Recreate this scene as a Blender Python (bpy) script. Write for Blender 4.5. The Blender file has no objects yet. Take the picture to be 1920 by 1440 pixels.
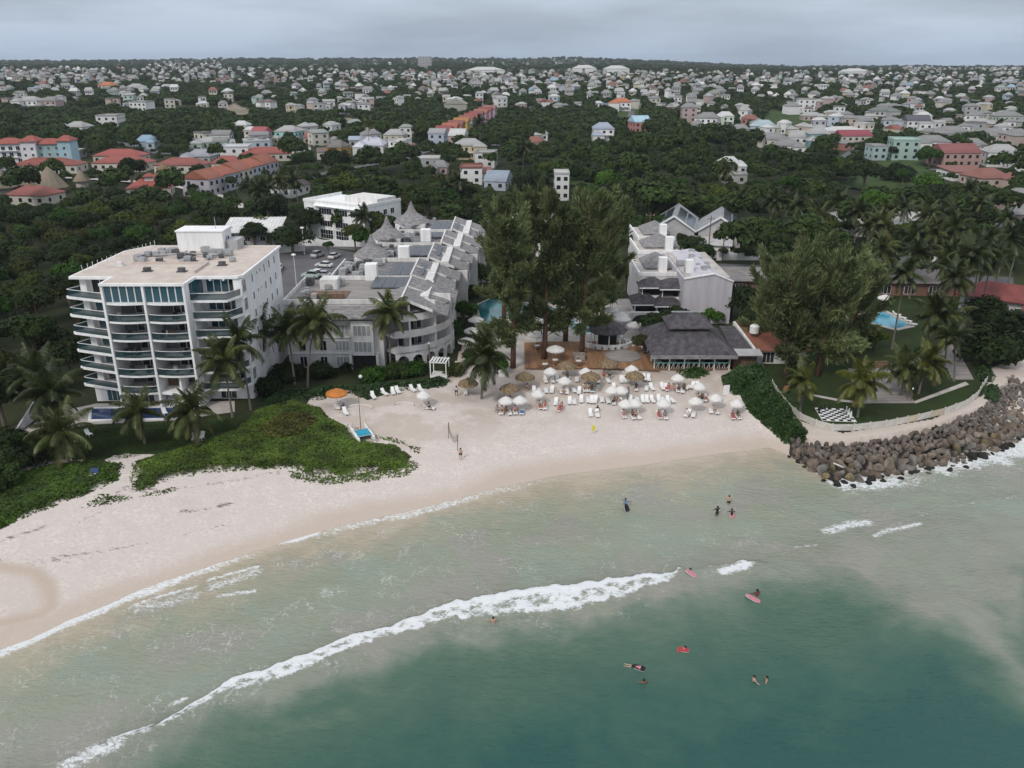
import bpy, math, random
import numpy as np
from mathutils import Vector, Matrix
R = random.Random(11)
RN = np.random.RandomState(11)
scene = bpy.context.scene
COL = scene.collection
rad = math.radians

# ---------------------------------------------------------------- camera
PITCH = rad(21.3); CAMZ = 50.0; FPX = 1550.0
cd = bpy.data.cameras.new('camera'); cam = bpy.data.objects.new('camera', cd); COL.objects.link(cam)
cam.location = (0, 0, CAMZ); cam.rotation_euler = (rad(90) - PITCH, 0, 0)
cd.sensor_width = 36; cd.lens = FPX / 1920 * 36; cd.clip_start = 1; cd.clip_end = 30000
scene.camera = cam

# ---------------------------------------------------------------- sky, sun, exposure
HAZE = .00008
SUN_EL, SUN_AZ = rad(43), rad(212)        # azimuth clockwise from +Y: light comes from behind left
w = bpy.data.worlds.new('World'); scene.world = w; w.use_nodes = True
nt = w.node_tree; nt.nodes.clear()
N = lambda t, **k: (lambda n: ([setattr(n, a, b) for a, b in k.items()], n)[1])(nt.nodes.new(t))
out = N('ShaderNodeOutputWorld'); bg = N('ShaderNodeBackground')
sky = N('ShaderNodeTexSky', sky_type='NISHITA'); sky.sun_disc = False
sky.sun_elevation = SUN_EL; sky.sun_rotation = SUN_AZ; sky.altitude = 50; sky.dust_density = 2.0
sk = N('ShaderNodeVectorMath', operation='SCALE'); sk.inputs['Scale'].default_value = 0.09
tc = N('ShaderNodeTexCoord'); sep = N('ShaderNodeSeparateXYZ')
ramp = N('ShaderNodeValToRGB'); cr = ramp.color_ramp
stops = [(0.0, (.355, .435, .565)), (.05, (.43, .50, .60)), (.12, (.55, .615, .72)), (.4, (.72, .765, .84)), (1.0, (.90, .94, .99))]
while len(cr.elements) < len(stops): cr.elements.new(.5)
for e, (p, c) in zip(cr.elements, stops): e.position = p; e.color = (*c, 1)
mp = N('ShaderNodeMapping'); mp.inputs['Scale'].default_value = (1.7, 1.7, 11)
nz = N('ShaderNodeTexNoise'); nz.inputs['Scale'].default_value = 1.6; nz.inputs['Detail'].default_value = 6; nz.inputs['Roughness'].default_value = .55
mr = N('ShaderNodeMapRange'); mr.inputs[1].default_value = .38; mr.inputs[2].default_value = .64; mr.inputs[3].default_value = .84; mr.inputs[4].default_value = 1.16
mul = N('ShaderNodeVectorMath', operation='MULTIPLY')
mix = N('ShaderNodeMix', data_type='RGBA'); mix.inputs['Factor'].default_value = .9
L = nt.links.new
L(tc.outputs['Generated'], sep.inputs[0]); L(sep.outputs['Z'], ramp.inputs[0])
L(tc.outputs['Generated'], mp.inputs[0]); L(mp.outputs[0], nz.inputs['Vector']); L(nz.outputs[0], mr.inputs[0])
L(ramp.outputs[0], mul.inputs[0]); L(mr.outputs[0], mul.inputs[1])
L(sky.outputs[0], sk.inputs[0]); L(sk.outputs[0], mix.inputs[6]); L(mul.outputs[0], mix.inputs[7])
L(mix.outputs[2], bg.inputs[0]); L(bg.outputs[0], out.inputs[0])
sl = bpy.data.lights.new('sun', 'SUN'); so = bpy.data.objects.new('sun', sl); COL.objects.link(so)
sl.energy = 1.5; sl.angle = rad(10); sl.color = (1, .94, .85)
so.rotation_euler = Vector((math.sin(SUN_AZ) * math.cos(SUN_EL), math.cos(SUN_AZ) * math.cos(SUN_EL), math.sin(SUN_EL))).to_track_quat('Z', 'Y').to_euler()
vs = scene.view_settings; vs.view_transform = 'Standard'; vs.look = 'None'; vs.gamma = 1; vs.exposure = 0.2; vs.use_curve_mapping = False
scene.cycles.max_bounces = 6; scene.cycles.diffuse_bounces = 3; scene.cycles.glossy_bounces = 2
scene.cycles.transmission_bounces = 2; scene.cycles.volume_bounces = 0; scene.cycles.transparent_max_bounces = 8
scene.cycles.use_denoising = True

# ---------------------------------------------------------------- terrain maths
def interp(x, xs, ys): return np.interp(x, xs, ys)
def sstep(a, b, x):
    t = np.clip((x - a) / (b - a), 0, 1); return t * t * (3 - 2 * t)
def vnoise(x, y, seed=0):
    xi = np.floor(x).astype(np.int64); yi = np.floor(y).astype(np.int64); fx = x - xi; fy = y - yi
    fx = fx * fx * (3 - 2 * fx); fy = fy * fy * (3 - 2 * fy)
    def h(a, b):
        n = (a * 374761393 + b * 668265263 + seed * 1442695) & 0xffffffff
        n = ((n ^ (n >> 13)) * 1274126177) & 0xffffffff
        return ((n ^ (n >> 16)) & 0xffff) / 65535.0
    return (h(xi, yi) * (1 - fx) + h(xi + 1, yi) * fx) * (1 - fy) + (h(xi, yi + 1) * (1 - fx) + h(xi + 1, yi + 1) * fx) * fy
def fbm(x, y, seed=0, o=4):
    s = 0; a = .5
    for k in range(o): s = s + a * vnoise(x * 2 ** k, y * 2 ** k, seed + k * 17); a *= .5
    return s / (1 - .5 ** o)
def ray(px, py):
    u = (px - 960) / FPX; v = (py - 720) / FPX
    return u, math.cos(PITCH) - v * math.sin(PITCH), -math.sin(PITCH) - v * math.cos(PITCH)
def WZ(px, py, z):          # place seen at photo point (px, py) at height z
    d = ray(px, py); t = (z - CAMZ) / d[2]; return d[0] * t, d[1] * t
SHORE = [(-60, 1250), (0, 1217), (60, 1196), (127, 1163), (207, 1131), (267, 1103), (400, 1058), (533, 1016), (640, 985), (800, 950), (930, 915), (1050, 890), (1200, 872), (1330, 852), (1440, 838), (1470, 848), (1545, 893), (1620, 896), (1700, 880), (1800, 862), (1870, 846), (1920, 828)]
SW = [WZ(a, b, 0) for a, b in SHORE]
SX = [-600, -200, -90] + [p[0] for p in SW] + [78, 82, 88, 110, 600]
SY = [-160, 0, 36] + [p[1] for p in SW] + [110, 117, 121, 124, 150]
def fsh(x): return interp(x, SX, SY)
YS = [-900, 230, 300, 400, 500, 700, 1000, 1500, 2200, 3000, 3600, 5000, 9000]
ZL = [2.4, 2.4, 4, 7, 11, 19, 27, 34.5, 41, 50, 57.5, 50, 40]
ZR = [2.4, 2.4, 3.5, 6, 9.5, 17, 24.5, 29, 30.5, 29, 27, 20, 10]
def hz(x, y):
    x = np.asarray(x, float); y = np.asarray(y, float)
    a = x / np.maximum(y, 60)
    wr = sstep(.06, .34, a)
    inl = interp(y, YS, ZL) * (1 - wr) + interp(y, YS, ZR) * wr
    inl = inl - 7 * sstep(1500, 3300, y) * sstep(-.28, -.5, a)
    inl = inl + 4.5 * np.exp(-((x - 215) / 110) ** 2 - ((y - 3600) / 500) ** 2) + sstep(300, 900, y) * (fbm(x / 260, y / 260, 5) - .5) * 5
    k = interp(x, [33, 40], [.085, .34])
    return np.clip(np.minimum(inl, k * (y - fsh(x))), -4, 99)
_Y = np.geomspace(38, 5200, 4000)
def W(px, py):              # ground place seen at photo point
    d = ray(px, py); t = _Y / d[1]; x = d[0] * t; z = CAMZ + d[2] * t
    g = z - hz(x, _Y); i = np.argmax(g < 0) if (g < 0).any() else len(_Y) - 1
    if i == 0: return x[0], _Y[0]
    f = g[i - 1] / (g[i - 1] - g[i] + 1e-9); return float(x[i - 1] + (x[i] - x[i - 1]) * f), float(_Y[i - 1] + (_Y[i] - _Y[i - 1]) * f)
def inpoly(x, y, poly):
    r = np.zeros(np.shape(x), bool); n = len(poly)
    for i in range(n):
        (x0, y0), (x1, y1) = poly[i], poly[(i + 1) % n]
        if y0 == y1: continue
        c = ((y0 > y) != (y1 > y)) & (x < (x1 - x0) * (y - y0) / (y1 - y0) + x0); r ^= c
    return r

# ---------------------------------------------------------------- materials
def mat(name, col, rough=.75, var=.18, scale=1.0, bump=0.0, col2=None, spec=.3, metal=0.0, detail=5, objcol=False, alpha=1.0, island=0.0, trans=0.0, bscale=None, stretch=None, coords='Object'):
    m = bpy.data.materials.new(name); m.use_nodes = True; t = m.node_tree; b = t.nodes['Principled BSDF']; l = t.links.new
    b.inputs['Roughness'].default_value = rough; b.inputs['Specular IOR Level'].default_value = spec; b.inputs['Metallic'].default_value = metal
    b.inputs['Alpha'].default_value = alpha
    c = t.nodes.new('ShaderNodeTexCoord'); n = t.nodes.new('ShaderNodeTexNoise')
    n.inputs['Scale'].default_value = scale; n.inputs['Detail'].default_value = detail; n.inputs['Roughness'].default_value = .65
    vec = c.outputs[coords]
    if stretch:
        mpn = t.nodes.new('ShaderNodeMapping'); mpn.inputs['Scale'].default_value = stretch; l(vec, mpn.inputs[0]); vec = mpn.outputs[0]
    l(vec, n.inputs['Vector'])
    mixn = t.nodes.new('ShaderNodeMix'); mixn.data_type = 'RGBA'
    c2 = col2 or tuple(x * (1 - 2 * var) for x in col); c1 = col if col2 else tuple(x * (1 + var) for x in col)
    mixn.inputs[6].default_value = (*c1, 1); mixn.inputs[7].default_value = (*c2, 1)
    mrn = t.nodes.new('ShaderNodeMapRange'); mrn.inputs[1].default_value = .35; mrn.inputs[2].default_value = .65
    l(n.outputs[0], mrn.inputs[0]); l(mrn.outputs[0], mixn.inputs[0]); col_out = mixn.outputs[2]
    def times(o, val):
        v = t.nodes.new('ShaderNodeVectorMath'); v.operation = 'MULTIPLY'; l(o, v.inputs[0]); l(val, v.inputs[1]); return v.outputs[0]
    if objcol:
        oi = t.nodes.new('ShaderNodeObjectInfo'); col_out = times(col_out, oi.outputs['Color'])
    if island:
        g = t.nodes.new('ShaderNodeNewGeometry'); r2 = t.nodes.new('ShaderNodeMapRange')
        r2.inputs[3].default_value = 1 - island; r2.inputs[4].default_value = 1 + island
        l(g.outputs['Random Per Island'], r2.inputs[0]); col_out = times(col_out, r2.outputs[0])
        oi = t.nodes.new('ShaderNodeObjectInfo'); r3 = t.nodes.new('ShaderNodeMapRange'); r3.inputs[3].default_value = .75; r3.inputs[4].default_value = 1.25
        l(oi.outputs['Random'], r3.inputs[0]); col_out = times(col_out, r3.outputs[0])
    l(col_out, b.inputs['Base Color'])
    if bump:
        n2 = t.nodes.new('ShaderNodeTexNoise'); n2.inputs['Scale'].default_value = bscale or scale * 3; n2.inputs['Detail'].default_value = 4; l(vec, n2.inputs['Vector'])
        bn = t.nodes.new('ShaderNodeBump'); bn.inputs['Strength'].default_value = min(bump, 1); bn.inputs['Distance'].default_value = max(bump, 1) * .1
        l(n2.outputs[0], bn.inputs['Height']); l(bn.outputs[0], b.inputs['Normal'])
    if trans:
        tr = t.nodes.new('ShaderNodeBsdfTranslucent'); ms = t.nodes.new('ShaderNodeMixShader'); ms.inputs[0].default_value = trans
        l(col_out, tr.inputs[0]); l(b.outputs[0], ms.inputs[1]); l(tr.outputs[0], ms.inputs[2]); l(ms.outputs[0], t.nodes['Material Output'].inputs[0])
    return m
M = {}
M['white'] = mat('white render', (.80, .80, .80), .7, .07, .9, bump=.15, bscale=6, stretch=(1, 1, .16))
M['offwhite'] = mat('weathered white render', (.66, .645, .635), .8, .11, .9, bump=.15, bscale=5, stretch=(1, 1, .16))
M['lilac'] = mat('grey lilac render', (.50, .485, .53), .8, .08, .7, bump=.15, bscale=5, stretch=(1, 1, .14))
M['paint'] = mat('painted wall', (.95, .95, .95), .75, .07, .4, objcol=True)
M['roof'] = mat('sheet roofing', (.95, .95, .95), .7, .13, .5, objcol=True, bump=.3, bscale=2)
M['shingle'] = mat('weathered cedar shingles', (.25, .24, .245), .85, .2, 1.2, bump=.7, bscale=7, stretch=(1, 1, 3))
M['darkshingle'] = mat('dark shingles', (.085, .078, .088), .85, .25, 1.1, bump=.7, bscale=7)
M['flatroof'] = mat('stained flat roof', (.57, .50, .45), .9, .13, .5, bump=.3, col2=(.46, .39, .345))
M['gravelroof'] = mat('grey flat roof', (.20, .19, .195), .9, .2, .6, bump=.3)
M['glass'] = mat('dark window glass', (.014, .02, .026), .08, .2, .4, spec=.6)
M['teal'] = mat('teal tinted glass', (.022, .085, .115), .08, .25, .35, spec=.6)
M['bal'] = mat('smoked balustrade glass', (.018, .055, .065), .08, .15, .4, spec=.5, alpha=.58)
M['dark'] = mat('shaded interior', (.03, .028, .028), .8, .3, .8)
M['greywall'] = mat('pale grey wall', (.42, .42, .43), .8, .08, .5)
M['metal'] = mat('galvanised metal', (.40, .41, .42), .45, .15, 2, metal=.3)
M['darkmetal'] = mat('dark plant casing', (.09, .09, .095), .5, .25, 2)
M['solar'] = mat('solar panel', (.06, .068, .085), .18, .15, .8, spec=.6)
M['deck'] = mat('orange brown timber deck', (.27, .145, .075), .75, .2, .4, stretch=(3, .25, 1), bump=.2, bscale=9)
M['timber'] = mat('weathered timber', (.17, .11, .075), .8, .2, 1, stretch=(4, 1, .4), bump=.3)
M['greydeck'] = mat('grey boards', (.27, .245, .235), .8, .15, .7, stretch=(.3, 3, 1), bump=.25)
M['paving'] = mat('pale paving', (.46, .42, .39), .85, .12, .4, bump=.15)
M['asphalt'] = mat('worn asphalt', (.125, .12, .128), .85, .13, .15, bump=.2, bscale=12, col2=(.09, .088, .095))
M['poolwater'] = mat('pool water', (.03, .165, .185), .05, .12, .25, spec=.5, bump=.15, bscale=2)
M['bluepool'] = mat('blue pool water', (.06, .33, .46), .05, .15, .3, spec=.5, bump=.15, bscale=2)
M['navypool'] = mat('deep blue pool water', (.018, .045, .13), .05, .15, .4, spec=.5, bump=.1, bscale=2)
M['lawn'] = mat('mown lawn', (.032, .054, .016), .9, .2, .22, col2=(.028, .034, .016), bump=.5, bscale=8, spec=.1)
M['leaf'] = mat('tree leaves', (.031, .053, .0115), .6, .25, .35, island=.42, trans=.15, spec=.12, objcol=True)
M['needle'] = mat('casuarina sprays', (.135, .165, .070), .6, .25, .25, island=.4, trans=.35, spec=.12, objcol=True)
M['creeper'] = mat('dune creeper leaves', (.066, .108, .014), .5, .3, .25, island=.45, trans=.15, spec=.2, objcol=True)
M['hedgeleaf'] = mat('sea grape leaves', (.034, .078, .016), .45, .2, .5, island=.4, trans=.2, spec=.35, objcol=True)
M['frond'] = mat('palm frond', (.070, .088, .022), .45, .22, .9, island=.22, trans=.2, spec=.4, objcol=True)
M['bark'] = mat('grey bark', (.13, .105, .085), .9, .25, 2, bump=.6, stretch=(1, 1, .3))
M['palmbark'] = mat('palm bark', (.19, .165, .14), .9, .2, 2, bump=.6, stretch=(.5, .5, 5))
M['redbark'] = mat('reddish bark', (.15, .085, .06), .9, .25, 1.6, bump=.7, stretch=(1, 1, .25))
M['canvas'] = mat('white canvas', (.74, .72, .70), .8, .05, 1.2, trans=.15)
M['thatch'] = mat('dry thatch', (.24, .175, .105), .95, .25, 3, bump=.8, bscale=14)
M['orange'] = mat('orange canvas', (.55, .20, .05), .8, .1, 1.2, trans=.1)
M['plastic'] = mat('white resin', (.74, .73, .72), .45, .05, 2)
M['cloth'] = mat('cloth', (.95, .95, .95), .85, .1, 4, objcol=True)
M['skin'] = mat('skin', (.95, .95, .95), .55, .06, 6, objcol=True, spec=.35)
M['hair'] = mat('hair', (.018, .013, .010), .6, .3, 8)
M['rock'] = mat('armour stone', (.172, .150, .130), .9, .28, .55, bump=1.2, bscale=2.5, objcol=True, coords='Object')
M['curtain'] = mat('curtained window', (.34, .36, .37), .2, .2, 1.2, stretch=(6, 6, .3), spec=.5)
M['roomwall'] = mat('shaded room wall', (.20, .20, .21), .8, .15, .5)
M['fence'] = mat('weathered white pickets', (.62, .595, .55), .8, .1, .6, objcol=True)
M['carpaint'] = mat('car paint', (.95, .95, .95), .25, .04, 1, objcol=True, spec=.5)
M['rubber'] = mat('rubber', (.02, .02, .02), .8, .2, 4)
M['tramp'] = mat('blue trampoline mesh', (.03, .29, .42), .7, .15, 2)
M['black'] = mat('black paint', (.015, .015, .017), .5, .2, 2)
M['aqua'] = mat('aqua paint', (.22, .55, .48), .6, .1, 1)
M['yellow'] = mat('yellow cloth', (.65, .62, .05), .8, .1, 3)
M['pathsand'] = mat('trodden sand path', (.40, .34, .29), .95, .2, .7, bump=.4)
M['field'] = mat('rough grass field', (.055, .085, .026), .95, .2, .03, bump=.6, bscale=.4, col2=(.036, .058, .022), spec=.1)
M['bare'] = mat('bare earth', (.26, .21, .16), .95, .2, .05, col2=(.16, .14, .10))

# ---------------------------------------------------------------- builders
class MB:
    def __init__(s): s.v = []; s.f = []
    def add(s, vs, fs):
        o = len(s.v); s.v += [tuple(p) for p in vs]; s.f += [tuple(i + o for i in q) for q in fs]; return s
    def box(s, x0, x1, y0, y1, z0, z1):
        return s.add([(x0, y0, z0), (x1, y0, z0), (x1, y1, z0), (x0, y1, z0), (x0, y0, z1), (x1, y0, z1), (x1, y1, z1), (x0, y1, z1)],
                     [(0, 3, 2, 1), (4, 5, 6, 7), (0, 1, 5, 4), (1, 2, 6, 5), (2, 3, 7, 6), (3, 0, 4, 7)])
    def prism(s, poly, z0, z1):
        n = len(poly); a = sum(poly[i][0] * poly[(i + 1) % n][1] - poly[(i + 1) % n][0] * poly[i][1] for i in range(n))
        if a < 0: poly = poly[::-1]
        return s.add([(x, y, z0) for x, y in poly] + [(x, y, z1) for x, y in poly],
                     [tuple(range(n))[::-1], tuple(range(n, 2 * n))] + [(i, (i + 1) % n, n + (i + 1) % n, n + i) for i in range(n)])
    def hull(s, rings, cap=True):     # rings of equal length, stacked
        n = len(rings[0]); vs = [p for r in rings for p in r]; fs = []
        for k in range(len(rings) - 1):
            for i in range(n): fs.append((k * n + i, k * n + (i + 1) % n, (k + 1) * n + (i + 1) % n, (k + 1) * n + i))
        if cap: fs += [tuple(range(n))[::-1], tuple(range((len(rings) - 1) * n, len(rings) * n))]
        return s.add(vs, fs)
    def tube(s, pts, rs, n=8):
        if not isinstance(rs, (list, tuple)): rs = [rs] * len(pts)
        rings = []; pts = [Vector(p) for p in pts]
        for i, p in enumerate(pts):
            d = (pts[min(i + 1, len(pts) - 1)] - pts[max(i - 1, 0)]).normalized()
            u = d.cross(Vector((0, 1, 0) if abs(d.y) < .8 else (1, 0, 0))).normalized(); q = d.cross(u)
            rings.append([tuple(p + (u * math.cos(a) + q * math.sin(a)) * rs[i]) for a in [2 * math.pi * k / n for k in range(n)]])
        return s.hull(rings)
    def lathe(s, prof, n=12, c=(0, 0, 0), lobes=0, amp=0):
        rings = [[(c[0] + r * (1 + amp * math.cos(lobes * a)) * math.cos(a), c[1] + r * (1 + amp * math.cos(lobes * a)) * math.sin(a), c[2] + z) for a in [2 * math.pi * k / n for k in range(n)]] for r, z in prof]
        return s.hull(rings)
    def hip(s, x0, x1, y0, y1, z0, z1, ridge=.4, th=.18, axis='x'):   # hipped roof with a fascia
        if axis == 'x':
            l = min((x1 - x0), (y1 - y0)) / 2 * (1 - 0) ; a = x0 + max(0.01, min(l, (x1 - x0) / 2 - .01)) if ridge is None else x0 + (x1 - x0) * (1 - ridge) / 2
            b = x1 - (a - x0); ym = (y0 + y1) / 2; r = [(a, ym, z1), (b, ym, z1)]
        else:
            a = y0 + (y1 - y0) * (1 - ridge) / 2; b = y1 - (a - y0); xm = (x0 + x1) / 2; r = [(xm, a, z1), (xm, b, z1)]
        vs = [(x0, y0, z0), (x1, y0, z0), (x1, y1, z0), (x0, y1, z0), (x0, y0, z0 + th), (x1, y0, z0 + th), (x1, y1, z0 + th), (x0, y1, z0 + th)] + r
        fs = [(0, 3, 2, 1), (0, 1, 5, 4), (1, 2, 6, 5), (2, 3, 7, 6), (3, 0, 4, 7)]
        fs += [(4, 5, 9, 8), (5, 6, 9), (6, 7, 8, 9), (7, 4, 8)] if axis == 'x' else [(4, 5, 8), (5, 6, 9, 8), (6, 7, 9), (7, 4, 8, 9)]
        return s.add(vs, fs)
    def mesh(s, name, m=None, smooth=False):
        me = bpy.data.meshes.new(name); me.from_pydata(s.v, [], s.f)
        if m: me.materials.append(m)
        if smooth: me.polygons.foreach_set('use_smooth', [True] * len(me.polygons))
        me.update(); return me
def link(name, me, parent=None, loc=(0, 0, 0), rz=0, scale=(1, 1, 1), color=None):
    o = bpy.data.objects.new(name, me); COL.objects.link(o); o.location = loc
    o.rotation_euler = rz if isinstance(rz, (tuple, list)) else (0, 0, rz); o.scale = scale
    if parent: o.parent = parent
    if color: o.color = (*color, 1)
    return o
def part(name, mb, m, parent, color=None, smooth=False, **k): return link(name, mb.mesh(name, m, smooth), parent, color=color, **k)
def tag(o, label=None, cat=None, group=None, kind=None):
    if label: o['label'] = label
    if cat: o['category'] = cat
    if group: o['group'] = group
    if kind: o['kind'] = kind
    return o
def thing(name, label, cat, loc=(0, 0, 0), rz=0, group=None):
    o = bpy.data.objects.new(name, None); COL.objects.link(o); o.location = loc; o.rotation_euler = (0, 0, rz); o.empty_display_size = .3
    return tag(o, label, cat, group)
def struct(name, me, **k): o = link(name, me, **k); o['kind'] = 'structure'; return o
def np_mesh(name, v, quads, m, smooth=False):
    me = bpy.data.meshes.new(name); n = len(quads); k = quads.shape[1]
    me.vertices.add(len(v)); me.vertices.foreach_set('co', np.ascontiguousarray(v, np.float32).ravel())
    me.loops.add(n * k); me.loops.foreach_set('vertex_index', quads.astype(np.int32).ravel())
    me.polygons.add(n); me.polygons.foreach_set('loop_start', np.arange(0, n * k, k, dtype=np.int32))
    if smooth: me.polygons.foreach_set('use_smooth', np.ones(n, bool))
    me.materials.append(m); me.update(calc_edges=True); return me
def grid_mesh(name, xs, ys, zf, m, keep=None, smooth=True):
    X, Y = np.meshgrid(xs, ys); Z = zf(X, Y); nx, ny = len(xs), len(ys)
    v = np.stack([X.ravel(), Y.ravel(), Z.ravel()], 1)
    i = (np.arange(ny - 1)[:, None] * nx + np.arange(nx - 1)[None, :]).ravel()
    q = np.stack([i, i + 1, i + 1 + nx, i + nx], 1)
    if keep is not None:
        c = v[q].mean(1); q = q[keep(c[:, 0], c[:, 1])]
        used = np.unique(q); remap = np.zeros(len(v), np.int64); remap[used] = np.arange(len(used)); v = v[used]; q = remap[q]
    return np_mesh(name, v, q, m, smooth), v
def attr(me, name, val):
    a = me.attributes.new(name, 'FLOAT', 'POINT'); a.data.foreach_set('value', np.ascontiguousarray(val, np.float32))
GZ = 2.4
def sheet(name, pts, m, dz, px=True):     # flat paved or planted sheet on the level ground
    p = [WZ(a, b, GZ) for a, b in pts] if px else pts
    return struct(name, MB().prism(p, GZ - .3, GZ + dz).mesh(name, m))
def quads_cloud(pts, nrm, size, aspect=1.0, up=None):
    n = len(pts); nrm = nrm / (np.linalg.norm(nrm, axis=1, keepdims=True) + 1e-9)
    r = RN.normal(size=(n, 3)) if up is None else up + RN.normal(size=(n, 3)) * .25
    a = np.cross(nrm, r); a /= np.linalg.norm(a, axis=1, keepdims=True) + 1e-9; b = np.cross(nrm, a)
    s = (np.full(n, size) if np.isscalar(size) else size)[:, None] / 2
    v = np.stack([pts - a * s * .55 - b * s * aspect, pts + a * s * .8 - b * s * aspect * .35, pts + a * s * .45 + b * s * aspect, pts - a * s * .8 + b * s * aspect * .3], 1).reshape(-1, 3)
    return v, np.arange(4 * n).reshape(n, 4)
# ================================================================ SETTING: ground, beach, sea
def nodes_of(m): return m.node_tree.nodes, m.node_tree.links.new
# ground sheet
gm = mat('inland soil and scrub', (.04, .05, .022), .95, .3, .02, col2=(.028, .032, .018), bump=.8, bscale=.5, spec=.1)
gx = np.concatenate([-np.geomspace(4200, 125, 46), np.arange(-122, 122.1, 2), np.geomspace(125, 4200, 46)])
gy = np.concatenate([[-620, -300, -100, 0, 30], np.arange(45, 240, 2), np.geomspace(240, 5300, 110)])
bx, by = [], []
BEACH = [WZ(a, b, z) for a, b, z in [(-700, 1260, 0), (0, 1260, 0), (127, 1200, 0), (533, 1050, 0), (930, 945, 0), (1330, 885, 0), (1470, 870, 0), (1560, 930, 0), (1700, 910, 0), (1800, 890, 0), (1990, 840, 0), (2060, 760, 2), (2000, 690, 2.4), (1905, 672, 2.4), (1860, 690, 2.4), (1845, 740, 2.4), (1750, 786, 2.4), (1580, 812, 2.4), (1500, 790, 2.4), (1440, 712, 2.4), (1360, 690, 2.4), (1230, 694, 2.4), (985, 688, 2.4), (900, 640, 2.4), (870, 640, 2.4), (850, 690, 2.4), (800, 712, 2.4), (700, 722, 2.4), (590, 735, 2.4), (560, 790, 2.4), (440, 850, 2.2), (255, 855, 2.2), (230, 850, 2.2), (150, 860, 2.2), (-200, 900, 2.2), (-900, 980, 2.2)]]
RBED = [WZ(a, b, 1.0) for a, b in [(1488, 834), (1530, 838), (1600, 838), (1660, 831), (1760, 808), (1845, 776), (1876, 742), (1890, 722), (1990, 740), (1990, 840), (1900, 870), (1800, 900), (1690, 920), (1610, 930), (1530, 915), (1480, 870)]]
def ground_z(x, y):
    z = hz(x, y); inb = inpoly(x, y, BEACH) | (y < fsh(x) + 8)
    return np.where(inpoly(x, y, RBED), z - 1.3, np.where(inb, z - .35, z))
gme, _ = grid_mesh('ground', gx, gy, ground_z, gm)
struct('ground', gme)

# beach
sand = mat('coral sand', (.612, .548, .505), .95, .05, .5, bump=.45, bscale=2.2, spec=.1)
nd, lk = nodes_of(sand); bs = nd['Principled BSDF']; base = bs.inputs['Base Color'].links[0].from_socket
def at_node(n, nm): a = n.new('ShaderNodeAttribute'); a.attribute_name = nm; return a.outputs['Fac']
def mixc(n, l, fac, a, b):
    m = n.new('ShaderNodeMix'); m.data_type = 'RGBA'; l(fac, m.inputs[0])
    for s, v in ((6, a), (7, b)):
        if isinstance(v, tuple): m.inputs[s].default_value = (*v, 1)
        else: l(v, m.inputs[s])
    return m.outputs[2]
def math_n(n, l, op, a, b=None, c=None):
    m = n.new('ShaderNodeMath'); m.operation = op
    for i, v in enumerate((a, b, c)):
        if v is None: continue
        if isinstance(v, (int, float)): m.inputs[i].default_value = v
        else: l(v, m.inputs[i])
    return m.outputs[0]
def noise_n(n, l, scale, detail=5, stretch=None, rough=.6, dist=0):
    g = n.new('ShaderNodeNewGeometry'); t = n.new('ShaderNodeTexNoise'); t.inputs['Scale'].default_value = scale; t.inputs['Detail'].default_value = detail
    t.inputs['Roughness'].default_value = rough; t.inputs['Distortion'].default_value = dist
    v = g.outputs['Position']
    if stretch:
        mp_ = n.new('ShaderNodeMapping'); mp_.vector_type = 'POINT'; mp_.inputs['Rotation'].default_value = (0, 0, stretch[3] if len(stretch) > 3 else 0); mp_.inputs['Scale'].default_value = stretch[:3]; l(v, mp_.inputs[0]); v = mp_.outputs[0]
    l(v, t.inputs['Vector']); return t.outputs[0]
def range_n(n, l, v, a, b, c=0, d=1, smooth=True):
    m = n.new('ShaderNodeMapRange'); m.interpolation_type = 'SMOOTHSTEP' if smooth else 'LINEAR'
    for i, q in enumerate((v, a, b, c, d)):
        if isinstance(q, (int, float)): m.inputs[i].default_value = q
        else: l(q, m.inputs[i])
    return m.outputs[0]
wet = at_node(nd, 'wet'); wr = at_node(nd, 'wrack'); trod = at_node(nd, 'trod')
fp = range_n(nd, lk, noise_n(nd, lk, 2.6, 4, None, .7), .36, .62)
base = mixc(nd, lk, fp, base, (.515, .455, .425))
base = mixc(nd, lk, range_n(nd, lk, noise_n(nd, lk, .35, 5, None, .65), .45, .7), base, (.535, .475, .445))
c = mixc(nd, lk, trod, base, (.44, .375, .325))
c = mixc(nd, lk, wet, c, (.45, .365, .30))
wn = noise_n(nd, lk, 1.3, 6, (1, 2.0, 1, .55), .82)
thr = math_n(nd, lk, 'SUBTRACT', 1.0, wr)
wm = math_n(nd, lk, 'MULTIPLY', range_n(nd, lk, wn, math_n(nd, lk, 'SUBTRACT', thr, .03), math_n(nd, lk, 'ADD', thr, .06)), .8)
c = mixc(nd, lk, wm, c, (.10, .075, .07))
lk(c, bs.inputs['Base Color'])
lk(range_n(nd, lk, wet, 0, 1, .95, .38), bs.inputs['Roughness'])
def beach_z(x, y):
    d = y - fsh(x)
    dry = sstep(6, 16, d) * sstep(48, 40, x) * (1 - .75 * sstep(1.9, 2.35, hz(x, y)))
    rockbed = inpoly(x, y, RBED)
    return hz(x, y) - .9 * rockbed + dry * ((fbm(x / 1.6, y / 1.6, 3) - .5) * .22 + (fbm(x / 7, y / 7, 9) - .5) * .3) + .02
bme, bv = grid_mesh('beach', np.concatenate([[-600, -300, -150, -110], np.arange(-90, 92, .36), [100, 130]]), np.concatenate([[-200, -60, 0, 30], np.arange(40, 146, .36)]), beach_z, sand, keep=lambda x, y: inpoly(x, y, BEACH) | ((x < -52) & (y > fsh(x) - 6) & (y < fsh(x) + 26)))
X, Y = bv[:, 0], bv[:, 1]; d = Y - fsh(X)
wetv = sstep(6.0, 1.5, d + (fbm(X / 9, Y / 9, 4) - .5) * 4.5) * .75
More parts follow.
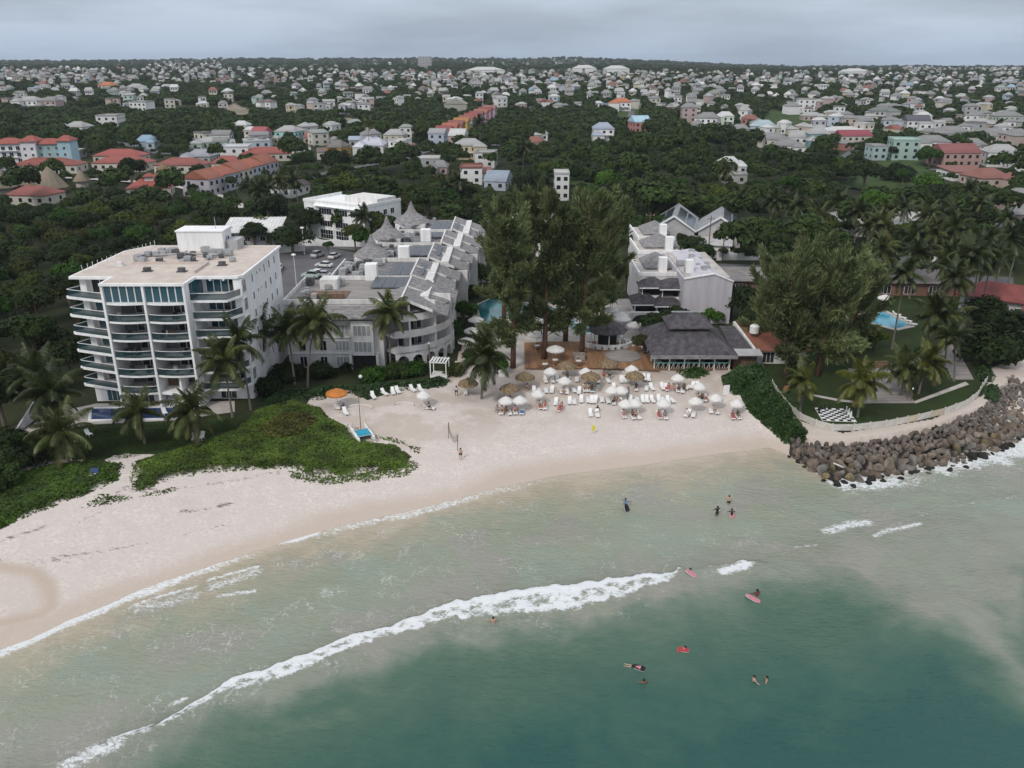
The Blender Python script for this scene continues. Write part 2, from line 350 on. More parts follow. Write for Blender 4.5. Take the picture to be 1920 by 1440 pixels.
def dist_line(X, Y, pts):
    r = np.full(X.shape, 1e9)
    for (ax, ay), (bx_, by_) in zip(pts[:-1], pts[1:]):
        dx, dy = bx_ - ax, by_ - ay; t = np.clip(((X - ax) * dx + (Y - ay) * dy) / (dx * dx + dy * dy + 1e-9), 0, 1)
        r = np.minimum(r, np.hypot(X - ax - t * dx, Y - ay - t * dy))
    return r
rim = [WZ(a, b, .4) for a, b in [(-120, 1078), (0, 1076), (70, 1082), (97, 1102), (100, 1135), (78, 1152), (40, 1162), (0, 1172)]]
rd = dist_line(X, Y, rim); lag = inpoly(X, Y, rim + [WZ(-120, 1180, .4)])
wetv = np.where(lag, .22 + .75 * sstep(1.6, .2, rd), wetv)
wetv = np.maximum(wetv, .95 * sstep(1.1, .1, rd))
wr_lines = [([(0, 1022), (40, 1008), (80, 995)], .9, .33), ([(205, 950), (235, 925), (300, 925)], 1.0, .36), ([(270, 930), (420, 905), (520, 885)], .9, .30), ([(340, 955), (380, 950), (430, 938)], .7, .38), ([(90, 1045), (200, 1025), (330, 995), (430, 970)], .5, .33), ([(430, 970), (600, 940)], .4, .25), ([(0, 1050), (60, 1052), (180, 1035), (290, 1020)], 1.2, .26), ([(150, 985), (190, 965)], .6, .3), ([(560, 915), (700, 900), (800, 885)], .8, .2), ([(880, 880), (960, 865), (1050, 845)], .7, .22), ([(1120, 850), (1250, 835), (1400, 808)], .8, .2), ([(900, 790), (960, 800)], 1.0, .2)]
wrk = np.zeros(len(X))
for pts, wd, a in wr_lines:
    wrk = np.maximum(wrk, a * np.exp(-(dist_line(X, Y, [WZ(p, q, 1.5) for p, q in pts]) / wd) ** 2))
attr(bme, 'wet', wetv); wrk = wrk * (.72 + .62 * (fbm(X / 2.6, Y / 2.6, 66) - .25))
attr(bme, 'wrack', wrk + .20 * sstep(5, 9, d))
tz = [WZ(a, b, 2.2) for a, b in [(830, 775), (1000, 700), (1200, 700), (1400, 745), (1390, 785), (1200, 790), (900, 790)]]
trv = sstep(.40, .62, fbm(X / 3.5, Y / 3.5, 21)) * sstep(9, 20, d) * .75
attr(bme, 'trod', np.clip(trv * (Y > 100) + .45 * sstep(118, 128, Y), 0, 1) * (X < 45) + (X > 39) * (Y > 98) * sstep(1.9, 2.3, hz(X, Y)) * (.35 + .5 * fbm(X / 2, Y / 2, 22)) * 1.1)
struct('beach', bme)

# sea -------------------------------------------------------------------------------------
wm_ = bpy.data.materials.new('sea water'); wm_.use_nodes = True; nd, lk = nodes_of(wm_); bs = nd['Principled BSDF']
dep = at_node(nd, 'depth'); fo = at_node(nd, 'foam'); la = at_node(nd, 'lace')
n1 = noise_n(nd, lk, .16, 6, None, .6, .6)
n2 = noise_n(nd, lk, .55, 5, (1, 1.7, 1, .5), .6)
dd = math_n(nd, lk, 'ADD', dep, math_n(nd, lk, 'MULTIPLY', math_n(nd, lk, 'SUBTRACT', n1, .5), .24))
dd = math_n(nd, lk, 'ADD', dd, math_n(nd, lk, 'MULTIPLY', math_n(nd, lk, 'SUBTRACT', n2, .5), .14))
rp = nd.new('ShaderNodeValToRGB'); st = [(0, (.47, .40, .325)), (.12, (.335, .30, .225)), (.22, (.245, .265, .20)), (.36, (.225, .248, .195)), (.5, (.215, .225, .18)), (.62, (.135, .175, .135)), (.76, (.062, .120, .085)), (.9, (.034, .094, .071)), (1, (.018, .076, .065))]
while len(rp.color_ramp.elements) < len(st): rp.color_ramp.elements.new(.5)
for e, (p, q) in zip(rp.color_ramp.elements, st): e.position = p; e.color = (*q, 1)
lk(dd, rp.inputs[0])
hue = noise_n(nd, lk, .11, 4, None, .55, .5); shal = range_n(nd, lk, dd, .10, .2); shal = math_n(nd, lk, 'MULTIPLY', shal, range_n(nd, lk, dd, .62, .42))
wcol = mixc(nd, lk, math_n(nd, lk, 'MULTIPLY', shal, range_n(nd, lk, hue, .36, .5, .8, 0)), rp.outputs[0], (.262, .250, .222))
wcol = mixc(nd, lk, math_n(nd, lk, 'MULTIPLY', shal, range_n(nd, lk, hue, .5, .68, 0, .6)), wcol, (.222, .275, .228))
# foam break-up: noise thresholds against the foam amount held on the mesh
f1 = noise_n(nd, lk, 1.9, 9, (1, 1.5, 1, .5), .78, .8)
t1 = math_n(nd, lk, 'SUBTRACT', 1.0, fo)
fm = range_n(nd, lk, f1, math_n(nd, lk, 'SUBTRACT', math_n(nd, lk, 'MULTIPLY', t1, .75), .02), math_n(nd, lk, 'ADD', math_n(nd, lk, 'MULTIPLY', t1, .75), .15))
fm = math_n(nd, lk, 'MULTIPLY', fm, range_n(nd, lk, fo, .0, .12))
g = nd.new('ShaderNodeNewGeometry'); vo = nd.new('ShaderNodeTexVoronoi'); vo.feature = 'DISTANCE_TO_EDGE'; vo.inputs['Scale'].default_value = .8
wv = nd.new('ShaderNodeTexNoise'); wv.inputs['Scale'].default_value = .7; wv.inputs['Detail'].default_value = 5; lk(g.outputs['Position'], wv.inputs['Vector'])
va = nd.new('ShaderNodeVectorMath'); va.operation = 'MULTIPLY_ADD'; va.inputs[1].default_value = (3.4, 3.4, 0); lk(wv.outputs['Color'], va.inputs[0]); lk(g.outputs['Position'], va.inputs[2])
mpv = nd.new('ShaderNodeMapping'); mpv.inputs['Rotation'].default_value = (0, 0, -.5); mpv.inputs['Scale'].default_value = (1.15, .55, 1); lk(va.outputs[0], mpv.inputs[0]); lk(mpv.outputs[0], vo.inputs['Vector'])
lc = range_n(nd, lk, vo.outputs['Distance'], .0, .075, 1, 0)
patch = range_n(nd, lk, noise_n(nd, lk, .23, 4, None, .6, .4), .42, .70)
fine = range_n(nd, lk, noise_n(nd, lk, 3.5, 3), .38, .66)
lc = math_n(nd, lk, 'MULTIPLY', math_n(nd, lk, 'MULTIPLY', lc, patch), math_n(nd, lk, 'MULTIPLY', fine, la))
tot = math_n(nd, lk, 'MAXIMUM', fm, lc)
tot = math_n(nd, lk, 'MULTIPLY', tot, .93)
lk(mixc(nd, lk, tot, wcol, (.68, .70, .72)), bs.inputs['Base Color'])
lk(range_n(nd, lk, tot, 0, 1, .13, .8), bs.inputs['Roughness']); bs.inputs['IOR'].default_value = 1.33
h1 = noise_n(nd, lk, 1.1, 4, (1, 2.0, 1, .45), .6); h2 = noise_n(nd, lk, 4.0, 3, None, .6)
h0 = noise_n(nd, lk, .33, 4, (.7, 1.7, 1, .48), .6); h1 = math_n(nd, lk, 'ADD', h1, math_n(nd, lk, 'MULTIPLY', h0, .8))
hh = math_n(nd, lk, 'ADD', h1, math_n(nd, lk, 'MULTIPLY', h2, .25))
bn = nd.new('ShaderNodeBump'); bn.inputs['Strength'].default_value = .8; bn.inputs['Distance'].default_value = .2; lk(hh, bn.inputs['Height']); lk(bn.outputs[0], bs.inputs['Normal'])

BR = [(-200, 1560), (120, 1432), (210, 1390), (290, 1362), (430, 1280), (560, 1236), (640, 1205), (730, 1180), (850, 1138), (970, 1108), (1060, 1103), (1150, 1088), (1250, 1076), (1290, 1068), (1400, 1058), (1465, 1060), (1560, 1020), (1700, 985), (1920, 930), (2100, 890)]
BI = [.3, .35, .55, .75, 1, 1, .95, .9, 1, 1, 1, 1, 1, .35, .9, 0, 0, .0, .0, 0]
BWD = [1, 1.2, .8, .9, 1.9, 2.5, 2.2, 1.9, 2.9, 4.2, 4.6, 3.6, 1.7, .7, .9, .6, .5, .5, .5, .5]
BP = [WZ(a, b, 0) for a, b in BR]; BX = [p[0] for p in BP]; BY = [p[1] for p in BP]
jag = lambda x: (fbm(x / 1.1, x * 0 + 3.3, 31) - .5) * 1.5 + (fbm(x / 6, x * 0 + 1.3, 32) - .5) * 1.2
def brk(x): return interp(x, BX, BY) + jag(x)
def sea_fields(x, y):
    d = fsh(x) - y; b = brk(x) - y; I = interp(x, BX, BI); wd = interp(x, BX, BWD)
    bw = np.maximum(interp(x, BX, BY) * 0 + (fsh(x) - interp(x, BX, BY)), 4)
    t = .02 + .36 * np.clip(d / bw, 0, 1) ** .7 + .12 * sstep(-6, 0, b)
    edge = (fbm(x / 7, y / 7, 41) - .5) * 9
    t = t + .16 * sstep(.5, 8, b + edge * .5) + .40 * sstep(1, 34, b + edge) ** .8
    # sandy plume stirred up off the rocks
    PL = [WZ(p, q, 0) for p, q in [(1490, 1010), (1560, 960), (1640, 905), (1800, 880), (1960, 850), (2100, 1000), (1925, 1090), (1880, 1190), (1990, 1330), (1780, 1170), (1640, 1110), (1540, 1080)]]
    pd = np.where(inpoly(x, y, PL), 1, -1) * dist_line(x, y, PL + PL[:1]) + (fbm(x / 5, y / 5, 43) - .5) * 9
    pl = sstep(-8, 6, pd) * sstep(30, 40, x)
    t = t * (1 - pl) + pl * (.42 + .22 * (fbm(x / 2.2, y / 4.5, 44) - .5) + .12 * sstep(60, 75, x))
    t = np.where((x > 36) & (d < 7), np.minimum(t, .42), t)
    foam = np.zeros_like(x)
    body = sstep(-.25, .25, b) * sstep(wd * 1.25, wd * .55, b) * I
    cell = fbm(x / .8, y / .55, 48)
    foam = np.maximum(foam, body * (.47 + .36 * sstep(wd * .45, 0, b) + .22 * sstep(wd * .25, 0, np.abs(b - wd * .8)) * (wd > 2) + .75 * (cell - .5)))
    # sand and bubbles churned up behind the breaker
    ch = I * sstep(-.2, .6, b) * sstep(wd + 4.2, wd * .5, b + (fbm(x / 2.4, y / 2.4, 49) - .5) * 7)
    t = np.where(b > 0, t * (1 - .8 * ch) + .47 * .8 * ch, t)
    lf = sstep(-22, -30, x) * sstep(-1, 1, b + 2) * sstep(11, 5, b + (fbm(x / 3, y / 3, 50) - .5) * 7)
    t = t * (1 - .75 * lf) + .52 * .75 * lf
    foam = np.maximum(foam, .20 * I * sstep(0, .5, b) * sstep(wd * 2.2 + 3.5, wd, b + (fbm(x / 2, y / 2, 45) - .5) * 4))
    ls = interp(x, [-50, -36, -30, -27, -20, -8, 0, 10, 20, 34, 37], [.52, .50, .42, .22, .40, .42, .34, .24, .18, .18, .3])
    wdt = interp(x, [-50, -30, 0, 37], [3.4, 3.0, 3.4, 2.0])
    foam = np.maximum(foam, ls * sstep(-.1, .25, d) * sstep(wdt, wdt * .3, d + (fbm(x / 2.5, y / 2.5, 46) - .5) * 1.6))
    rk = sstep(37.5, 41, x) * sstep(7.5, .5, d + (fbm(x / 3, y / 3, 47) - .5) * 7) * .50
    foam = np.maximum(foam, rk)
    for pts, wdl, a in [([(390, 1088), (430, 1076), (482, 1063)], .45, .50), ([(400, 1100), (440, 1088), (478, 1072)], 1.6, .40), ([(410, 1118), (478, 1107)], .5, .46), ([(247, 1137), (300, 1118), (367, 1100)], .45, .48), ([(262, 1140), (320, 1128), (360, 1118)], 1.7, .40), ([(130, 1438), (170, 1415), (212, 1398)], 1.5, .48), ([(215, 1385), (285, 1360)], .25, .6), ([(330, 1315), (345, 1310)], .5, .5), ([(530, 1016), (560, 1010), (590, 1000)], .7, .7), ([(1553, 995), (1590, 983), (1625, 979)], 1.3, .47), ([(1640, 1006), (1665, 995), (1725, 982)], .7, .45), ([(1655, 990), (1760, 955), (1850, 940), (1925, 928)], .5, .28), ([(1490, 1026), (1530, 1022)], .4, .4), ([(1355, 1075), (1400, 1062)], .9, .6), ([(1260, 880), (1310, 905)], .8, .28)]:
        foam = np.maximum(foam, a * np.exp(-(dist_line(x, y, [WZ(p, q, 0) for p, q in pts]) / wdl) ** 2))
    lace = sstep(.5, 4, d) * sstep(-1, 1, -b) * interp(x, [-50, -20, 0, 20, 40], [.62, .62, .5, .36, .22])
    lace = np.maximum(lace, .9 * I * sstep(.3, 1, b) * sstep(wd + 4.5, wd * .6, b))
    lace = np.maximum(lace, .45 * sstep(38, 44, x) * sstep(16, 5, d))
    return t, np.clip(foam, 0, 1), lace, d, b, I
def sea_z(x, y):
    t, foam, lace, d, b, I = sea_fields(x, y)
    z = .09 * np.sin(b / 1.9 + 2 * (fbm(x / 15, y / 15, 51) - .5)) * sstep(2, 12, d) + (fbm(x / 3.1, y / 1.7, 52) - .5) * .16 * sstep(1, 8, d)
    z = z + .42 * I * sstep(-.7, .4, b) * np.exp(-np.clip(b, 0, 99) / 2.4)
    z = z + foam * (fbm(x / .55, y / .55, 53) - .4) * .34 * sstep(1.5, 4, d)
    z = z + .05 * sstep(.0, .3, d) * sstep(1.6, .3, d) * (x < 30)
    return np.where(d < 0, -.02, np.maximum(z, -.25))
sme, sv = grid_mesh('sea', np.concatenate([[-590, -300, -160, -110], np.arange(-88, 92, .25), [100, 130, 300, 590]]), np.concatenate([[-610, -300, -100, 0, 25, 36], np.arange(42, 126, .25)]), sea_z, wm_, keep=lambda x, y: y < fsh(x) + 3)
t, fo_, la_, *_ = sea_fields(sv[:, 0], sv[:, 1])
attr(sme, 'depth', t); attr(sme, 'foam', fo_); attr(sme, 'lace', la_)
struct('sea', sme)

# flat sheets on the level ground
sheet('lawn', [(60, 880), (240, 862), (330, 850), (440, 810), (470, 775), (330, 790), (180, 795), (20, 820)], M['lawn'], .012)
sheet('terrace', [(20, 822), (175, 796), (330, 788), (440, 772), (440, 752), (180, 757), (95, 775)], M['paving'], .03)
sheet('car_park', [(500, 560), (505, 500), (520, 472), (600, 462), (690, 478), (672, 515), (640, 545), (560, 562)], M['asphalt'], .02)
sheet('lawn', [(1448, 716), (1470, 755), (1500, 783), (1535, 796), (1580, 803), (1650, 796), (1750, 775), (1815, 752), (1838, 728), (1848, 712), (1800, 695), (1770, 660), (1690, 600), (1440, 640), (1440, 700)], M['lawn'], .012)
sheet('patio', [(1590, 692), (1608, 757), (1716, 756), (1690, 722), (1664, 690)], M['greydeck'], .10)
sheet('boardwalk', [(1752, 650), (1790, 646), (1826, 712), (1786, 712)], M['greydeck'], .06)
sheet('garden_path', [(1713, 753), (1810, 716), (1817, 721), (1716, 757)], M['paving'], .035)
sheet('garden_path', [(1520, 742), (1570, 752), (1610, 757), (1608, 753), (1570, 748), (1522, 739)], M['paving'], .035)
0 and sheet('footpath', [(1494, 790), (1503, 797), (1535, 811), (1580, 818), (1650, 812), (1750, 792), (1820, 768), (1848, 742), (1858, 716), (1868, 716), (1866, 745), (1840, 775), (1760, 806), (1660, 828), (1560, 832), (1490, 822)], M['pathsand'], .03)
sheet('lawn', [(1560, 560), (1800, 540), (1830, 600), (1700, 640), (1600, 620)], M['lawn'], .016)
sheet('courtyard', [(850, 700), (905, 640), (885, 600), (890, 570), (1180, 560), (1225, 600), (1228, 690), (985, 688), (900, 720)], M['paving'], .02)
sheet('road', [(430, 475), (600, 455), (780, 470), (900, 462), (900, 470), (780, 480), (600, 463), (430, 484)], M['asphalt'], .012)
sheet('forecourt', [(1225, 500), (1290, 492), (1500, 500), (1900, 520), (1900, 545), (1500, 528), (1370, 520), (1250, 540)], M['asphalt'], .014)
def field(pts, m, step=6):
    p = [W(a, b) for a, b in pts]; xs = [q[0] for q in p]; ys = [q[1] for q in p]
    me, _ = grid_mesh('field', np.arange(min(xs), max(xs) + step, step), np.arange(min(ys), max(ys) + step, step), lambda x, y: hz(x, y) + .45, m, keep=lambda x, y: inpoly(x, y, p))
    struct('field', me)
field([(1590, 355), (1615, 305), (1720, 300), (1760, 335), (1720, 362)], M['field'], 3)
field([(1420, 235), (1440, 205), (1520, 215), (1560, 245), (1480, 255)], M['field'])
field([(1140, 235), (1150, 205), (1200, 205), (1210, 235)], M['field'])
field([(470, 215), (560, 205), (640, 210), (620, 232), (520, 238)], M['field'])
field([(400, 205), (440, 195), (475, 210), (465, 235), (430, 222)], M['bare'])
field([(980, 245), (1010, 215), (1120, 222), (1130, 250)], M['field'])
field([(640, 130), (700, 119), (900, 117), (1250, 127), (1250, 132), (900, 129)], M['field'], 40)
field([(430, 128), (480, 117), (640, 117), (640, 128)], M['field'], 40)
def road(pts, wd=2.6, m='asphalt', dz=.5):
    p = [W(a, b) for a, b in pts]; xs, ys = [], []
    for (a, b), (c_, e) in zip(p[:-1], p[1:]):
        n_ = max(2, int(math.hypot(c_ - a, e - b) / 8)); xs += [a + (c_ - a) * k / n_ for k in range(n_)]; ys += [b + (e - b) * k / n_ for k in range(n_)]
    xs, ys = np.array(xs), np.array(ys); tx, ty_ = np.gradient(xs), np.gradient(ys); l_ = np.hypot(tx, ty_); nx, ny = -ty_ / l_ * wd, tx / l_ * wd; n_ = len(xs)
    z = hz(xs, ys) + dz; v = np.concatenate([np.stack([xs + nx, ys + ny, z], 1), np.stack([xs - nx, ys - ny, z], 1)]); i = np.arange(n_ - 1)
    struct('road', np_mesh('road', v, np.stack([i, i + 1, i + 1 + n_, i + n_], 1), M[m], True)); ROADS.extend(zip(xs, ys))
ROADS = []
road([(1380, 262), (1440, 250), (1560, 240), (1720, 236), (1900, 226)]); road([(930, 275), (948, 240), (952, 215), (1000, 200)]); road([(1560, 330), (1590, 292), (1620, 272), (1640, 240), (1620, 205)])
road([(560, 340), (640, 320), (760, 300), (800, 285), (940, 262)]); road([(200, 262), (300, 290), (420, 292), (560, 275), (640, 268)]); road([(1205, 262), (1180, 235), (1185, 205), (1230, 180)], 2.2)
road([(1745, 320), (1830, 322), (1930, 330)], 3); road([(0, 345), (120, 335), (220, 340), (330, 350), (420, 372), (470, 400)], 2.2, 'paving'); road([(905, 235), (900, 210), (930, 185), (1100, 172)], 2.2)
field([(1560, 352), (1600, 330), (1600, 352)], M['field'], 3); field([(1010, 340), (1080, 318), (1180, 322), (1200, 345), (1100, 352)], M['field'], 4); field([(1600, 268), (1660, 262), (1650, 275)], M['field'], 4); field([(1840, 300), (1900, 285), (1930, 300), (1880, 305)], M['field'], 4)
field([(625, 238), (640, 222), (680, 222), (690, 232)], M['bare'])
# ================================================================ BUILDINGS NEAR THE BEACH
_wm = {}
def win_mesh(wd, ht, nx, nz, gm_, fm_='white', fr=.06):
    k = (round(wd, 2), round(ht, 2), nx, nz, gm_, fm_)
    if k not in _wm:
        a = MB(); h = wd / 2
        a.box(-h, h, -.05, .03, 0, fr); a.box(-h, h, -.05, .03, ht - fr, ht)
        for i in range(nx + 1):
            x = -h + fr / 2 + (wd - fr) * i / nx; a.box(x - fr / 2, x + fr / 2, -.045, .028, fr, ht - fr)
        for j in range(1, nz):
            z = ht * j / nz; a.box(-h + fr, h - fr, -.04, .024, z - fr / 2, z + fr / 2)
        _wm[k] = (a.mesh('window_frame', M[fm_]), MB().box(-h + fr / 2, h - fr / 2, -.015, .012, fr / 2, ht - fr / 2).mesh('pane', M[gm_]))
    return _wm[k]
def window(parent, x, y, z, wd, ht, rz=0, nx=2, nz=1, g='glass', fm_='white', name='window'):
    f, p = win_mesh(wd, ht, nx, nz, g, fm_)
    o = link(name, f, parent, (x, y, z), rz); link('pane', p, o); return o

# ---- white apartment tower
tw = thing('apartment_tower', 'white seven storey beachfront apartment tower with curved glass railed balconies', 'apartment building')
part('wall', MB().box(-62.5, -57.1, 117.5, 137, GZ - .3, 21.0).box(-57.1, -45.7, 116.4, 137, GZ - .3, 21.0).box(-45.7, -39, 118.0, 137, GZ - .3, 21.0).box(-40.2, -39, 116.2, 118.0, GZ - .3, 20.9), M['white'], tw)
roofpoly = [(-63.4, 115.6), (-57.3, 115.4), (-57.3, 111.6), (-45.4, 111.6), (-45.3, 115.6), (-39.4, 115.9), (-38.7, 116.6), (-38.7, 137.3), (-60.2, 137.3), (-63.0, 133)]
rf = part('roof', MB().prism(roofpoly, 21.0, 21.38), M['white'], tw)
ins = [(x + (.35 if x < -51 else -.35), y + (.35 if y < 125 else -.35)) for x, y in roofpoly]
part('roof_surface', MB().prism(ins, 21.3, 21.42), M['flatroof'], rf)
part('stair_block', MB().box(-54, -46.6, 132.6, 136.9, 21.4, 24.5).box(-54.15, -46.45, 132.45, 137, 24.5, 24.72), M['white'], tw)
part('stair_block', MB().box(-46.4, -44.6, 133.4, 136.6, 21.4, 23.0), M['greywall'], tw)
window(tw, -46.4, 134.6, 21.5, 1.0, 2.1, rad(90), 1)
colx = [-57.1, -51.4, -45.7]
LV = [5.0, 7.7, 10.4, 13.1, 15.8, 18.5]
for x in colx:
    part('column', MB().box(x - .16, x + .16, 111.75, 116.5, GZ - .2, 21.0), M['white'], tw)
def bay_front(x0, x1, bow, n=8): return [(x0 + (x1 - x0) * i / n, 112.0 - bow * (1 - (2 * i / n - 1) ** 2)) for i in range(n + 1)]
def ribbon(mb, pts, z0, z1, t=.05):
    for (a, b), (c_, e) in zip(pts[:-1], pts[1:]):
        dx, dy = c_ - a, e - b; l = math.hypot(dx, dy) + 1e-9; nx_, ny_ = -dy / l * t / 2, dx / l * t / 2
        mb.prism([(a - nx_, b - ny_), (c_ - nx_, e - ny_), (c_ + nx_, e + ny_), (a + nx_, b + ny_)], z0, z1)
    return mb
left_edge = [(-62.8, 118.6), (-64.4, 115.9), (-64.0, 115.4), (-57.3, 113.0)]
right_edge = [(-45.5, 113.2), (-40.4, 113.4), (-39.1, 116.1)]
for li, z in enumerate(LV):
    top = li == 5
    for bi in range(2):
        x0, x1 = colx[bi] + .16, colx[bi + 1] - .16; fr = bay_front(x0, x1, .45)
        part('balcony_slab', MB().prism(fr + [(x1, 116.39), (x0, 116.39)], z - .26, z), M['white'], tw)
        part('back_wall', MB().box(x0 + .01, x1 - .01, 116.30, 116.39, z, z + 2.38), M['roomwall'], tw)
        if top:
            for k in range(5):      # glazed penthouse front
                wdp = (x1 - x0) / 5; window(tw, x0 + wdp * (k + .5), 112.05, z + .06, wdp - .03, 2.4, 0, 1, 1, 'teal', name='glazing')
        elif not (li == 0 and bi == 1):
            r_ = part('railing', ribbon(MB(), [(p, q + .1) for p, q in fr], z + .98, z + 1.05, .06), M['white'], tw)
            part('glass_panel', ribbon(MB(), [(p, q + .1) for p, q in fr], z + .04, z + .97, .02), M['bal'], r_)
            g0 = x0 + (x1 - x0) * R.uniform(.32, .42)
            for k in range(3):
                wdp = (x1 - .15 - g0) / 3; window(tw, g0 + wdp * (k + .5), 116.26, z + .02, wdp - .02, 2.25, 0, 1, 1, R.choice(['glass', 'glass', 'dark', 'dark']), name='glass_door')
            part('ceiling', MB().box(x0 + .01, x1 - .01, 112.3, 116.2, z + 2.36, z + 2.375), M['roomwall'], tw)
            for q in range(R.randint(1, 3)):
                xx = R.uniform(x0 + .8, x1 - .8); part('balcony_chair', MB().box(xx - .3, xx + .3, 112.9, 113.5, z, z + .45).box(xx - .3, xx + .3, 113.45, 113.55, z + .45, z + .95), M[R.choice(['dark', 'timber', 'greywall'])], tw)
    # left wing
    part('balcony_slab', MB().prism(left_edge + [(-57.3, 117.5), (-62.6, 117.5)][:1] + [(-62.5, 117.6)], z - .32, z), M['white'], tw)
    le = [(-62.8, 118.3), (-64.15, 115.9), (-63.9, 115.6), (-57.3, 113.2)]
    r_ = part('railing', ribbon(MB(), le, z + .98, z + 1.05, .06), M['white'], tw); part('glass_panel', ribbon(MB(), le, z + .04, z + .97, .02), M['bal'], r_)
    part('column', MB().box(-62.5, -61.6, 116.6, 117.4, z, z + 2.38), M['white'], tw)
    for k in range(3): window(tw, -60.6 + k * 1.25, 117.46, z + .02, 1.22, 2.25, 0, 1, 1, 'dark' if top else R.choice(['teal', 'teal', 'glass']), name='glass_door')
    # right wing
    part('balcony_slab', MB().prism(right_edge + [(-39.1, 118.0), (-45.5, 118.0)], z - .32, z), M['white'], tw)
    re_ = [(-45.4, 113.35), (-40.5, 113.55), (-39.25, 116.1)]
    r_ = part('railing', ribbon(MB(), re_, z + .98, z + 1.05, .06), M['white'], tw); part('glass_panel', ribbon(MB(), re_, z + .04, z + .97, .02), M['bal'], r_)
    part('side_wall', MB().box(-45.54, -45.3, 113.5, 118.0, z, z + 2.38), M['white'] if not top else M['teal'], tw)
    for k in range(4): window(tw, -44.2 + k * 1.1, 117.95, z + .02, 1.07, 2.25, 0, 1, 1, R.choice(['glass', 'teal', 'teal']), name='glass_door')
    if top:
        part('pergola', MB().box(-45.3, -39.5, 116.6, 116.75, 20.75, 20.99).box(-45.3, -39.5, 117.2, 117.35, 20.75, 20.99).box(-43.4, -43.2, 115.7, 117.9, 20.75, 20.98).box(-41.5, -41.3, 115.7, 117.9, 20.75, 20.98), M['white'], tw)
    # side wall windows
    for y, wd_, ht_, s in [(117.2, 1.5, 1.9, .2), (121.2, .7, 1.3, .7), (123.6, .5, .55, 1.3), (125.4, .5, .55, 1.3), (127.6, .6, 1.3, .7), (130.4, .7, 1.3, .7), (133.4, .7, 1.3, .7)]:
        window(tw, -38.97, y, z + s, wd_, ht_, rad(90), 1 if wd_ < 1 else 3, 1, 'glass', name='side_window')
# ground floor
for q in [(-62.4, -57.3, 115.0, 117.4), (-57.0, -51.6, 114.2, 115.1), (-45.5, -39.1, 116.0, 117.9)]: part('ground_wall', MB().box(*q, GZ - .2, 4.66), M['white'], tw)
window(tw, -59.6, 114.97, 2.5, 2.2, 1.9, 0, 3, 1, 'teal'); window(tw, -54.6, 114.17, 2.5, 2.6, 1.9, 0, 3, 1, 'glass'); window(tw, -42.8, 115.97, 2.5, 2.4, 1.9, 0, 3, 1, 'glass')
part('entrance_hall', MB().box(-51.2, -48.4, 114.9, 115.15, GZ, 7.3), M['timber'], tw)
st_ = MB()
for k in range(12): st_.box(-51.1, -48.7, 112.3 + k * .22, 112.6 + k * .22, GZ - .1, GZ + .1 + k * .2)
part('staircase', st_, M['offwhite'], tw)
part('side_wall', MB().box(-48.5, -48.2, 112.3, 115.1, GZ, 7.35), M['white'], tw)
# roof clutter
ac_mb = MB().box(-.5, .5, -.4, .4, .12, .85).box(-.45, -.35, -.35, .35, 0, .12).box(.35, .45, -.35, .35, 0, .12); ac_mb.lathe([(.32, .851), (.32, .91), (.05, .93)], 10)
ac_me = ac_mb.mesh('air_conditioner', M['metal']); ac_dk = ac_mb.mesh('air_conditioner', M['darkmetal'])
for k in range(26):
    x, y = R.uniform(-58, -40.5), R.uniform(123.5, 131.5)
    if k > 6 and k < 20: x = R.choice([R.uniform(-56, -53), R.uniform(-51.5, -50), R.uniform(-48, -43)]); y = R.uniform(126, 131)
    link('air_conditioner', R.choice([ac_me, ac_me, ac_dk]), tw, (x, y, 21.42), R.uniform(-.2, .2), [R.uniform(.7, 1.25)] * 3)
for x, y in [(-58.9, 122.2), (-53.3, 118.6), (-48.2, 118.4), (-53.9, 124.6), (-49, 125), (-43.6, 122.4), (-57.6, 127)]:
    part('roof_vent', MB().box(x - .7, x + .7, y - .45, y + .45, 21.4, 21.55).box(x - .45, x + .45, y - .35, y + .35, 21.55, 22.05), M['darkmetal'] if x != -58.9 else M['offwhite'], tw)
part('roof_duct', MB().tube([(-55.5, 127.5, 21.9), (-50.5, 128.4, 21.9), (-45, 127.6, 21.9)], .16, 6).tube([(-52, 126.2, 21.8), (-52, 131, 21.8)], .14, 6).tube([(-47, 124.8, 21.8), (-46.6, 131, 21.8)], .14, 6), M['metal'], tw)
part('mast', MB().tube([(-48.2, 134.5, 24.7), (-48.2, 134.5, 26.6)], .05, 5), M['metal'], tw)
pole = MB().tube([(0, 0, 0), (0, 0, 1.15)], .045, 5).mesh('roof_post', M['offwhite'])
for k in range(17):
    f = k / 16; x, y = (-62.4 + 3.4 * f, 118 + 17.5 * f); link('roof_post', pole, tw, (x, y, 21.38), (R.uniform(-.08, .08), R.uniform(-.08, .08), 0))
part('low_wall', MB().box(-57.5, -46.2, 123.3, 123.55, 21.42, 21.75).box(-46.2, -45.95, 117.5, 123.55, 21.42, 21.8), M['flatroof'], tw)
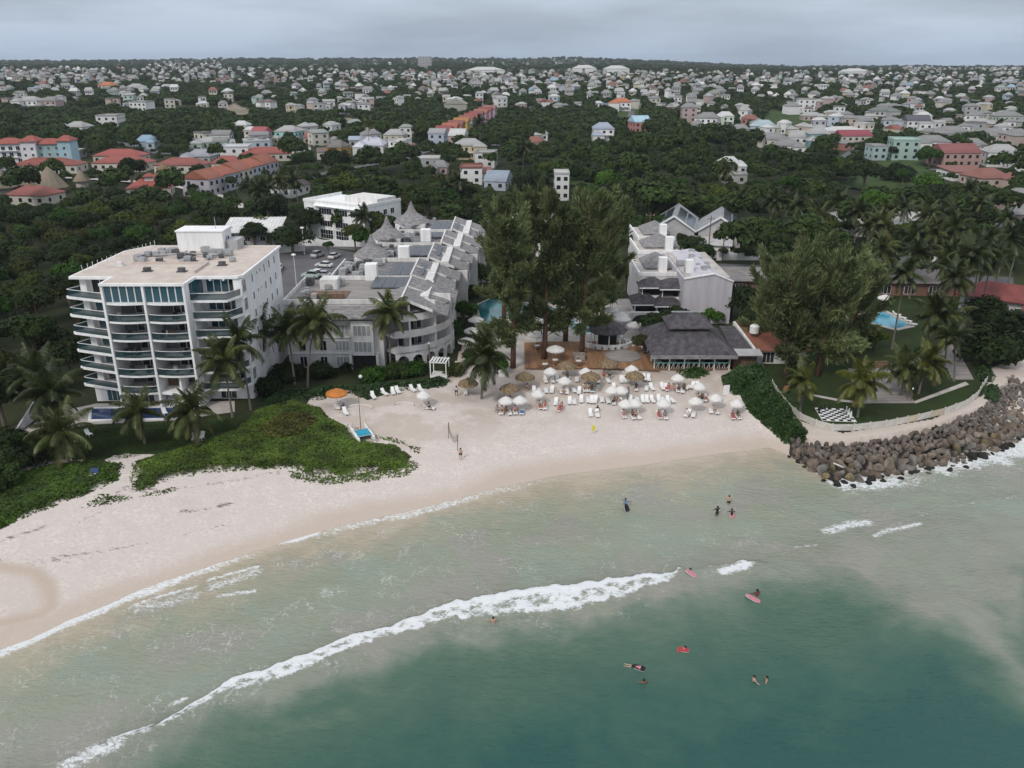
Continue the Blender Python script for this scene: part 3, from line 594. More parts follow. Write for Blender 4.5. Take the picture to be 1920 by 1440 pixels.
# tower pool and beach wall
pl = thing('swimming_pool', 'narrow deep blue pool on the terrace in front of the white tower', 'pool')
p = [WZ(a, b, GZ) for a, b in [(172, 768), (345, 765), (345, 785), (172, 788)]]
part('water', MB().prism(p, GZ, GZ + .10), M['navypool'], pl)
cx = sum(q[0] for q in p) / 4; cy = sum(q[1] for q in p) / 4
part('coping', ribbon(MB(), [(cx + (a - cx) * 1.03, cy + (b - cy) * 1.14) for a, b in p + p[:1]], GZ, GZ + .2, .35), M['white'], pl)
bw_ = thing('boundary_wall', 'sloping white boundary wall end beside the dark trees left of the tower pool', 'wall')
a, b = WZ(22, 822, GZ), WZ(70, 782, GZ)
bwm = MB(); dx, dy = b[0] - a[0], b[1] - a[1]; l_ = math.hypot(dx, dy); nx_, ny_ = -dy / l_ * .12, dx / l_ * .12
bwm.hull([[(p_[0] + s * nx_, p_[1] + s * ny_, z_) for s, z_ in ((-1, GZ - .2), (1, GZ - .2), (1, GZ + h_), (-1, GZ + h_))] for p_, h_ in ((a, .3), (b, 2.4))])
part('wall', bwm, M['lilac'], bw_)

# ---- resort building (left wing of the hotel)
rs = thing('resort_building', 'white four storey resort wing with stepped grey shingle roofs and witch hat turrets', 'hotel')
mods = [(129.5, 145, -37.0, -10.6), (145, 159, -32.5, -10.8), (159, 173, -29.5, -9.0), (173, 187, -28.6, -7.6), (187, 203, -26.0, -6.4)]
for i, (y0, y1, xl, xr) in enumerate(mods):
    z0 = 13.4 + .12 * i
    if i: part('wall', MB().box(xl, xr - 3.4, y0 + .02, y1 - .02, GZ - .3, z0), M['offwhite'], rs)
    else:
        part('wall', MB().box(xl, -21.2, y0 + .02, y1 - .02, GZ - .3, z0), M['offwhite'], rs); part('wall', MB().box(-21.19, xr - 3.4, 134.5, y1 - .02, GZ - .3, z0 - .01), M['offwhite'], rs)
    part('parapet', MB().box(xl - .1, xr - 7.2, y0 - .12, y0 + .16, z0, z0 + .75).box(xl - .1, xl + .16, y0 + .16, y1 - .14, z0, z0 + .75).box(xr - 7.5, xr - 7.2, y0 + .16, y1 - .14, z0, z0 + .95), M['offwhite'], rs)
    part('flat_roof', MB().box(xl + .17, xr - 7.52, y0 + .17, y1 - .15, z0, z0 + .1), M['gravelroof'] if i else M['greydeck'], rs)
    # sloping shingle roofs towards the courtyard, two gabled strips each
    for k in range(2):
        ya = y0 + (y1 - y0) * k / 2 + .15; yb = y0 + (y1 - y0) * (k + 1) / 2 - .15; xo = xr + (.9 if k else .1)
        s = MB(); zt = z0 + .85; zl = z0 - 1.9
        s.hull([[(xr - 7.1, y_, zt), (xo, y_, zl), (xo, y_, zl - .25), (xr - 7.1, y_, zt - .3)] for y_ in (ya, yb)])
        part('shingle_roof', s, M['shingle'], rs)
        part('verge', MB().hull([[(xr - 7.1, y_, zt + .16), (xo - 2.4, y_, zl + .95), (xo - 2.4, y_, zl + .5), (xr - 7.1, y_, zt - .25)] for y_ in (ya - .22, ya)]), M['offwhite'], rs)
    # courtyard side: party walls, balconies
    for k in range(2):
        if i == 0 and k == 0: continue
        ya = y0 + (y1 - y0) * k / 2; ym = (y1 - y0) / 2
        part('party_wall', MB().box(xr - 3.4, xr + .25, ya + .0, ya + .35, GZ - .2, z0 - 1.75), M['offwhite'], rs)
        for lv in range(4):
            zz = GZ + lv * 2.75
            if lv: part('balcony_slab', MB().box(xr - 3.4, xr + .2, ya + .36, ya + ym - .01, zz - .3, zz), M['offwhite'], rs)
            if lv: part('balustrade', MB().box(xr + .02, xr + .16, ya + .37, ya + ym - .02, zz, zz + .9), M['offwhite'] if (lv + k) % 2 else M['greywall'], rs)
            window(rs, xr - 3.37, ya + ym / 2 + .2, zz + .05, ym - 2.2, 2.2, rad(90), 3, 1, 'glass', name='glass_door')
# sea front of the first module
for z_ in (5.1, 7.85, 10.6):
    part('string_course', MB().box(-37.05, -22, 129.3, 129.5, z_ - .15, z_), M['white'], rs)
for xa, xb, z_ in [(-36.8, -30.6, 13.2), (-30.2, -21.4, 13.1)]:
    part('shingle_awning', MB().hull([[(x_, 129.48, z_), (x_, 127.4, z_ - 1.5), (x_, 127.4, z_ - 1.68), (x_, 129.48, z_ - .3)] for x_ in (xa, xb)]), M['shingle'], rs)
for x_ in (-34.6, -31.2, -28.0, -24.4):
    for lv in range(4):
        big = x_ > -29
        window(rs, x_, 129.46, GZ + .3 + lv * 2.75, 2.3 if big else 1.2, 1.75 if lv < 3 else 1.1, 0, 4 if big else 2, 1, 'glass' if not big else 'curtain')
part('bay', MB().box(-26.2, -22.6, 128.3, 129.48, 5.0, 10.9), M['offwhite'], rs)
for z_ in (5.6, 8.35): window(rs, -24.4, 128.26, z_, 2.9, 1.8, 0, 4, 1, 'curtain')
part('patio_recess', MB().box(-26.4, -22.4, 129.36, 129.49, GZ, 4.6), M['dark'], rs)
for x_ in (-26.6, -22.2): part('column', MB().box(x_ - .2, x_ + .2, 128.4, 129.48, GZ - .2, 5.0), M['offwhite'], rs)
# curved seaward corner with arches and balconies
arc = [(-21.6 + 11.4 * math.sin(a), 139.4 - 10.6 * math.cos(a)) for a in [rad(12 + 13 * k) for k in range(7)]]
for lv in range(4):
    zz = GZ + lv * 2.75
    for k, ((ax, ay), (bx2, by2)) in enumerate(zip(arc[:-1], arc[1:])):
        ang = math.atan2(by2 - ay, bx2 - ax); ln = math.hypot(bx2 - ax, by2 - ay); mx, my = (ax + bx2) / 2, (ay + by2) / 2
        if lv == 0:
            m_ = MB(); n_ = 10; pts = [(ln * .36 * math.cos(t), 1.15 + ln * .36 * math.sin(t)) for t in [math.pi * q / n_ for q in range(n_ + 1)]]
            outer = [(-ln / 2, 0), (-ln / 2, 2.72), (ln / 2, 2.72), (ln / 2, 0)]
            pr = [(ln / 2, 0), (ln / 2, 2.72), (-ln / 2, 2.72), (-ln / 2, 0), (-ln * .36, 0)] + pts[::-1] + [(ln * .36, 0)]
            nn = len(pr); m_.add([(x, 0, z) for x, z in pr] + [(x, .35, z) for x, z in pr], [tuple(range(nn)), tuple(range(nn, 2 * nn))[::-1]] + [(i, i + nn, (i + 1) % nn + nn, (i + 1) % nn) for i in range(nn)])
            part('arch', m_, M['offwhite'], rs, loc=(mx, my, GZ), rz=ang)
        else:
            part('balustrade', MB().box(-ln / 2, ln / 2, 0, .14, 0, .95), M['offwhite'], rs, loc=(mx, my, zz), rz=ang)
    if lv: part('balcony_slab', MB().prism(arc + [(-12, 145), (-21, 131)], zz - .3, zz - .004), M['offwhite'], rs)
    cor = [(-21.6 + 8.3 * math.sin(a), 139.4 - 7.6 * math.cos(a)) for a in [rad(15 + 25 * k) for k in range(4)]]
    for (ax, ay), (bx2, by2) in zip(cor[:-1], cor[1:]):
        window(rs, (ax + bx2) / 2, (ay + by2) / 2, zz + .05, 3.0, 2.25, math.atan2(by2 - ay, bx2 - ax), 3, 1, 'glass', name='glass_door')
    for q in (1, 3, 5): part('party_wall', MB().box(-.15, .15, 0, 3.0, 0, 2.44), M['offwhite'], rs, loc=(arc[q][0], arc[q][1] + .1, zz), rz=rad(12 + 13 * q))
part('shingle_roof', MB().hull([[(x * .98 + -.4, y - .3, 11.9) for x, y in arc] + [(-12.4, 145, 11.9), (-21, 130, 11.9)], [(x * .45 + -20 * .55, y * .45 + 141 * .55, 13.9) for x, y in arc] + [(-15, 144, 13.9), (-20, 137, 13.9)]]), M['shingle'], rs)
# turrets, chimneys, plant
for x, y, s, zb in [(-27.6, 161, 1.0, 13.6), (-26.9, 178, 1.05, 13.9), (-23.6, 195, 1.15, 14.0), (-34.8, 152.0, .8, 8.0)]:
    tu = part('turret', MB().box(x - 3 * s, x + 3 * s, y - 3 * s, y + 3 * s, zb, zb + .9) if zb > 9 else MB().box(x - 2.4, x + 2.4, y - 2.4, y + 2.4, GZ - .2, zb), M['offwhite'], rs)
    part('witch_hat_roof', MB().lathe([(3.7 * s, 0), (3.0 * s, .65 * s), (2.2 * s, 1.2 * s), (1.3 * s, 1.8 * s), (.8 * s, 2.5 * s), (.5 * s, 3.2 * s), (.18 * s, 4.1 * s)], 14, (x, y, zb + (.9 if zb > 9 else 0))), M['shingle'], tu)
for x, y in [(-25.2, 145.5), (-21.2, 160.5), (-18.6, 178), (-30, 190)][:3]:
    part('chimney', MB().box(x - 1.05, x + 1.05, y - 1.0, y + 1.0, 13.4, 16.4), M['white'], rs)
pan = MB().hull([[(-1.0, -.9, .12), (1.0, -.9, .12), (1.0, .9, .5), (-1.0, .9, .5)], [(-1.0, -.9, .17), (1.0, -.9, .17), (1.0, .9, .55), (-1.0, .9, .55)]]).mesh('solar_panel', M['solar'])
for bx0, by0, nx_, ny_ in [(-23.4, 139.5, 3, 3), (-21.4, 148, 3, 4), (-19.6, 163.5, 3, 4), (-17.6, 189, 3, 4), (-18.4, 181, 2, 2)]:
    for i in range(nx_):
        for j in range(ny_): link('solar_panel', pan, rs, (bx0 + i * 2.1, by0 + j * 2.1, 13.5 + .012 * (by0 - 130)), 0)
for k in range(84):
    i = R.choice([0, 1, 1, 2, 2, 3, 3, 4]); y0, y1, xl, xr = mods[i]
    link('air_conditioner', R.choice([ac_me, ac_me, ac_dk]), rs, (R.uniform(xl + 1, xl + 7.5), R.uniform(y0 + 1, y1 - 1), 13.5 + .12 * i), R.choice([0, rad(90)]) + R.uniform(-.1, .1), [R.uniform(.8, 1.5)] * 3)
ph = part('plant_hut', MB().box(-33, -30, 138.5, 141.5, 13.4, 15.2), M['offwhite'], rs)
part('roof_deck', MB().box(-34, -27.5, 132.5, 137.0, 13.5, 13.62).box(-34, -27.6, 132.4, 132.5, 13.6, 14.3), M['timber'], rs)
# connecting rear wing
rw_ = thing('rear_hotel_wing', 'long grey hip roofed hotel wing behind the tall casuarina trees', 'hotel')
part('wall', MB().box(-5.5, 17, 204, 214, GZ - .2, 11.2), M['offwhite'], rw_)
part('roof', MB().hip(-6.6, 18, 202.8, 215.2, 11.2, 14.6, .55), M['shingle'], rw_)
for x_ in np.arange(-3.5, 16, 3.1):
    for z_ in (3.0, 5.9, 8.8): window(rw_, x_, 203.96, z_, 1.7, 1.6, 0, 2, 1, 'glass')

# ---- right hotel wing
rg = thing('right_hotel_wing', 'grey white hotel wing with blank gable wall and hip roofed balconies beside the thatched restaurant', 'hotel')
part('wall', MB().hull([[(33, y_, GZ - .3), (42.3, y_, GZ - .3), (42.3, y_, 10.7), (38.6, y_, 12.2), (33, y_, 11.2)] for y_ in (154.5, 178)]), M['lilac'], rg)
part('coping', MB().hull([[(32.9, y_, 11.2), (38.6, y_, 12.2), (42.45, y_, 10.7), (42.45, y_, 10.95), (38.6, y_, 12.46), (32.9, y_, 11.46)] for y_ in (154.3, 154.75)]), M['white'], rg)
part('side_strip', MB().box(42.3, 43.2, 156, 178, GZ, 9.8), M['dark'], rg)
for k, (x0, x1, y0, y1, z0) in enumerate([(25.5, 33, 162.5, 178, 9.9), (27.5, 37, 178, 192, 11.0), (29.5, 38, 192, 208, 11.2)]):
    part('wall', MB().box(x0, x1 - .01 if k == 0 else x1, y0, y1 - .02, GZ - .2, z0), M['offwhite'], rg)
    part('flat_roof', MB().box(x0 + .2, x1 - .2, y0 + .2, y1 - .2, z0, z0 + .1), M['paving'], rg)
    part('parapet', MB().box(x0 - .1, x1, y0 - .1, y0 + .2, z0, z0 + .8).box(x0 - .1, x0 + .2, y0 + .2, y1, z0, z0 + .8), M['white'], rg)
    part('chimney', MB().box(x1 - 3, x1 - 1.4, y0 + 3, y0 + 4.6, z0, z0 + 3.0), M['white'], rg)
    part('shingle_roof', MB().hip(x0 + 2, x1 + .5, y0 + 5, y1 - 1, z0 + .3, z0 + 2.6, .3, axis='y'), M['shingle'], rg)
for x0, x1, y0, zt in [(25.8, 30.0, 159.6, 8.3), (29.6, 34.2, 158.4, 8.3), (24.2, 28.6, 157.6, 5.4), (28.4, 33.0, 156.4, 5.4)]:
    b_ = part('balcony', MB().box(x0, x1, y0, 162.4, zt - 2.9, zt - 2.65).box(x0, x1, y0, y0 + .15, zt - 2.65, zt - 1.6).box(x0, x0 + .15, y0 + .15, 162.4, zt - 2.65, zt - 1.6).box(x1 - .15, x1, y0 + .15, 162.4, zt - 2.65, zt - 1.6).box(x0, x0 + .18, y0 + .01, y0 + .19, zt - 1.6, zt).box(x1 - .18, x1, y0 + .01, y0 + .19, zt - 1.6, zt), M['white'], rg)
    part('hip_roof', MB().hip(x0 - .6, x1 + .6, y0 - .7, 163.5, zt, zt + 1.75, .25), M['darkshingle'], b_)
    part('fascia', MB().box(x0 - .62, x1 + .62, y0 - .78, y0 - .7, zt - .06, zt + .16), M['white'], b_)
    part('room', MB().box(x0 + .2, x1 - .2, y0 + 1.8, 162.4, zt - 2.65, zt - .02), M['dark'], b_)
part('arch_wall', MB().box(21.5, 28.4, 153.4, 154.0, GZ, 5.0), M['offwhite'], rg)
part('arch_opening', MB().hull([[(23.2, y_, GZ), (26.4, y_, GZ)] + [(24.8 + 1.6 * math.cos(t), y_, 3.0 + 1.5 * math.sin(t)) for t in [math.pi * q / 8 for q in range(9)]] for y_ in (153.36, 153.398)]), M['dark'], rg)
for k in range(14): link('air_conditioner', ac_me, rg, (R.uniform(33.8, 40.5), R.uniform(157, 176), 11.5), R.uniform(-.2, .2), [R.uniform(.8, 1.3)] * 3)
part('flat_roof', MB().box(33.4, 41.9, 155.2, 177.6, 11.3, 11.5), M['paving'], rg)
part('chimney', MB().box(34.0, 35.5, 158.5, 160, 11.2, 14.0), M['white'], rg)

# ---- beach restaurant
re_ = thing('beach_restaurant', 'open sided restaurant with two tiered dark hip roof and aqua rail facing the beach', 'restaurant')
x0, x1, y0, y1 = 23.2, 36.2, 127.8, 140.6
part('floor', MB().box(x0 + .3, x1 - .3, y0 + .6, y1 - .5, GZ - .4, GZ + .35), M['timber'], re_)
zc_ = 5.35
part('roof', MB().hull([[(x0 - .6, y0 - .6, zc_), (x1 + .6, y0 - .6, zc_), (x1 + .6, y1 + .6, zc_), (x0 - .6, y1 + .6, zc_)], [(x0 - .6, y0 - .6, zc_ + .2), (x1 + .6, y0 - .6, zc_ + .2), (x1 + .6, y1 + .6, zc_ + .2), (x0 - .6, y1 + .6, zc_ + .2)], [(x0 + 3.4, y0 + 3.6, 8.3), (x1 - 3.4, y0 + 3.6, 8.3), (x1 - 3.4, y1 - 3.6, 8.3), (x0 + 3.4, y1 - 3.6, 8.3)]]), M['darkshingle'], re_)
cu = part('cupola_wall', MB().box(x0 + 3.7, x1 - 3.7, y0 + 3.9, y1 - 3.9, 8.3, 8.75), M['dark'], re_)
part('cupola_roof', MB().hip(x0 + 2.7, x1 - 2.7, y0 + 2.9, y1 - 2.9, 8.75, 10.7, .42), M['darkshingle'], cu)
part('ridge_cap', MB().box(26.9, 32.5, 134.1, 134.3, 10.66, 10.85), M['metal'], cu)
part('fascia', MB().box(x0 - .65, x1 + .65, y0 - .72, y0 - .6, zc_ - .55, zc_ + .1), M['shingle'], re_)
for x_ in np.linspace(x0 + .3, x1 - .3, 6): part('post', MB().box(x_ - .1, x_ + .1, y0 + .5, y0 + .7, GZ, zc_), M['offwhite'], re_)
for y_ in (132, 136.5): part('post', MB().box(x0 + .3, x0 + .5, y_ - .1, y_ + .1, GZ, zc_), M['offwhite'], re_)
part('rail', MB().box(x0 + .45, x1 - .3, y0 + .38, y0 + .52, GZ + 1.28, GZ + 1.42), M['aqua'], re_)
bl = MB()
for x_ in np.arange(x0 + .6, x1 - .4, .42): bl.tube([(x_, y0 + .45, GZ + .35), (x_ + .3 * (int(x_ * 2.4) % 2), y0 + .45, GZ + 1.28)], .035, 4)
tag(part('balusters', bl, M['offwhite'], re_), kind='stuff')
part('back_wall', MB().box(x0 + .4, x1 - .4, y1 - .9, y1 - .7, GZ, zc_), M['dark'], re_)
part('bar_counter', MB().box(25.5, 33.5, 136, 137, GZ + .35, GZ + 1.4), M['timber'], re_)
for k in range(10):
    x_ = x0 + 1.3 + (k % 5) * 2.4; y_ = 129.6 + (k // 5) * 2.6
    part('dining_table', MB().box(x_ - .45, x_ + .45, y_ - .45, y_ + .45, GZ + 1.02, GZ + 1.08).box(x_ - .06, x_ + .06, y_ - .06, y_ + .06, GZ + .35, GZ + 1.02), M['offwhite'], re_)
sv_ = thing('beach_kitchen', 'low timber clad kitchen hut with grey green canopy between restaurant and hedge', 'hut')
part('wall', MB().box(36.8, 40.6, 129.2, 139, GZ - .2, 5.0), M['timber'], sv_)
part('canopy', MB().hull([[(36.5, 128.0, 5.0), (41.2, 128.0, 5.0), (41.2, 130.4, 5.35), (36.5, 130.4, 5.35)], [(36.5, 128.0, 5.12), (41.2, 128.0, 5.12), (41.2, 130.4, 5.47), (36.5, 130.4, 5.47)]]), M['greywall'], sv_)
part('dark_roof', MB().hull([[(36.6, 130.4, 5.2), (40.2, 130.4, 5.2), (39.2, 139.5, 6.4), (36.6, 139.5, 6.4)], [(36.6, 130.4, 5.4), (40.2, 130.4, 5.4), (39.2, 139.5, 6.6), (36.6, 139.5, 6.6)]]), M['darkshingle'], sv_)
part('ridge_wall', MB().hull([[(40.2, 129.9, 2.3), (40.55, 129.9, 2.3), (39.6, 140.6, 2.3), (39.2, 140.6, 2.3)], [(40.2, 129.9, 5.6), (40.55, 129.9, 5.6), (39.6, 140.6, 7.1), (39.2, 140.6, 7.1)]]), M['offwhite'], sv_)
sl_ = MB()
for k in range(16): sl_.box(36.85 + k * .235, 37.03 + k * .235, 129.12, 129.19, GZ, 4.6)
tag(part('cladding', sl_, M['timber'], sv_), kind='stuff')
th = thing('tiled_kitchen_building', 'low building with terracotta red roof beside the white ridge wall, under casuarinas', 'building')
part('wall', MB().box(41, 49.5, 131.5, 140.5, GZ - .2, 4.9), M['offwhite'], th)
terra = (.27, .105, .07)
part('roof', MB().hull([[(40.6, 130.6, 4.9), (50, 130.6, 4.9), (50, 141.2, 6.6), (39.9, 141.2, 6.6)], [(40.6, 130.6, 5.08), (50, 130.6, 5.08), (50, 141.2, 6.78), (39.9, 141.2, 6.78)]]), M['roof'], th, color=terra)
window(th, 43.2, 131.46, 2.6, 2.0, 1.9, 0, 3, 1, 'dark'); window(th, 46.4, 131.46, 2.9, 1.8, 1.4, 0, 2, 1, 'glass')
part('white_door', MB().box(41.2, 42.0, 131.38, 131.49, GZ, 4.4), M['white'], th)
tk = thing('water_tank', 'white water tank standing on the red roof by the hedge', 'tank', (*WZ(1414, 622, 6.8), 6.6))
part('tank_body', MB().lathe([(.75, 0), (.8, .1), (.8, 1.2), (.5, 1.45), (.2, 1.5)], 14), M['plastic'], tk); part('lid', MB().lathe([(.25, 1.5), (.25, 1.6), (.1, 1.63)], 10), M['greywall'], tk)

# ---- deck terrace, bar, pools
tr_ = thing('timber_terrace', 'orange brown timber terrace stepping down to the sand under the casuarina trunks', 'deck')
dk = [WZ(a, b, GZ + .3) for a, b in [(983, 642), (1060, 640), (1195, 642), (1212, 665), (1236, 694), (1120, 690), (1000, 691), (984, 690)]]
part('platform', MB().prism(dk, GZ - .2, GZ + .30), M['timber'], tr_)
# individual boards laid across the platform
xs_ = [q[0] for q in dk]; ys_ = [q[1] for q in dk]; nb = 0
for j, y_ in enumerate(np.arange(min(ys_) + .15, max(ys_), .5)):
    xx = np.linspace(min(xs_) - 1, max(xs_) + 1, 300); ins_ = inpoly(xx, np.full(300, y_), dk)
    if ins_.sum() < 4: continue
    a_, b_ = xx[ins_][0], xx[ins_][-1]; cuts = [a_] + sorted(R.uniform(a_ + 2, b_ - 2) for _ in range(3)) + [b_]
    for c0, c1 in zip(cuts[:-1], cuts[1:]):
        if c1 - c0 > .4: part('plank', MB().box(c0 + .02, c1 - .02, y_ - .235, y_ + .235, GZ + .302, GZ + .335 + R.uniform(0, .012)), M['deck'], tr_)
ds = thing('dance_floor', 'round grey paved floor set in the timber terrace', 'floor', (*WZ(1168, 667, GZ + .4), GZ + .34))
part('slab', MB().lathe([(2.9, 0), (2.9, .06), (.02, .07)], 32), M['greydeck'], ds)
for k in range(8): part('rim_stone', MB().box(-1.05, 1.05, 2.8, 3.1, .01, .16), M['greydeck'], ds, rz=k * math.pi / 4)
br_ = thing('pool_bar', 'small dark roofed pool bar with curved white counter', 'bar', (*WZ(1138, 648, GZ), GZ))
part('hip_roof', MB().lathe([(3.6, 2.9), (3.6, 3.05), (.3, 5.2)], 8), M['darkshingle'], br_)
part('counter', ribbon(MB(), [(4.4 * math.sin(a), -3.2 * math.cos(a)) for a in [rad(-80 + 16 * k) for k in range(11)]], 0, 1.1, .5), M['offwhite'], br_)
for a in range(8): part('post', MB().box(2.9 * math.cos(a * .785) - .08, 2.9 * math.cos(a * .785) + .08, 2.9 * math.sin(a * .785) - .08, 2.9 * math.sin(a * .785) + .08, 0, 2.95), M['offwhite'], br_)
part('back_bar', MB().box(-1.6, 1.6, -.6, .6, 0, 2.2), M['dark'], br_)
for k in range(5): part('bar_stool', MB().lathe([(.2, 0), (.04, .05), (.04, .7), (.22, .72), (.22, .8)], 8, (-2.4 + k * 1.15, -4.0 + abs(k - 2) * .35, 0)), M['dark'], br_)
pp = thing('swimming_pool', 'large teal lagoon pool curving behind the palm and casuarinas', 'pool')
lag_ = [WZ(a, b, GZ) for a, b in [(893, 572), (903, 610), (925, 626), (958, 628), (985, 612), (1010, 600), (1050, 608), (1085, 626), (1118, 627), (1108, 612), (1085, 604), (1060, 580), (1000, 572), (960, 562), (920, 560)]]
part('water', MB().prism(lag_, GZ - .1, GZ + .055), M['poolwater'], pp)
part('coping', ribbon(MB(), lag_ + lag_[:1], GZ - .05, GZ + .12, .4), M['paving'], pp)
isl = thing('pool_island', 'round paved island edged in white at the side of the teal pool', 'island', (*WZ(957, 606, GZ), GZ))
part('slab', MB().lathe([(3.3, 0), (3.3, .16), (.02, .17)], 24), M['paving'], isl); part('rim', ribbon(MB(), [(3.4 * math.cos(a), 3.4 * math.sin(a)) for a in [k * math.pi / 12 for k in range(25)]], 0, .24, .3), M['white'], isl)
p2 = thing('swimming_pool', 'bright blue end of the hotel pool below the white umbrellas', 'pool')
b2 = [WZ(a, b, GZ) for a, b in [(1080, 606), (1098, 603), (1121, 627), (1085, 628)]]
part('water', MB().prism(b2, GZ - .1, GZ + .09), M['bluepool'], p2); part('coping', ribbon(MB(), b2 + b2[:1], GZ - .05, GZ + .14, .35), M['white'], p2)
p3 = thing('swimming_pool', 'turquoise pool set in the lawn beyond the boardwalk', 'pool')
b3 = [WZ(a, b, GZ) for a, b in [(1612, 590), (1660, 584), (1712, 612), (1680, 619), (1630, 606)]]
part('water', MB().prism(b3, GZ - .1, GZ + .09), M['bluepool'], p3); part('coping', ribbon(MB(), b3 + b3[:1], GZ - .05, GZ + .14, .9), M['paving'], p3)

# ---- three storey white block, car park walls, small buildings
wb = thing('white_office_block', 'white three storey block with long window bands behind the car park', 'building')
c0 = np.array(WZ(569, 372, 13.4)); c1 = np.array(WZ(682, 385, 13.4)); c2 = np.array(WZ(735, 357, 13.4))
ang = math.atan2(*(c1 - c0)[::-1]); wd_ = np.hypot(*(c1 - c0)); dp_ = np.hypot(*(c2 - c1)) * .55
wb.location = (*c0, 0); wb.rotation_euler = (0, 0, ang)
part('wall', MB().box(0, wd_, 0, dp_, GZ - .3, 12.6), M['white'], wb)
part('parapet', MB().box(-.15, wd_ + .15, -.15, .15, 12.6, 13.4).box(-.15, .15, .15, dp_, 12.6, 13.4).box(wd_ - .15, wd_ + .15, .15, dp_, 12.6, 13.4), M['white'], wb)
part('awning', MB().hull([[(wd_ * .2, -.1, 12.5), (wd_ * .95, -.1, 12.5), (wd_ * .95, -1.1, 11.9), (wd_ * .2, -1.1, 11.9)], [(wd_ * .2, -.1, 12.6), (wd_ * .95, -.1, 12.6), (wd_ * .95, -1.1, 12.0), (wd_ * .2, -1.1, 12.0)]]), M['white'], wb)
part('roof_house', MB().box(wd_ * .45, wd_ * .98, 6, 14, 12.6, 14.2), M['offwhite'], wb)
for r_, z_ in enumerate((9.6, 6.2, 2.7)):
    for k in range(3): window(wb, wd_ * (.36 + .26 * k), -.03, z_, wd_ * .21, 1.7 if r_ < 2 else 2.6, 0, 5, 2 if r_ == 2 else 1, 'glass')
    if r_ == 0: window(wb, wd_ * .12, -.03, z_, wd_ * .1, 1.6, 0, 2)
    for k in range(4): window(wb, wd_ + .03, dp_ * (.15 + .2 * k), z_, 1.6, 1.6, rad(90), 2)
for x_ in (.225, .485, .745): part('pilaster', MB().box(wd_ * x_ - .2, wd_ * x_ + .2, -.3, 0, GZ, 5.6), M['white'], wb)
hb = thing('white_roofed_house', 'two storey house with ribbed white sheet roof behind the tower', 'house', (*WZ(482, 468, GZ), GZ), rad(4))
part('wall', MB().box(-7, 7, -5, 5, -.3, 5.6), M['greywall'], hb); part('roof', MB().hull([[(-7.6, -5.8, 5.6), (7.6, -5.8, 5.6), (7.6, 5.8, 7.6), (-7.6, 5.8, 7.6)], [(-7.6, -5.8, 5.8), (7.6, -5.8, 5.8), (7.6, 5.8, 7.8), (-7.6, 5.8, 7.8)]]), M['roof'], hb, color=(.66, .65, .64))
rb = MB()
for k in range(16): rb.hull([[(-7.4 + k * .98, y_, z_) for y_, z_ in ((-5.8, 5.8), (-5.8, 5.92), (5.8, 7.92), (5.8, 7.8))], [(-7.3 + k * .98, y_, z_) for y_, z_ in ((-5.8, 5.8), (-5.8, 5.92), (5.8, 7.92), (5.8, 7.8))]])
tag(part('roof_ribs', rb, M['white'], hb), kind='stuff')
for x_ in (-4.5, -1, 3, 5.5): window(hb, x_, -5.03, 3.3, 1.3, 1.3, 0, 2); window(hb, x_, -5.03, .5, 1.4, 1.7, 0, 2)
def scallop_wall(name, label, pts, h, n, m='white', cap=True):
    t = thing(name, label, 'wall'); pw = [WZ(a, b, GZ) for a, b in pts]
    for (ax, ay), (bx2, by2) in zip(pw[:-1], pw[1:]):
        ln = math.hypot(bx2 - ax, by2 - ay); ang_ = math.atan2(by2 - ay, bx2 - ax); k_ = max(1, int(ln / n))
        for i in range(k_):
            s = ln / k_; pr = [(0, 0), (s, 0)] + [(s * (1 - q / 6), h + (.5 * (2 * q / 6 - 1) ** 2 if cap else 0)) for q in range(7)]
            f = (i + .0) / k_; part('wall_panel', MB().hull([[(x, y_, z) for x, z in pr] for y_ in (-.12, .12)]), M[m], t, loc=(ax + (bx2 - ax) * f, ay + (by2 - ay) * f, GZ - .02), rz=ang_)
            part('post', MB().box(-.22, .22, -.2, .2, 0, h + .62), M[m], t, loc=(ax + (bx2 - ax) * f, ay + (by2 - ay) * f, GZ - .02), rz=ang_)
    return t
scallop_wall('scalloped_wall', 'white scalloped garden wall along the far side of the car park', [(524, 460), (700, 463)], 1.7, 5.2)
scallop_wall('curved_white_wall', 'curved white wall at the car park entrance beside the tower', [(506, 488), (512, 479), (530, 474), (572, 470)], 1.5, 30, cap=False)
scallop_wall('roadside_wall', 'long white wall with rounded posts behind the right hotel wing', [(1345, 488), (1600, 487), (1760, 497)], 2.0, 4.6)
scallop_wall('parapet_wall', 'sloping white ramp wall between car park and resort roof', [(572, 556), (650, 548)], 1.2, 9, cap=False)
wr_ = thing('gabled_club_house', 'large white gabled building with solar panels on two dark roofs behind the right wing', 'building')
wr_.location = (*WZ(1306, 474, GZ), GZ); wr_.rotation_euler = (0, 0, rad(-14))
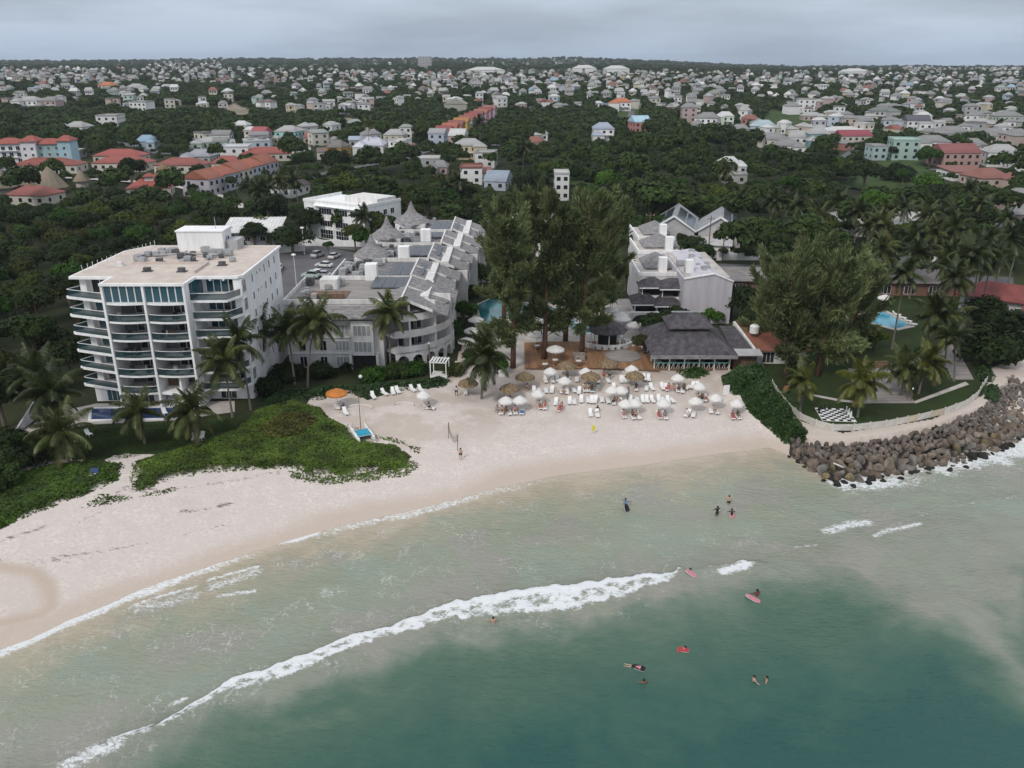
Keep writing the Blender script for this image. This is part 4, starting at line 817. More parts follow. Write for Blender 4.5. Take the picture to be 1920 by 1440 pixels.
for k, (x_, w_, d_) in enumerate([(-6.5, 11, 20), (5.5, 11, 17)]):
    part('wall', MB().hull([[(x_ - w_ / 2, y_, -.3), (x_ + w_ / 2, y_, -.3), (x_ + w_ / 2, y_, 5.8), (x_, y_, 9.4), (x_ - w_ / 2, y_, 5.8)] for y_ in (k * 1.2, d_)]), M['greywall'], wr_)
    for s in (-1, 1):
        rf_ = part('roof', MB().hull([[(x_ + s * .02, y_, 9.55), (x_ + s * (w_ / 2 + .5), y_, 5.55), (x_ + s * (w_ / 2 + .5), y_, 5.75), (x_ + s * .02, y_, 9.78)] for y_ in (k * 1.2 - .6, d_ + .4)]), M['roof'], wr_, color=(.30, .31, .33))
        if s == 1 or k == 0:
            for r_ in range(2):
                for q in range(6):
                    ya = k * 1.2 + 1 + q * 2.6; f0, f1 = .12 + r_ * .4, .47 + r_ * .4
                    zf = lambda f: 9.78 - (9.78 - 5.75) * f; xf = lambda f: x_ + s * (w_ / 2 + .5) * f
                    part('solar_panel', MB().hull([[(xf(f0), y_, zf(f0) + .04), (xf(f1), y_, zf(f1) + .04), (xf(f1), y_, zf(f1) + .1), (xf(f0), y_, zf(f0) + .1)] for y_ in (ya, ya + 2.4)]), M['solar'], rf_)
    part('barge_board', MB().hull([[(x_ - w_ / 2 - .5, k * 1.2 - .68, 5.45), (x_, k * 1.2 - .68, 9.3), (x_ + w_ / 2 + .5, k * 1.2 - .68, 5.45), (x_ + w_ / 2 + .5, k * 1.2 - .68, 5.8), (x_, k * 1.2 - .68, 9.85), (x_ - w_ / 2 - .5, k * 1.2 - .68, 5.8)], [(x_ - w_ / 2 - .5, k * 1.2 - .6, 5.45), (x_, k * 1.2 - .6, 9.3), (x_ + w_ / 2 + .5, k * 1.2 - .6, 5.45), (x_ + w_ / 2 + .5, k * 1.2 - .6, 5.8), (x_, k * 1.2 - .6, 9.85), (x_ - w_ / 2 - .5, k * 1.2 - .6, 5.8)]]), M['white'], wr_)
part('beige_panel', MB().box(1.2, 9.8, 1.12, 1.19, 1.2, 5.0), M['paving'], wr_)
part('porch_roof', MB().hull([[(-2, -6, 3.3), (9, -6, 3.3), (9, .9, 4.3), (-2, .9, 4.3)], [(-2, -6, 3.5), (9, -6, 3.5), (9, .9, 4.5), (-2, .9, 4.5)]]), M['roof'], wr_, color=(.45, .44, .44))
part('porch_wall', MB().box(-1.5, 8.5, -5.4, -5.1, -.3, 3.3), M['white'], wr_)
window(wr_, 3.5, -5.43, .8, 6.5, 1.3, 0, 4, 1, 'dark')
# red roofs at the right edge of the frame, long shed
rr = thing('red_roofed_villa', 'low villa with two dark red hip roofs among palms at the right edge', 'house', (*WZ(1895, 590, GZ), GZ), rad(-38))
part('wall', MB().box(-9, 9, -4, 4, -.3, 3.6).box(3, 10, -13, -4.1, -.3, 3.4), M['offwhite'], rr)
part('roof', MB().hip(-10, 10, -5, 5, 3.6, 6.2, .55), M['roof'], rr, color=(.20, .055, .05)); part('roof', MB().hip(2.4, 10.8, -14, -5.02, 3.4, 5.5, .5, axis='y'), M['roof'], rr, color=(.22, .065, .055))
for x_ in (-6, -2, 1.5): window(rr, x_, -4.03, 1, 1.4, 1.4, 0, 2)
ls_ = thing('pale_shed', 'long low building with pale gabled sheet roof half hidden in trees', 'building', (*WZ(1640, 436, GZ + .5), GZ + .5), rad(-16))
part('wall', MB().box(-13, 13, -6, 6, -.8, 3.6), M['offwhite'], ls_)
for s in (-1, 1): part('roof', MB().hull([[(x_, s * .02, 6.4), (x_, s * 7, 3.5), (x_, s * 7, 3.7), (x_, s * .02, 6.6)] for x_ in (-14, 14)]), M['roof'], ls_, color=(.40, .385, .37))
window(ls_, 10.5, -6.03, .6, 2.2, 1.8, 0, 2)
gs = thing('green_roofed_hut', 'dark pavilion with pale green end wall right of the long shed', 'building', (*WZ(1868, 452, GZ), GZ), rad(-8))
part('wall', MB().box(-6, 6, -4, 4, -.3, 3), M['aqua'], gs); part('roof', MB().hip(-7, 7, -5, 5, 3, 5.2, .5), M['roof'], gs, color=(.16, .17, .165))
rd_ = thing('roadside_shops', 'row of low brick red fronted shops behind the casuarina lawn', 'building', (*WZ(1560, 545, GZ), GZ), rad(-3))
part('wall', MB().box(-24, 26, -3.5, 3.5, -.3, 2.9), M['roof'], rd_, color=(.24, .13, .10)); part('roof', MB().hull([[(-24.6, -4.4, 2.9), (26.6, -4.4, 2.9), (26.6, 4, 4.1), (-24.6, 4, 4.1)], [(-24.6, -4.4, 3.05), (26.6, -4.4, 3.05), (26.6, 4, 4.25), (-24.6, 4, 4.25)]]), M['roof'], rd_, color=(.20, .185, .18))
for k in range(9): window(rd_, -21 + k * 5.2, -3.53, .4, 2.4, 1.8, 0, 3, 1, 'dark')
# white tunnel canopies beside the boardwalk
# ================================================================ TOWN ON THE HILLSIDE
U = {}
U['wall'] = MB().box(-.5, .5, -.5, .5, -.6, 1).mesh('wall', M['paint'])
def gab():
    return MB().hull([[(x, -.5, 0), (x, .5, 0), (x, 0, 1)] for x in (-.5, .5)])
U['hip'] = MB().hip(-.5, .5, -.5, .5, 0, 1, .42, .06).mesh('roof', M['roof'])
U['gable'] = gab().mesh('roof', M['roof'])
U['pyramid'] = MB().hip(-.5, .5, -.5, .5, 0, 1, .02, .06).mesh('roof', M['roof'])
U['flat'] = MB().box(-.5, .5, -.5, .5, 0, .22).box(-.5, -.47, -.5, .5, .22, 1).box(.47, .5, -.5, .5, .22, 1).box(-.47, .47, -.5, -.47, .22, 1).box(-.47, .47, .47, .5, .22, 1).mesh('roof', M['roof'])
U['shed'] = MB().hull([[(x, -.5, 0), (x, .5, .8), (x, .5, 1), (x, -.5, .2)] for x in (-.5, .5)]).mesh('roof', M['roof'])
U['pane'] = MB().box(-.5, .5, -.04, .04, 0, 1).mesh('window', M['glass'])
U['gallery'] = MB().box(-.5, .5, -1.6, 0, 0, .1).box(-.5, -.47, -1.6, -1.5, -1, 0).box(.47, .5, -1.6, -1.5, -1, 0).box(-.16, -.13, -1.6, -1.5, -1, 0).box(.13, .16, -1.6, -1.5, -1, 0).mesh('porch', M['paint'])
WALLC = {'white': (.68, .68, .67), 'cream': (.58, .53, .42), 'pink': (.47, .31, .29), 'peach': (.52, .38, .30), 'pale blue': (.38, .48, .56), 'mint green': (.34, .52, .44), 'yellow': (.60, .50, .27), 'grey': (.40, .40, .40), 'lilac': (.45, .40, .50), 'teal': (.10, .33, .32), 'coral': (.50, .16, .12)}
ROOFC = {'grey': (.22, .215, .215), 'pale grey': (.34, .335, .33), 'white': (.50, .495, .49), 'rust red': (.26, .085, .06), 'red': (.27, .07, .065), 'brown': (.17, .12, .10), 'blue': (.20, .33, .46), 'orange': (.42, .15, .075), 'green grey': (.25, .28, .25), 'bright red': (.30, .035, .06)}
def soft(c, k): m = sum(c) / 3; return tuple(q + (m * 1.06 - q) * k for q in c)
WALLC = {n: soft(c, .38) for n, c in WALLC.items()}; ROOFC = {n: soft(c, .0 if n == 'orange' else .25) for n, c in ROOFC.items()}
HP = []       # house footprints for keeping trees away
def house(x, y, wd, dp, st, kind, rz, wc, rc, label, group=None, win=True, porch=False, rh=None, name='house', z=None, cat='house', wing=False):
    z = float(hz(x, y)) if z is None else z; h = 2.9 * st + .3
    t = thing(name, label, cat, (x, y, z), rz, group)
    link('wall', U['wall'], t, scale=(wd, dp, h), color=WALLC[wc] if isinstance(wc, str) else wc)
    rh = rh or {'hip': .19 * dp + .7, 'gable': .22 * dp + .6, 'pyramid': .3 * wd, 'flat': .8, 'shed': 1.6}[kind]
    link('roof', U[kind], t, (0, 0, h), 0, (wd + .7, dp + .7, rh) if kind != 'flat' else (wd + .3, dp + .3, rh), ROOFC[rc] if isinstance(rc, str) else rc)
    if win:
        n = max(2, int(wd / 3.2)); m = max(1, int(dp / 4))
        for s in range(st):
            for i in range(n): link('window', U['pane'], t, ((i + .5 - n / 2) * wd / n, -dp / 2, s * 2.9 + 1.0), 0, (1.35, 1, 1.35))
            if y < 620:
                for i in range(m):
                    for sx in (-1, 1): link('window', U['pane'], t, (sx * wd / 2, (i + .5 - m / 2) * dp / m, s * 2.9 + 1.0), rad(90), (1.2, 1, 1.3))
    if wing:
        sx = R.choice((-1, 1)); w2, d2 = wd * R.uniform(.4, .6), dp * R.uniform(.55, .8); ox, oy = sx * (wd * .5 - w2 * .3), -dp * .5 - d2 * .2; h2 = 2.9 * max(1, st - (R.random() < .4)) + .2
        wl = link('wall', U['wall'], t, (ox, oy, 0), 0, (w2, d2, h2), WALLC[wc] if isinstance(wc, str) else wc)
        link('roof', U[kind if kind != 'flat' else 'shed'], t, (ox, oy, h2), rad(90) if kind in ('gable', 'hip') else 0, ((d2 if kind in ('gable', 'hip') else w2) + .6, (w2 if kind in ('gable', 'hip') else d2) + .6, rh * .75), ROOFC[rc] if isinstance(rc, str) else rc)
        link('window', U['pane'], t, (ox, oy - d2 / 2, 1.0), 0, (1.5, 1, 1.4))
    if porch: link('porch', U['gallery'], t, (0, -dp / 2, 2.9), 0, (wd * .8, 1, 2.6), WALLC['white'])
    HP.append((x, y, max(wd, dp) * .62 + 1.5)); return t
def hp(px, py, wpx, dp, st, kind, rz, wc, rc, label, **k):     # house whose base centre is seen at (px, py), wpx wide in the photo
    x, y = W(px, py); dist = math.hypot(x, y); return house(x, y, wpx * y / FPX * .98, dp, st, kind, rad(rz), wc, rc, label, **k)
E1 = [
 (1164, 208, 36, 12, 2, 'hip', -8, 'white', 'orange', 'white two storey house with bright orange hip roof on the green slope'),
 (1198, 248, 30, 13, 2, 'gable', 12, 'coral', (.36, .52, .62), 'coral walled house with pale blue multi gabled roof beside tall dark trees'),
 (1130, 262, 36, 13, 2, 'hip', 0, 'white', (.30, .34, .42), 'white house with blue grey roof standing left of the coral house'),
 (1509, 210, 30, 12, 3, 'flat', -10, 'white', 'pale grey', 'three storey white house with tall dark windows above a green field'),
 (1521, 226, 36, 9, 1, 'hip', 0, 'peach', 'pale grey', 'low peach bungalow just below the three storey white house'),
 (1690, 298, 46, 14, 3, 'flat', -12, (.34, .46, .42), (.34, .46, .42), 'pale green three storey block with white arched windows by the round trees'),
 (1640, 298, 26, 10, 2, 'flat', 0, (.36, .46, .46), 'pale grey', 'small blue green flat roofed annex left of the pale green block'),
 (1597, 265, 58, 11, 1, 'gable', 4, 'cream', 'bright red', 'long low hall with bright red gable roof'),
 (1575, 256, 80, 10, 1, 'hip', 4, 'white', 'white', 'long white roofed building just behind the bright red hall'),
 (1530, 272, 36, 14, 2, 'hip', -10, 'teal', 'pale grey', 'teal walled house with pale grey roof left of the red hall'),
 (1558, 278, 34, 10, 1, 'hip', 5, 'coral', 'grey', 'pink orange bungalow in front of the teal walled house'),
 (1500, 268, 34, 13, 1, 'gable', -30, 'white', 'pale grey', 'white gabled house left of the teal walled house'),
 (1447, 272, 52, 14, 1, 'hip', -28, 'cream', 'grey', 'long cream house with grey hip roof at the edge of the dark wood'),
 (1475, 284, 48, 12, 1, 'hip', -10, 'white', 'grey', 'low grey roofed bungalow between the cream house and the wood'),
 (1325, 240, 40, 14, 2, 'hip', -20, 'white', 'grey', 'white two storey house with grey hip roof right of the red flowering tree'),
 (1290, 228, 26, 12, 3, 'hip', -5, 'pink', 'grey', 'tall pink house with tiered grey roof'),
 (1358, 236, 30, 11, 2, 'hip', -10, (.55, .62, .52), 'white', 'pale green white house with white roof'),
 (1405, 232, 30, 10, 1, 'hip', -15, 'coral', 'rust red', 'bungalow with salmon red roof above the blue roofed house'),
 (1430, 244, 40, 12, 1, 'hip', -12, 'pale blue', (.34, .42, .46), 'blue roofed bungalow beside the salmon roofed one'),
 (1386, 252, 32, 11, 1, 'hip', -5, 'pale blue', 'grey', 'small house with blue and white front near the road'),
 (1466, 250, 28, 10, 1, 'hip', 0, (.50, .50, .38), 'pale grey', 'small cream green bungalow alone on the grass'),
 (1365, 320, 36, 12, 1, 'hip', 0, 'white', 'white', 'white bungalow with bright roof deep in the wood'),
 (1375, 342, 40, 8, 1, 'flat', 0, 'grey', 'pale grey', 'pale flat roofed shed in the wood below the white bungalow'),
 (1785, 310, 70, 14, 2, 'gable', 4, (.42, .28, .25), 'red', 'long dusty pink building with red roof at the field edge'),
 (1800, 335, 66, 12, 1, 'shed', 6, 'white', 'rust red', 'low building with rust red sheet roof beside the grass field'),
 (1845, 346, 60, 14, 1, 'hip', 8, 'peach', 'rust red', 'peach walled building with rust roof by the right hand palms'),
 (1870, 310, 54, 14, 2, 'hip', -12, 'white', 'pale grey', 'white two storey house with pale roof right of the dusty pink building'),
 (1915, 318, 50, 14, 2, 'flat', -10, 'white', 'white', 'large white flat roofed house cut by the right edge'),
 (1905, 408, 56, 14, 2, 'hip', -10, (.42, .33, .30), 'grey', 'old two storey house with grey roof at the right edge above the palms'),
 (1740, 288, 60, 12, 2, 'hip', -8, 'white', 'grey', 'white house with wide grey roof behind the round trees'),
 (1855, 262, 56, 14, 1, 'hip', 6, 'white', 'grey', 'wide white bungalow with grey roofs on the right hill'),
 (1900, 274, 40, 12, 2, 'hip', 4, 'peach', 'grey', 'peach house with grey roof on the right hill'),
 (1820, 282, 36, 12, 1, 'hip', -6, 'grey', 'grey', 'small grey bungalow right of the large round tree'),
 (1780, 258, 60, 14, 1, 'hip', -4, 'grey', 'grey', 'broad grey roofed villa above the white house with wide roof'),
 (1715, 245, 40, 12, 2, 'gable', -8, 'white', (.10, .10, .12), 'white house with dark charcoal roof'),
 (1835, 240, 36, 11, 1, 'hip', 0, 'peach', 'pale grey', 'peach bungalow with pale roof high on the right hill'),
 (1885, 236, 46, 12, 2, 'hip', 0, (.46, .52, .44), 'grey', 'pale green house with grey roof high on the right hill'),
 (1610, 236, 40, 12, 1, 'hip', 0, 'cream', 'grey', 'cream bungalow with grey roof above the long white roof'),
 (1650, 225, 36, 12, 2, 'hip', 0, 'grey', (.16, .17, .16), 'house with dark hip roof among trees above the cream bungalow'),
 (885, 342, 40, 12, 2, 'flat', 0, 'white', 'rust red', 'white two storey house with red topped parapet beside the red shed roof'),
 (905, 338, 32, 10, 1, 'shed', 4, 'white', 'red', 'house with red sheet roof beside the white red topped house'),
 (826, 326, 28, 10, 1, 'hip', 0, 'pink', 'grey', 'small pink house with grey roof in the trees'),
 (803, 310, 44, 10, 1, 'flat', 2, 'grey', 'white', 'long flat white roofed building above the small pink house'),
 (880, 296, 50, 12, 2, 'hip', 6, 'yellow', 'pale grey', 'yellow two storey building with arched gallery'),
 (912, 312, 36, 11, 2, 'flat', -6, 'white', 'pale grey', 'pale block just below the yellow building'),
 (860, 276, 28, 12, 2, 'gable', -8, 'pink', 'white', 'pale pink house with white gable and arched doors'),
 (742, 275, 36, 11, 2, 'hip', -4, (.50, .47, .36), 'pale grey', 'cream house with dark windows standing left of the colourful terraces'),
 (700, 283, 46, 16, 1, 'hip', 0, 'white', (.52, .53, .60), 'low building with large pale lilac white roof'),
 (676, 274, 40, 9, 1, 'shed', 8, 'grey', (.34, .38, .46), 'blue grey sheet roofed shed by the lilac roof'),
 (760, 285, 30, 10, 1, 'hip', -12, 'peach', 'rust red', 'small house with orange brown roof beside the lilac roof'),
 (545, 268, 40, 12, 2, 'hip', -12, (.30, .56, .52), 'pale grey', 'turquoise and white two storey house with grey hip roofs'),
 (595, 268, 36, 12, 1, 'gable', -8, 'pink', (.26, .10, .09), 'house with dull red roof right of the turquoise house'),
 (636, 300, 28, 12, 2, 'hip', -10, (.45, .26, .06), (.18, .16, .15), 'ochre house with dark hip roof'),
 (445, 300, 50, 12, 2, 'flat', 8, 'white', (.55, .55, .58), 'white terrace block with stepped parapets and bay fronts'),
 (483, 288, 44, 11, 2, 'flat', 22, 'pale blue', 'white', 'white and pale blue stepped terrace behind the white terrace block'),
 (380, 305, 46, 12, 1, 'hip', 0, 'grey', (.30, .30, .33), 'grey sheet roofed building left of the white terrace block'),
 (492, 270, 26, 10, 2, 'gable', -10, 'pink', (.33, .09, .10), 'pink house with dull red gable roofs'),
 (398, 278, 50, 10, 1, 'hip', 0, (.40, .47, .40), 'pale grey', 'bungalow with wavy pale roofs above the grey sheet roof'),
 (278, 276, 34, 12, 1, 'hip', 10, 'pale blue', 'blue', 'pale blue bungalow with blue roof in the trees'),
 (210, 236, 36, 16, 2, 'flat', 6, 'white', 'pale grey', 'white cube house with grey side wall and carport on the left slope'),
 (150, 248, 36, 12, 1, 'hip', -8, 'white', 'pale grey', 'white house with grey hip roofs below the cube house'),
 (136, 296, 36, 10, 1, 'flat', 0, 'grey', 'white', 'flat white roofed building beside the pale teal apartment block'),
 (546, 365, 44, 13, 1, 'gable', -18, 'white', (.34, .28, .27), 'white gabled house with grey and red roof left of the white office block'),
 (455, 245, 26, 10, 1, 'hip', 0, 'white', 'white', 'small white house in the open ground'),
 (62, 205, 36, 13, 2, 'hip', 0, 'white', 'pale grey', 'white two storey house on the far left slope'),
 (100, 205, 28, 12, 2, 'hip', 0, 'pink', 'grey', 'dusty pink house right of the white two storey house on the left slope'),
 (268, 208, 32, 12, 2, 'flat', -8, 'white', 'pale grey', 'white house with square openings behind the cube house'),
 (205, 172, 28, 12, 2, 'hip', 0, (.52, .40, .30), 'orange', 'peach house with orange red roof on the left hillside'),
 (258, 176, 28, 12, 2, 'hip', 0, 'white', 'pale grey', 'white pyramid roofed house right of the orange red roof'),
 (855, 211, 40, 16, 2, 'gable', 90, (.36, .35, .30), (.33, .32, .28), 'large drab barn like hall above the colourful terraces'),
 (1015, 262, 22, 10, 1, 'hip', 0, 'white', 'pale grey', 'small white house at the wood edge left of the blue grey roof'),
 (1003, 278, 32, 11, 1, 'hip', -10, 'peach', 'rust red', 'bungalow with salmon roof hidden in the central wood'),
 (1052, 372, 26, 9, 3, 'flat', 0, 'white', 'white', 'narrow white house showing above the casuarina tops'),
 (935, 352, 40, 13, 1, 'gable', -12, (.42, .46, .52), (.26, .30, .36), 'blue grey sheet roofed house at the edge of the central wood'),
 (1080, 215, 0, 0, 0, '', 0, '', '', ''),
]
for e in E1:
    if e[2]: hp(*e[:9], e[9], group='houses on the hillside town', porch=e[4] == 2 and e[5] == 'hip', wing=e[5] == 'hip' and e[4] < 3)
# colourful terrace row climbing the slope
rowc = [('grey', (.42, .48, .56), 'pale blue'), ('red', (.46, .36, .36), 'pale pink'), ('orange', (.12, .38, .44), 'turquoise'), ('rust red', (.50, .20, .12), 'coral'), ('orange', (.50, .38, .10), 'ochre'), ('rust red', (.36, .36, .42), 'slate'), ('red', (.48, .40, .32), 'sand'), ('rust red', (.38, .30, .44), 'purple'), ('red', (.48, .30, .32), 'rose'), ('rust red', (.46, .30, .38), 'mauve'), ('red', (.52, .40, .44), 'pale rose')]
a = np.array(W(822, 272)); b = np.array(W(918, 222)); an = math.atan2(b[1] - a[1], b[0] - a[0])
orders = ['first', 'second', 'third', 'fourth', 'fifth', 'sixth', 'seventh', 'eighth', 'ninth', 'tenth', 'last']
for i, (rc, wc, nm) in enumerate(rowc):
    p = a + (b - a) * i / (len(rowc) - 1); s = np.hypot(*(b - a)) / (len(rowc) - 1)
    house(p[0], p[1], 8.5, 8.5, 2, 'gable', an - rad(90), wc, [(.30, .30, .31), (.24, .07, .065), (.34, .12, .07), (.22, .09, .08), (.36, .17, .06), (.24, .10, .09), (.28, .07, .06), (.20, .09, .08), (.30, .12, .09), (.22, .07, .07), (.26, .13, .12)][i], f'{nm} terraced house with {rc} roof, {orders[i]} from near end of colourful row', group='colourful terraced houses', name='terraced_house')
# teal apartment block at left edge
ta = thing('teal_apartment_block', 'pale teal and white apartment block with red tile roofs at the left edge', 'apartment building', rz=0)
tx, ty = WZ(56, 330, 3.5); ta.location = (tx, ty, float(hz(tx, ty))); ta.rotation_euler = (0, 0, rad(8))
ta.scale = (.74, .74, .84)
for k, (x_, w_, h_, c_) in enumerate([(-24, 18, 13, (.36, .50, .55)), (-7, 16, 13.5, (.58, .60, .64)), (5, 8, 14.5, (.66, .67, .69)), (15, 13, 13, (.30, .45, .46)), (24, 7, 14.5, (.33, .50, .56))]):
    w0 = part('wall', MB().box(x_ - w_ / 2, x_ + w_ / 2, -6 - (k == 2) * 1.2 + (k == 3) * 1.5, 7, -1, h_), M['paint'], ta, color=c_)
    part('roof', MB().hip(x_ - w_ / 2 - .8, x_ + w_ / 2 + .8, -7 - (k == 2) * 1.2 + (k == 3) * 1.5, 8, h_, h_ + 2.6, .3), M['roof'], w0, color=(.30, .085, .065))
    for lv in range(4):
        for q in range(max(1, int(w_ / 4))):
            n_ = max(1, int(w_ / 4)); window(ta, x_ + (q + .5 - n_ / 2) * w_ / n_, -6.03 - (k == 2) * 1.2 + (k == 3) * 1.5, 1 + lv * 3.1, 2.2 if k == 1 else 1.4, 2.1 if k == 1 else 1.5, 0, 2)
        if k == 1: part('balcony_slab', MB().box(x_ - 6, x_ + 6, -7.2, -6.05, .7 + lv * 3.1, .95 + lv * 3.1), M['white'], ta)
# red roofed resort villas and straw roofed huts on the left
for i, (px, py, wpx, rz, lb) in enumerate([(95, 322, 120, 2, 'wide red roofed villa below the teal apartment block'), (235, 318, 100, -3, 'red roofed villa with long front right of the teal block villa'), (230, 304, 86, -3, 'long red roofed villa at the back of the left cluster'), (345, 322, 90, -2, 'red roofed villa left of the palms in the middle of the cluster'), (430, 318, 50, 4, 'small red roofed villa behind the palms'), (285, 366, 76, 14, 'bright red roofed villa with small lantern roof near the straw hut'), (70, 380, 80, -10, 'white villa with red roof and blue arched side beside the straw huts'), (500, 300, 90, 16, 'red roofed villa row with pale awnings behind the palms')]):
    t = hp(px, py, wpx, 11, 1, 'hip', rz, 'cream', (.25 + .03 * (i % 3), .085, .07), lb, group='red roofed villas')
    if i in (5,): 
        lan = link('roof_lantern', U['wall'], t, (0, 0, 5.6), 0, (3, 3, 1.2), WALLC['white']); link('lantern_roof', U['pyramid'], lan, (0, 0, 1), 0, (1.5, 1.5, 1.1), (.28, .08, .06))
a = np.array(W(385, 364)); b = np.array(W(490, 332)); an = math.atan2(b[1] - a[1], b[0] - a[0])
for i in range(5):
    p = a + (b - a) * i / 4
    house(p[0], p[1], np.hypot(*(b - a)) / 4 + .3, 11, 2, 'hip' if i % 2 else 'gable', an, ['lilac', 'pale blue', 'cream', 'pale blue', 'lilac'][i], (.29 + .04 * (i % 2), .11, .07), f'orange red roofed townhouse, {orders[i]} from the near end of the sloping villa row', group='orange red townhouses', name='townhouse')
for i, (px, py, r_, lb) in enumerate([(55, 355, 5.5, 'left of two tall beige straw roofed huts'), (98, 362, 6, 'right of two tall beige straw roofed huts'), (5, 362, 5.5, 'beige straw roofed hut cut by the left edge'), (155, 350, 3.2, 'small straw roofed hut under the trees'), (310, 342, 4.5, 'golden straw roofed hut behind the bright red villa'), (25, 356, 3.5, 'low grey straw roofed hut between the taller ones')]):
    x, y = W(px, py); t = thing('straw_hut', lb, 'hut', (x, y, float(hz(x, y))), 0, 'straw roofed huts')
    part('wall', MB().lathe([(r_ * .7, -.3), (r_ * .7, 2.4)], 10), M['paving'], t)
    part('straw_roof', MB().lathe([(r_, 2.2), (r_ * .96, 2.5), (r_ * .35, r_ * .9 + 2.2), (.1, r_ * 1.25 + 2.2)], 12), M['thatch'] if i == 4 else M['bare'], t); HP.append((x, y, r_))

# ---- scattered town houses
wn, wwt = zip(*[('white', 30), ('cream', 14), ('pink', 8), ('peach', 7), ('pale blue', 5), ('mint green', 4), ('yellow', 4), ('grey', 12), ('lilac', 2)])
rn, rwt = zip(*[('grey', 38), ('pale grey', 26), ('white', 8), ('rust red', 3), ('brown', 5), ('green grey', 7), ('blue', 1)])
REG = [(0, 200, 133, 160, 75, 'on the far left hillside'), (200, 640, 130, 158, 85, 'under the ridge on the left'), (640, 1000, 138, 166, 95, 'below the green ridge'), (1000, 1460, 138, 172, 130, 'in the dense central town'), (1460, 1920, 132, 172, 140, 'in the dense town on the right'),
       (0, 160, 160, 205, 24, 'on the left slope among trees'), (160, 640, 160, 205, 46, 'in the wooded left town'), (640, 950, 166, 202, 48, 'above the central woods'), (950, 1340, 168, 206, 48, 'around the orange roofed house'), (1280, 1700, 168, 208, 40, 'on the slope above the green field'), (1700, 1920, 168, 208, 24, 'on the right slope'),
       (480, 690, 205, 216, 9, 'by the clearing'), (560, 800, 235, 300, 8, 'near the lilac roof'), (340, 560, 262, 290, 7, 'behind the white terraces'), (1240, 1400, 205, 225, 7, 'near the red flowering tree'), (1560, 1900, 222, 262, 22, 'on the right hill'), (1400, 1560, 232, 262, 5, 'behind the teal house'), (640, 1080, 114, 124, 16, 'along the green ridge'), (1700, 1920, 126, 138, 40, 'on the right skyline'), (280, 420, 118, 134, 45, 'on the bright cluster under the ridge'), (1480, 1900, 205, 222, 12, 'along the wood edge on the right')]
far = []; cand = []
for x0, x1, y0, y1, n, zone in REG:
    for _ in range(int(n * (1.7 if y1 < 180 else 1.3))):
        for _t in range(12):
            px, py = R.uniform(x0, x1), R.uniform(y0, y1); x, y = W(px, py); s = R.uniform(6, 9.8) * (1.3 if R.random() < .12 else 1)
            if y > 5000: continue
            if all((x - a) ** 2 + (y - b) ** 2 > (s * .55 + c) ** 2 for a, b, c in HP[-400:]):
                s *= .64 if y > 900 else .8 if y > 600 else 1; cand.append((y, x, px, py, s, zone)); HP.append((x, y, s * .62 + 1)); break
cand.sort(); seen = {}
for i, (y, x, px, py, s, zone) in enumerate(cand):
    wc = R.choices(wn, wwt)[0]; rc = R.choices(rn, rwt)[0]; st = R.choice([1, 1, 2, 2]) if y < 2500 else 2; kd = R.choices(['hip', 'gable', 'flat', 'pyramid', 'shed'], [50, 18, 14, 6, 4])[0]; rz = rad(R.gauss(0, 22)) + (rad(90) if R.random() < .2 else 0)
    if i < 190:
        kname = {'hip': 'hip roofed', 'gable': 'gabled', 'flat': 'flat roofed', 'pyramid': 'pyramid roofed', 'shed': 'lean-to roofed'}[kd]
        size = 'large ' if s > 9.3 else ('small ' if s < 7 else '')
        base = f'{size}{wc} {"two storey " if st == 2 else ""}{kname} house, {rc} roof, {zone}'
        while len(base.replace('-', ' ').split()) > 16 and (size or 'two storey ' in base): base = base.replace('two storey ', '') if 'two storey ' in base else base[len(size):]; size = size if base.startswith(size) else ''
        key = base; seen[key] = seen.get(key, 0) + 1
        house(x, y, s, s * R.uniform(.65, .95), st, kd, rz, wc, rc, base, group='houses on the hillside town', win=True, porch=st == 2 and R.random() < .3, wing=R.random() < .55)
    else: far.append((x, y, s, st, kd, rz, wc, rc))
# farthest roofs and walls: two real meshes with face colours
v, f, c = [], [], []
for x, y, s, st, kd, rz, wc, rc in far:
    z = float(hz(x, y)); h = 2.9 * st + .3; w2, d2 = s / 2, s * .38; ca, sa = math.cos(rz), math.sin(rz)
    P3 = lambda a, b, z_: (x + a * ca - b * sa, y + a * sa + b * ca, z + z_)
    o = len(v); v += [P3(*q) for q in [(-w2, -d2, -1), (w2, -d2, -1), (w2, d2, -1), (-w2, d2, -1), (-w2, -d2, h), (w2, -d2, h), (w2, d2, h), (-w2, d2, h)]]
    f += [tuple(o + i for i in q) for q in [(0, 1, 5, 4), (1, 2, 6, 5), (2, 3, 7, 6), (3, 0, 4, 7)]]; c += [WALLC[wc]] * 4
    e = .6; rh = .6 if kd == 'flat' else 2.6; r = .9 if kd in ('gable', 'shed', 'flat') else .42
    o = len(v); v += [P3(*q) for q in [(-w2 - e, -d2 - e, h), (w2 + e, -d2 - e, h), (w2 + e, d2 + e, h), (-w2 - e, d2 + e, h), (-w2 * r, 0, h + rh), (w2 * r, 0, h + rh)]]
    f += [tuple(o + i for i in q) for q in [(0, 1, 5, 4), (1, 2, 5), (2, 3, 4, 5), (3, 0, 4)]]; c += [ROOFC[rc]] * 4
    for s_ in range(st):
        for i in range(3):
            o = len(v); a_ = (i - 1) * s * .3; z0 = s_ * 2.9 + .9; v += [P3(a_ - .7, -d2 - .05, z0), P3(a_ + .7, -d2 - .05, z0), P3(a_ + .7, -d2 - .05, z0 + 1.4), P3(a_ - .7, -d2 - .05, z0 + 1.4)]
            f.append((o, o + 1, o + 2, o + 3)); c.append((.05, .05, .06))
me = bpy.data.meshes.new('far_houses'); me.from_pydata(v, [], f)
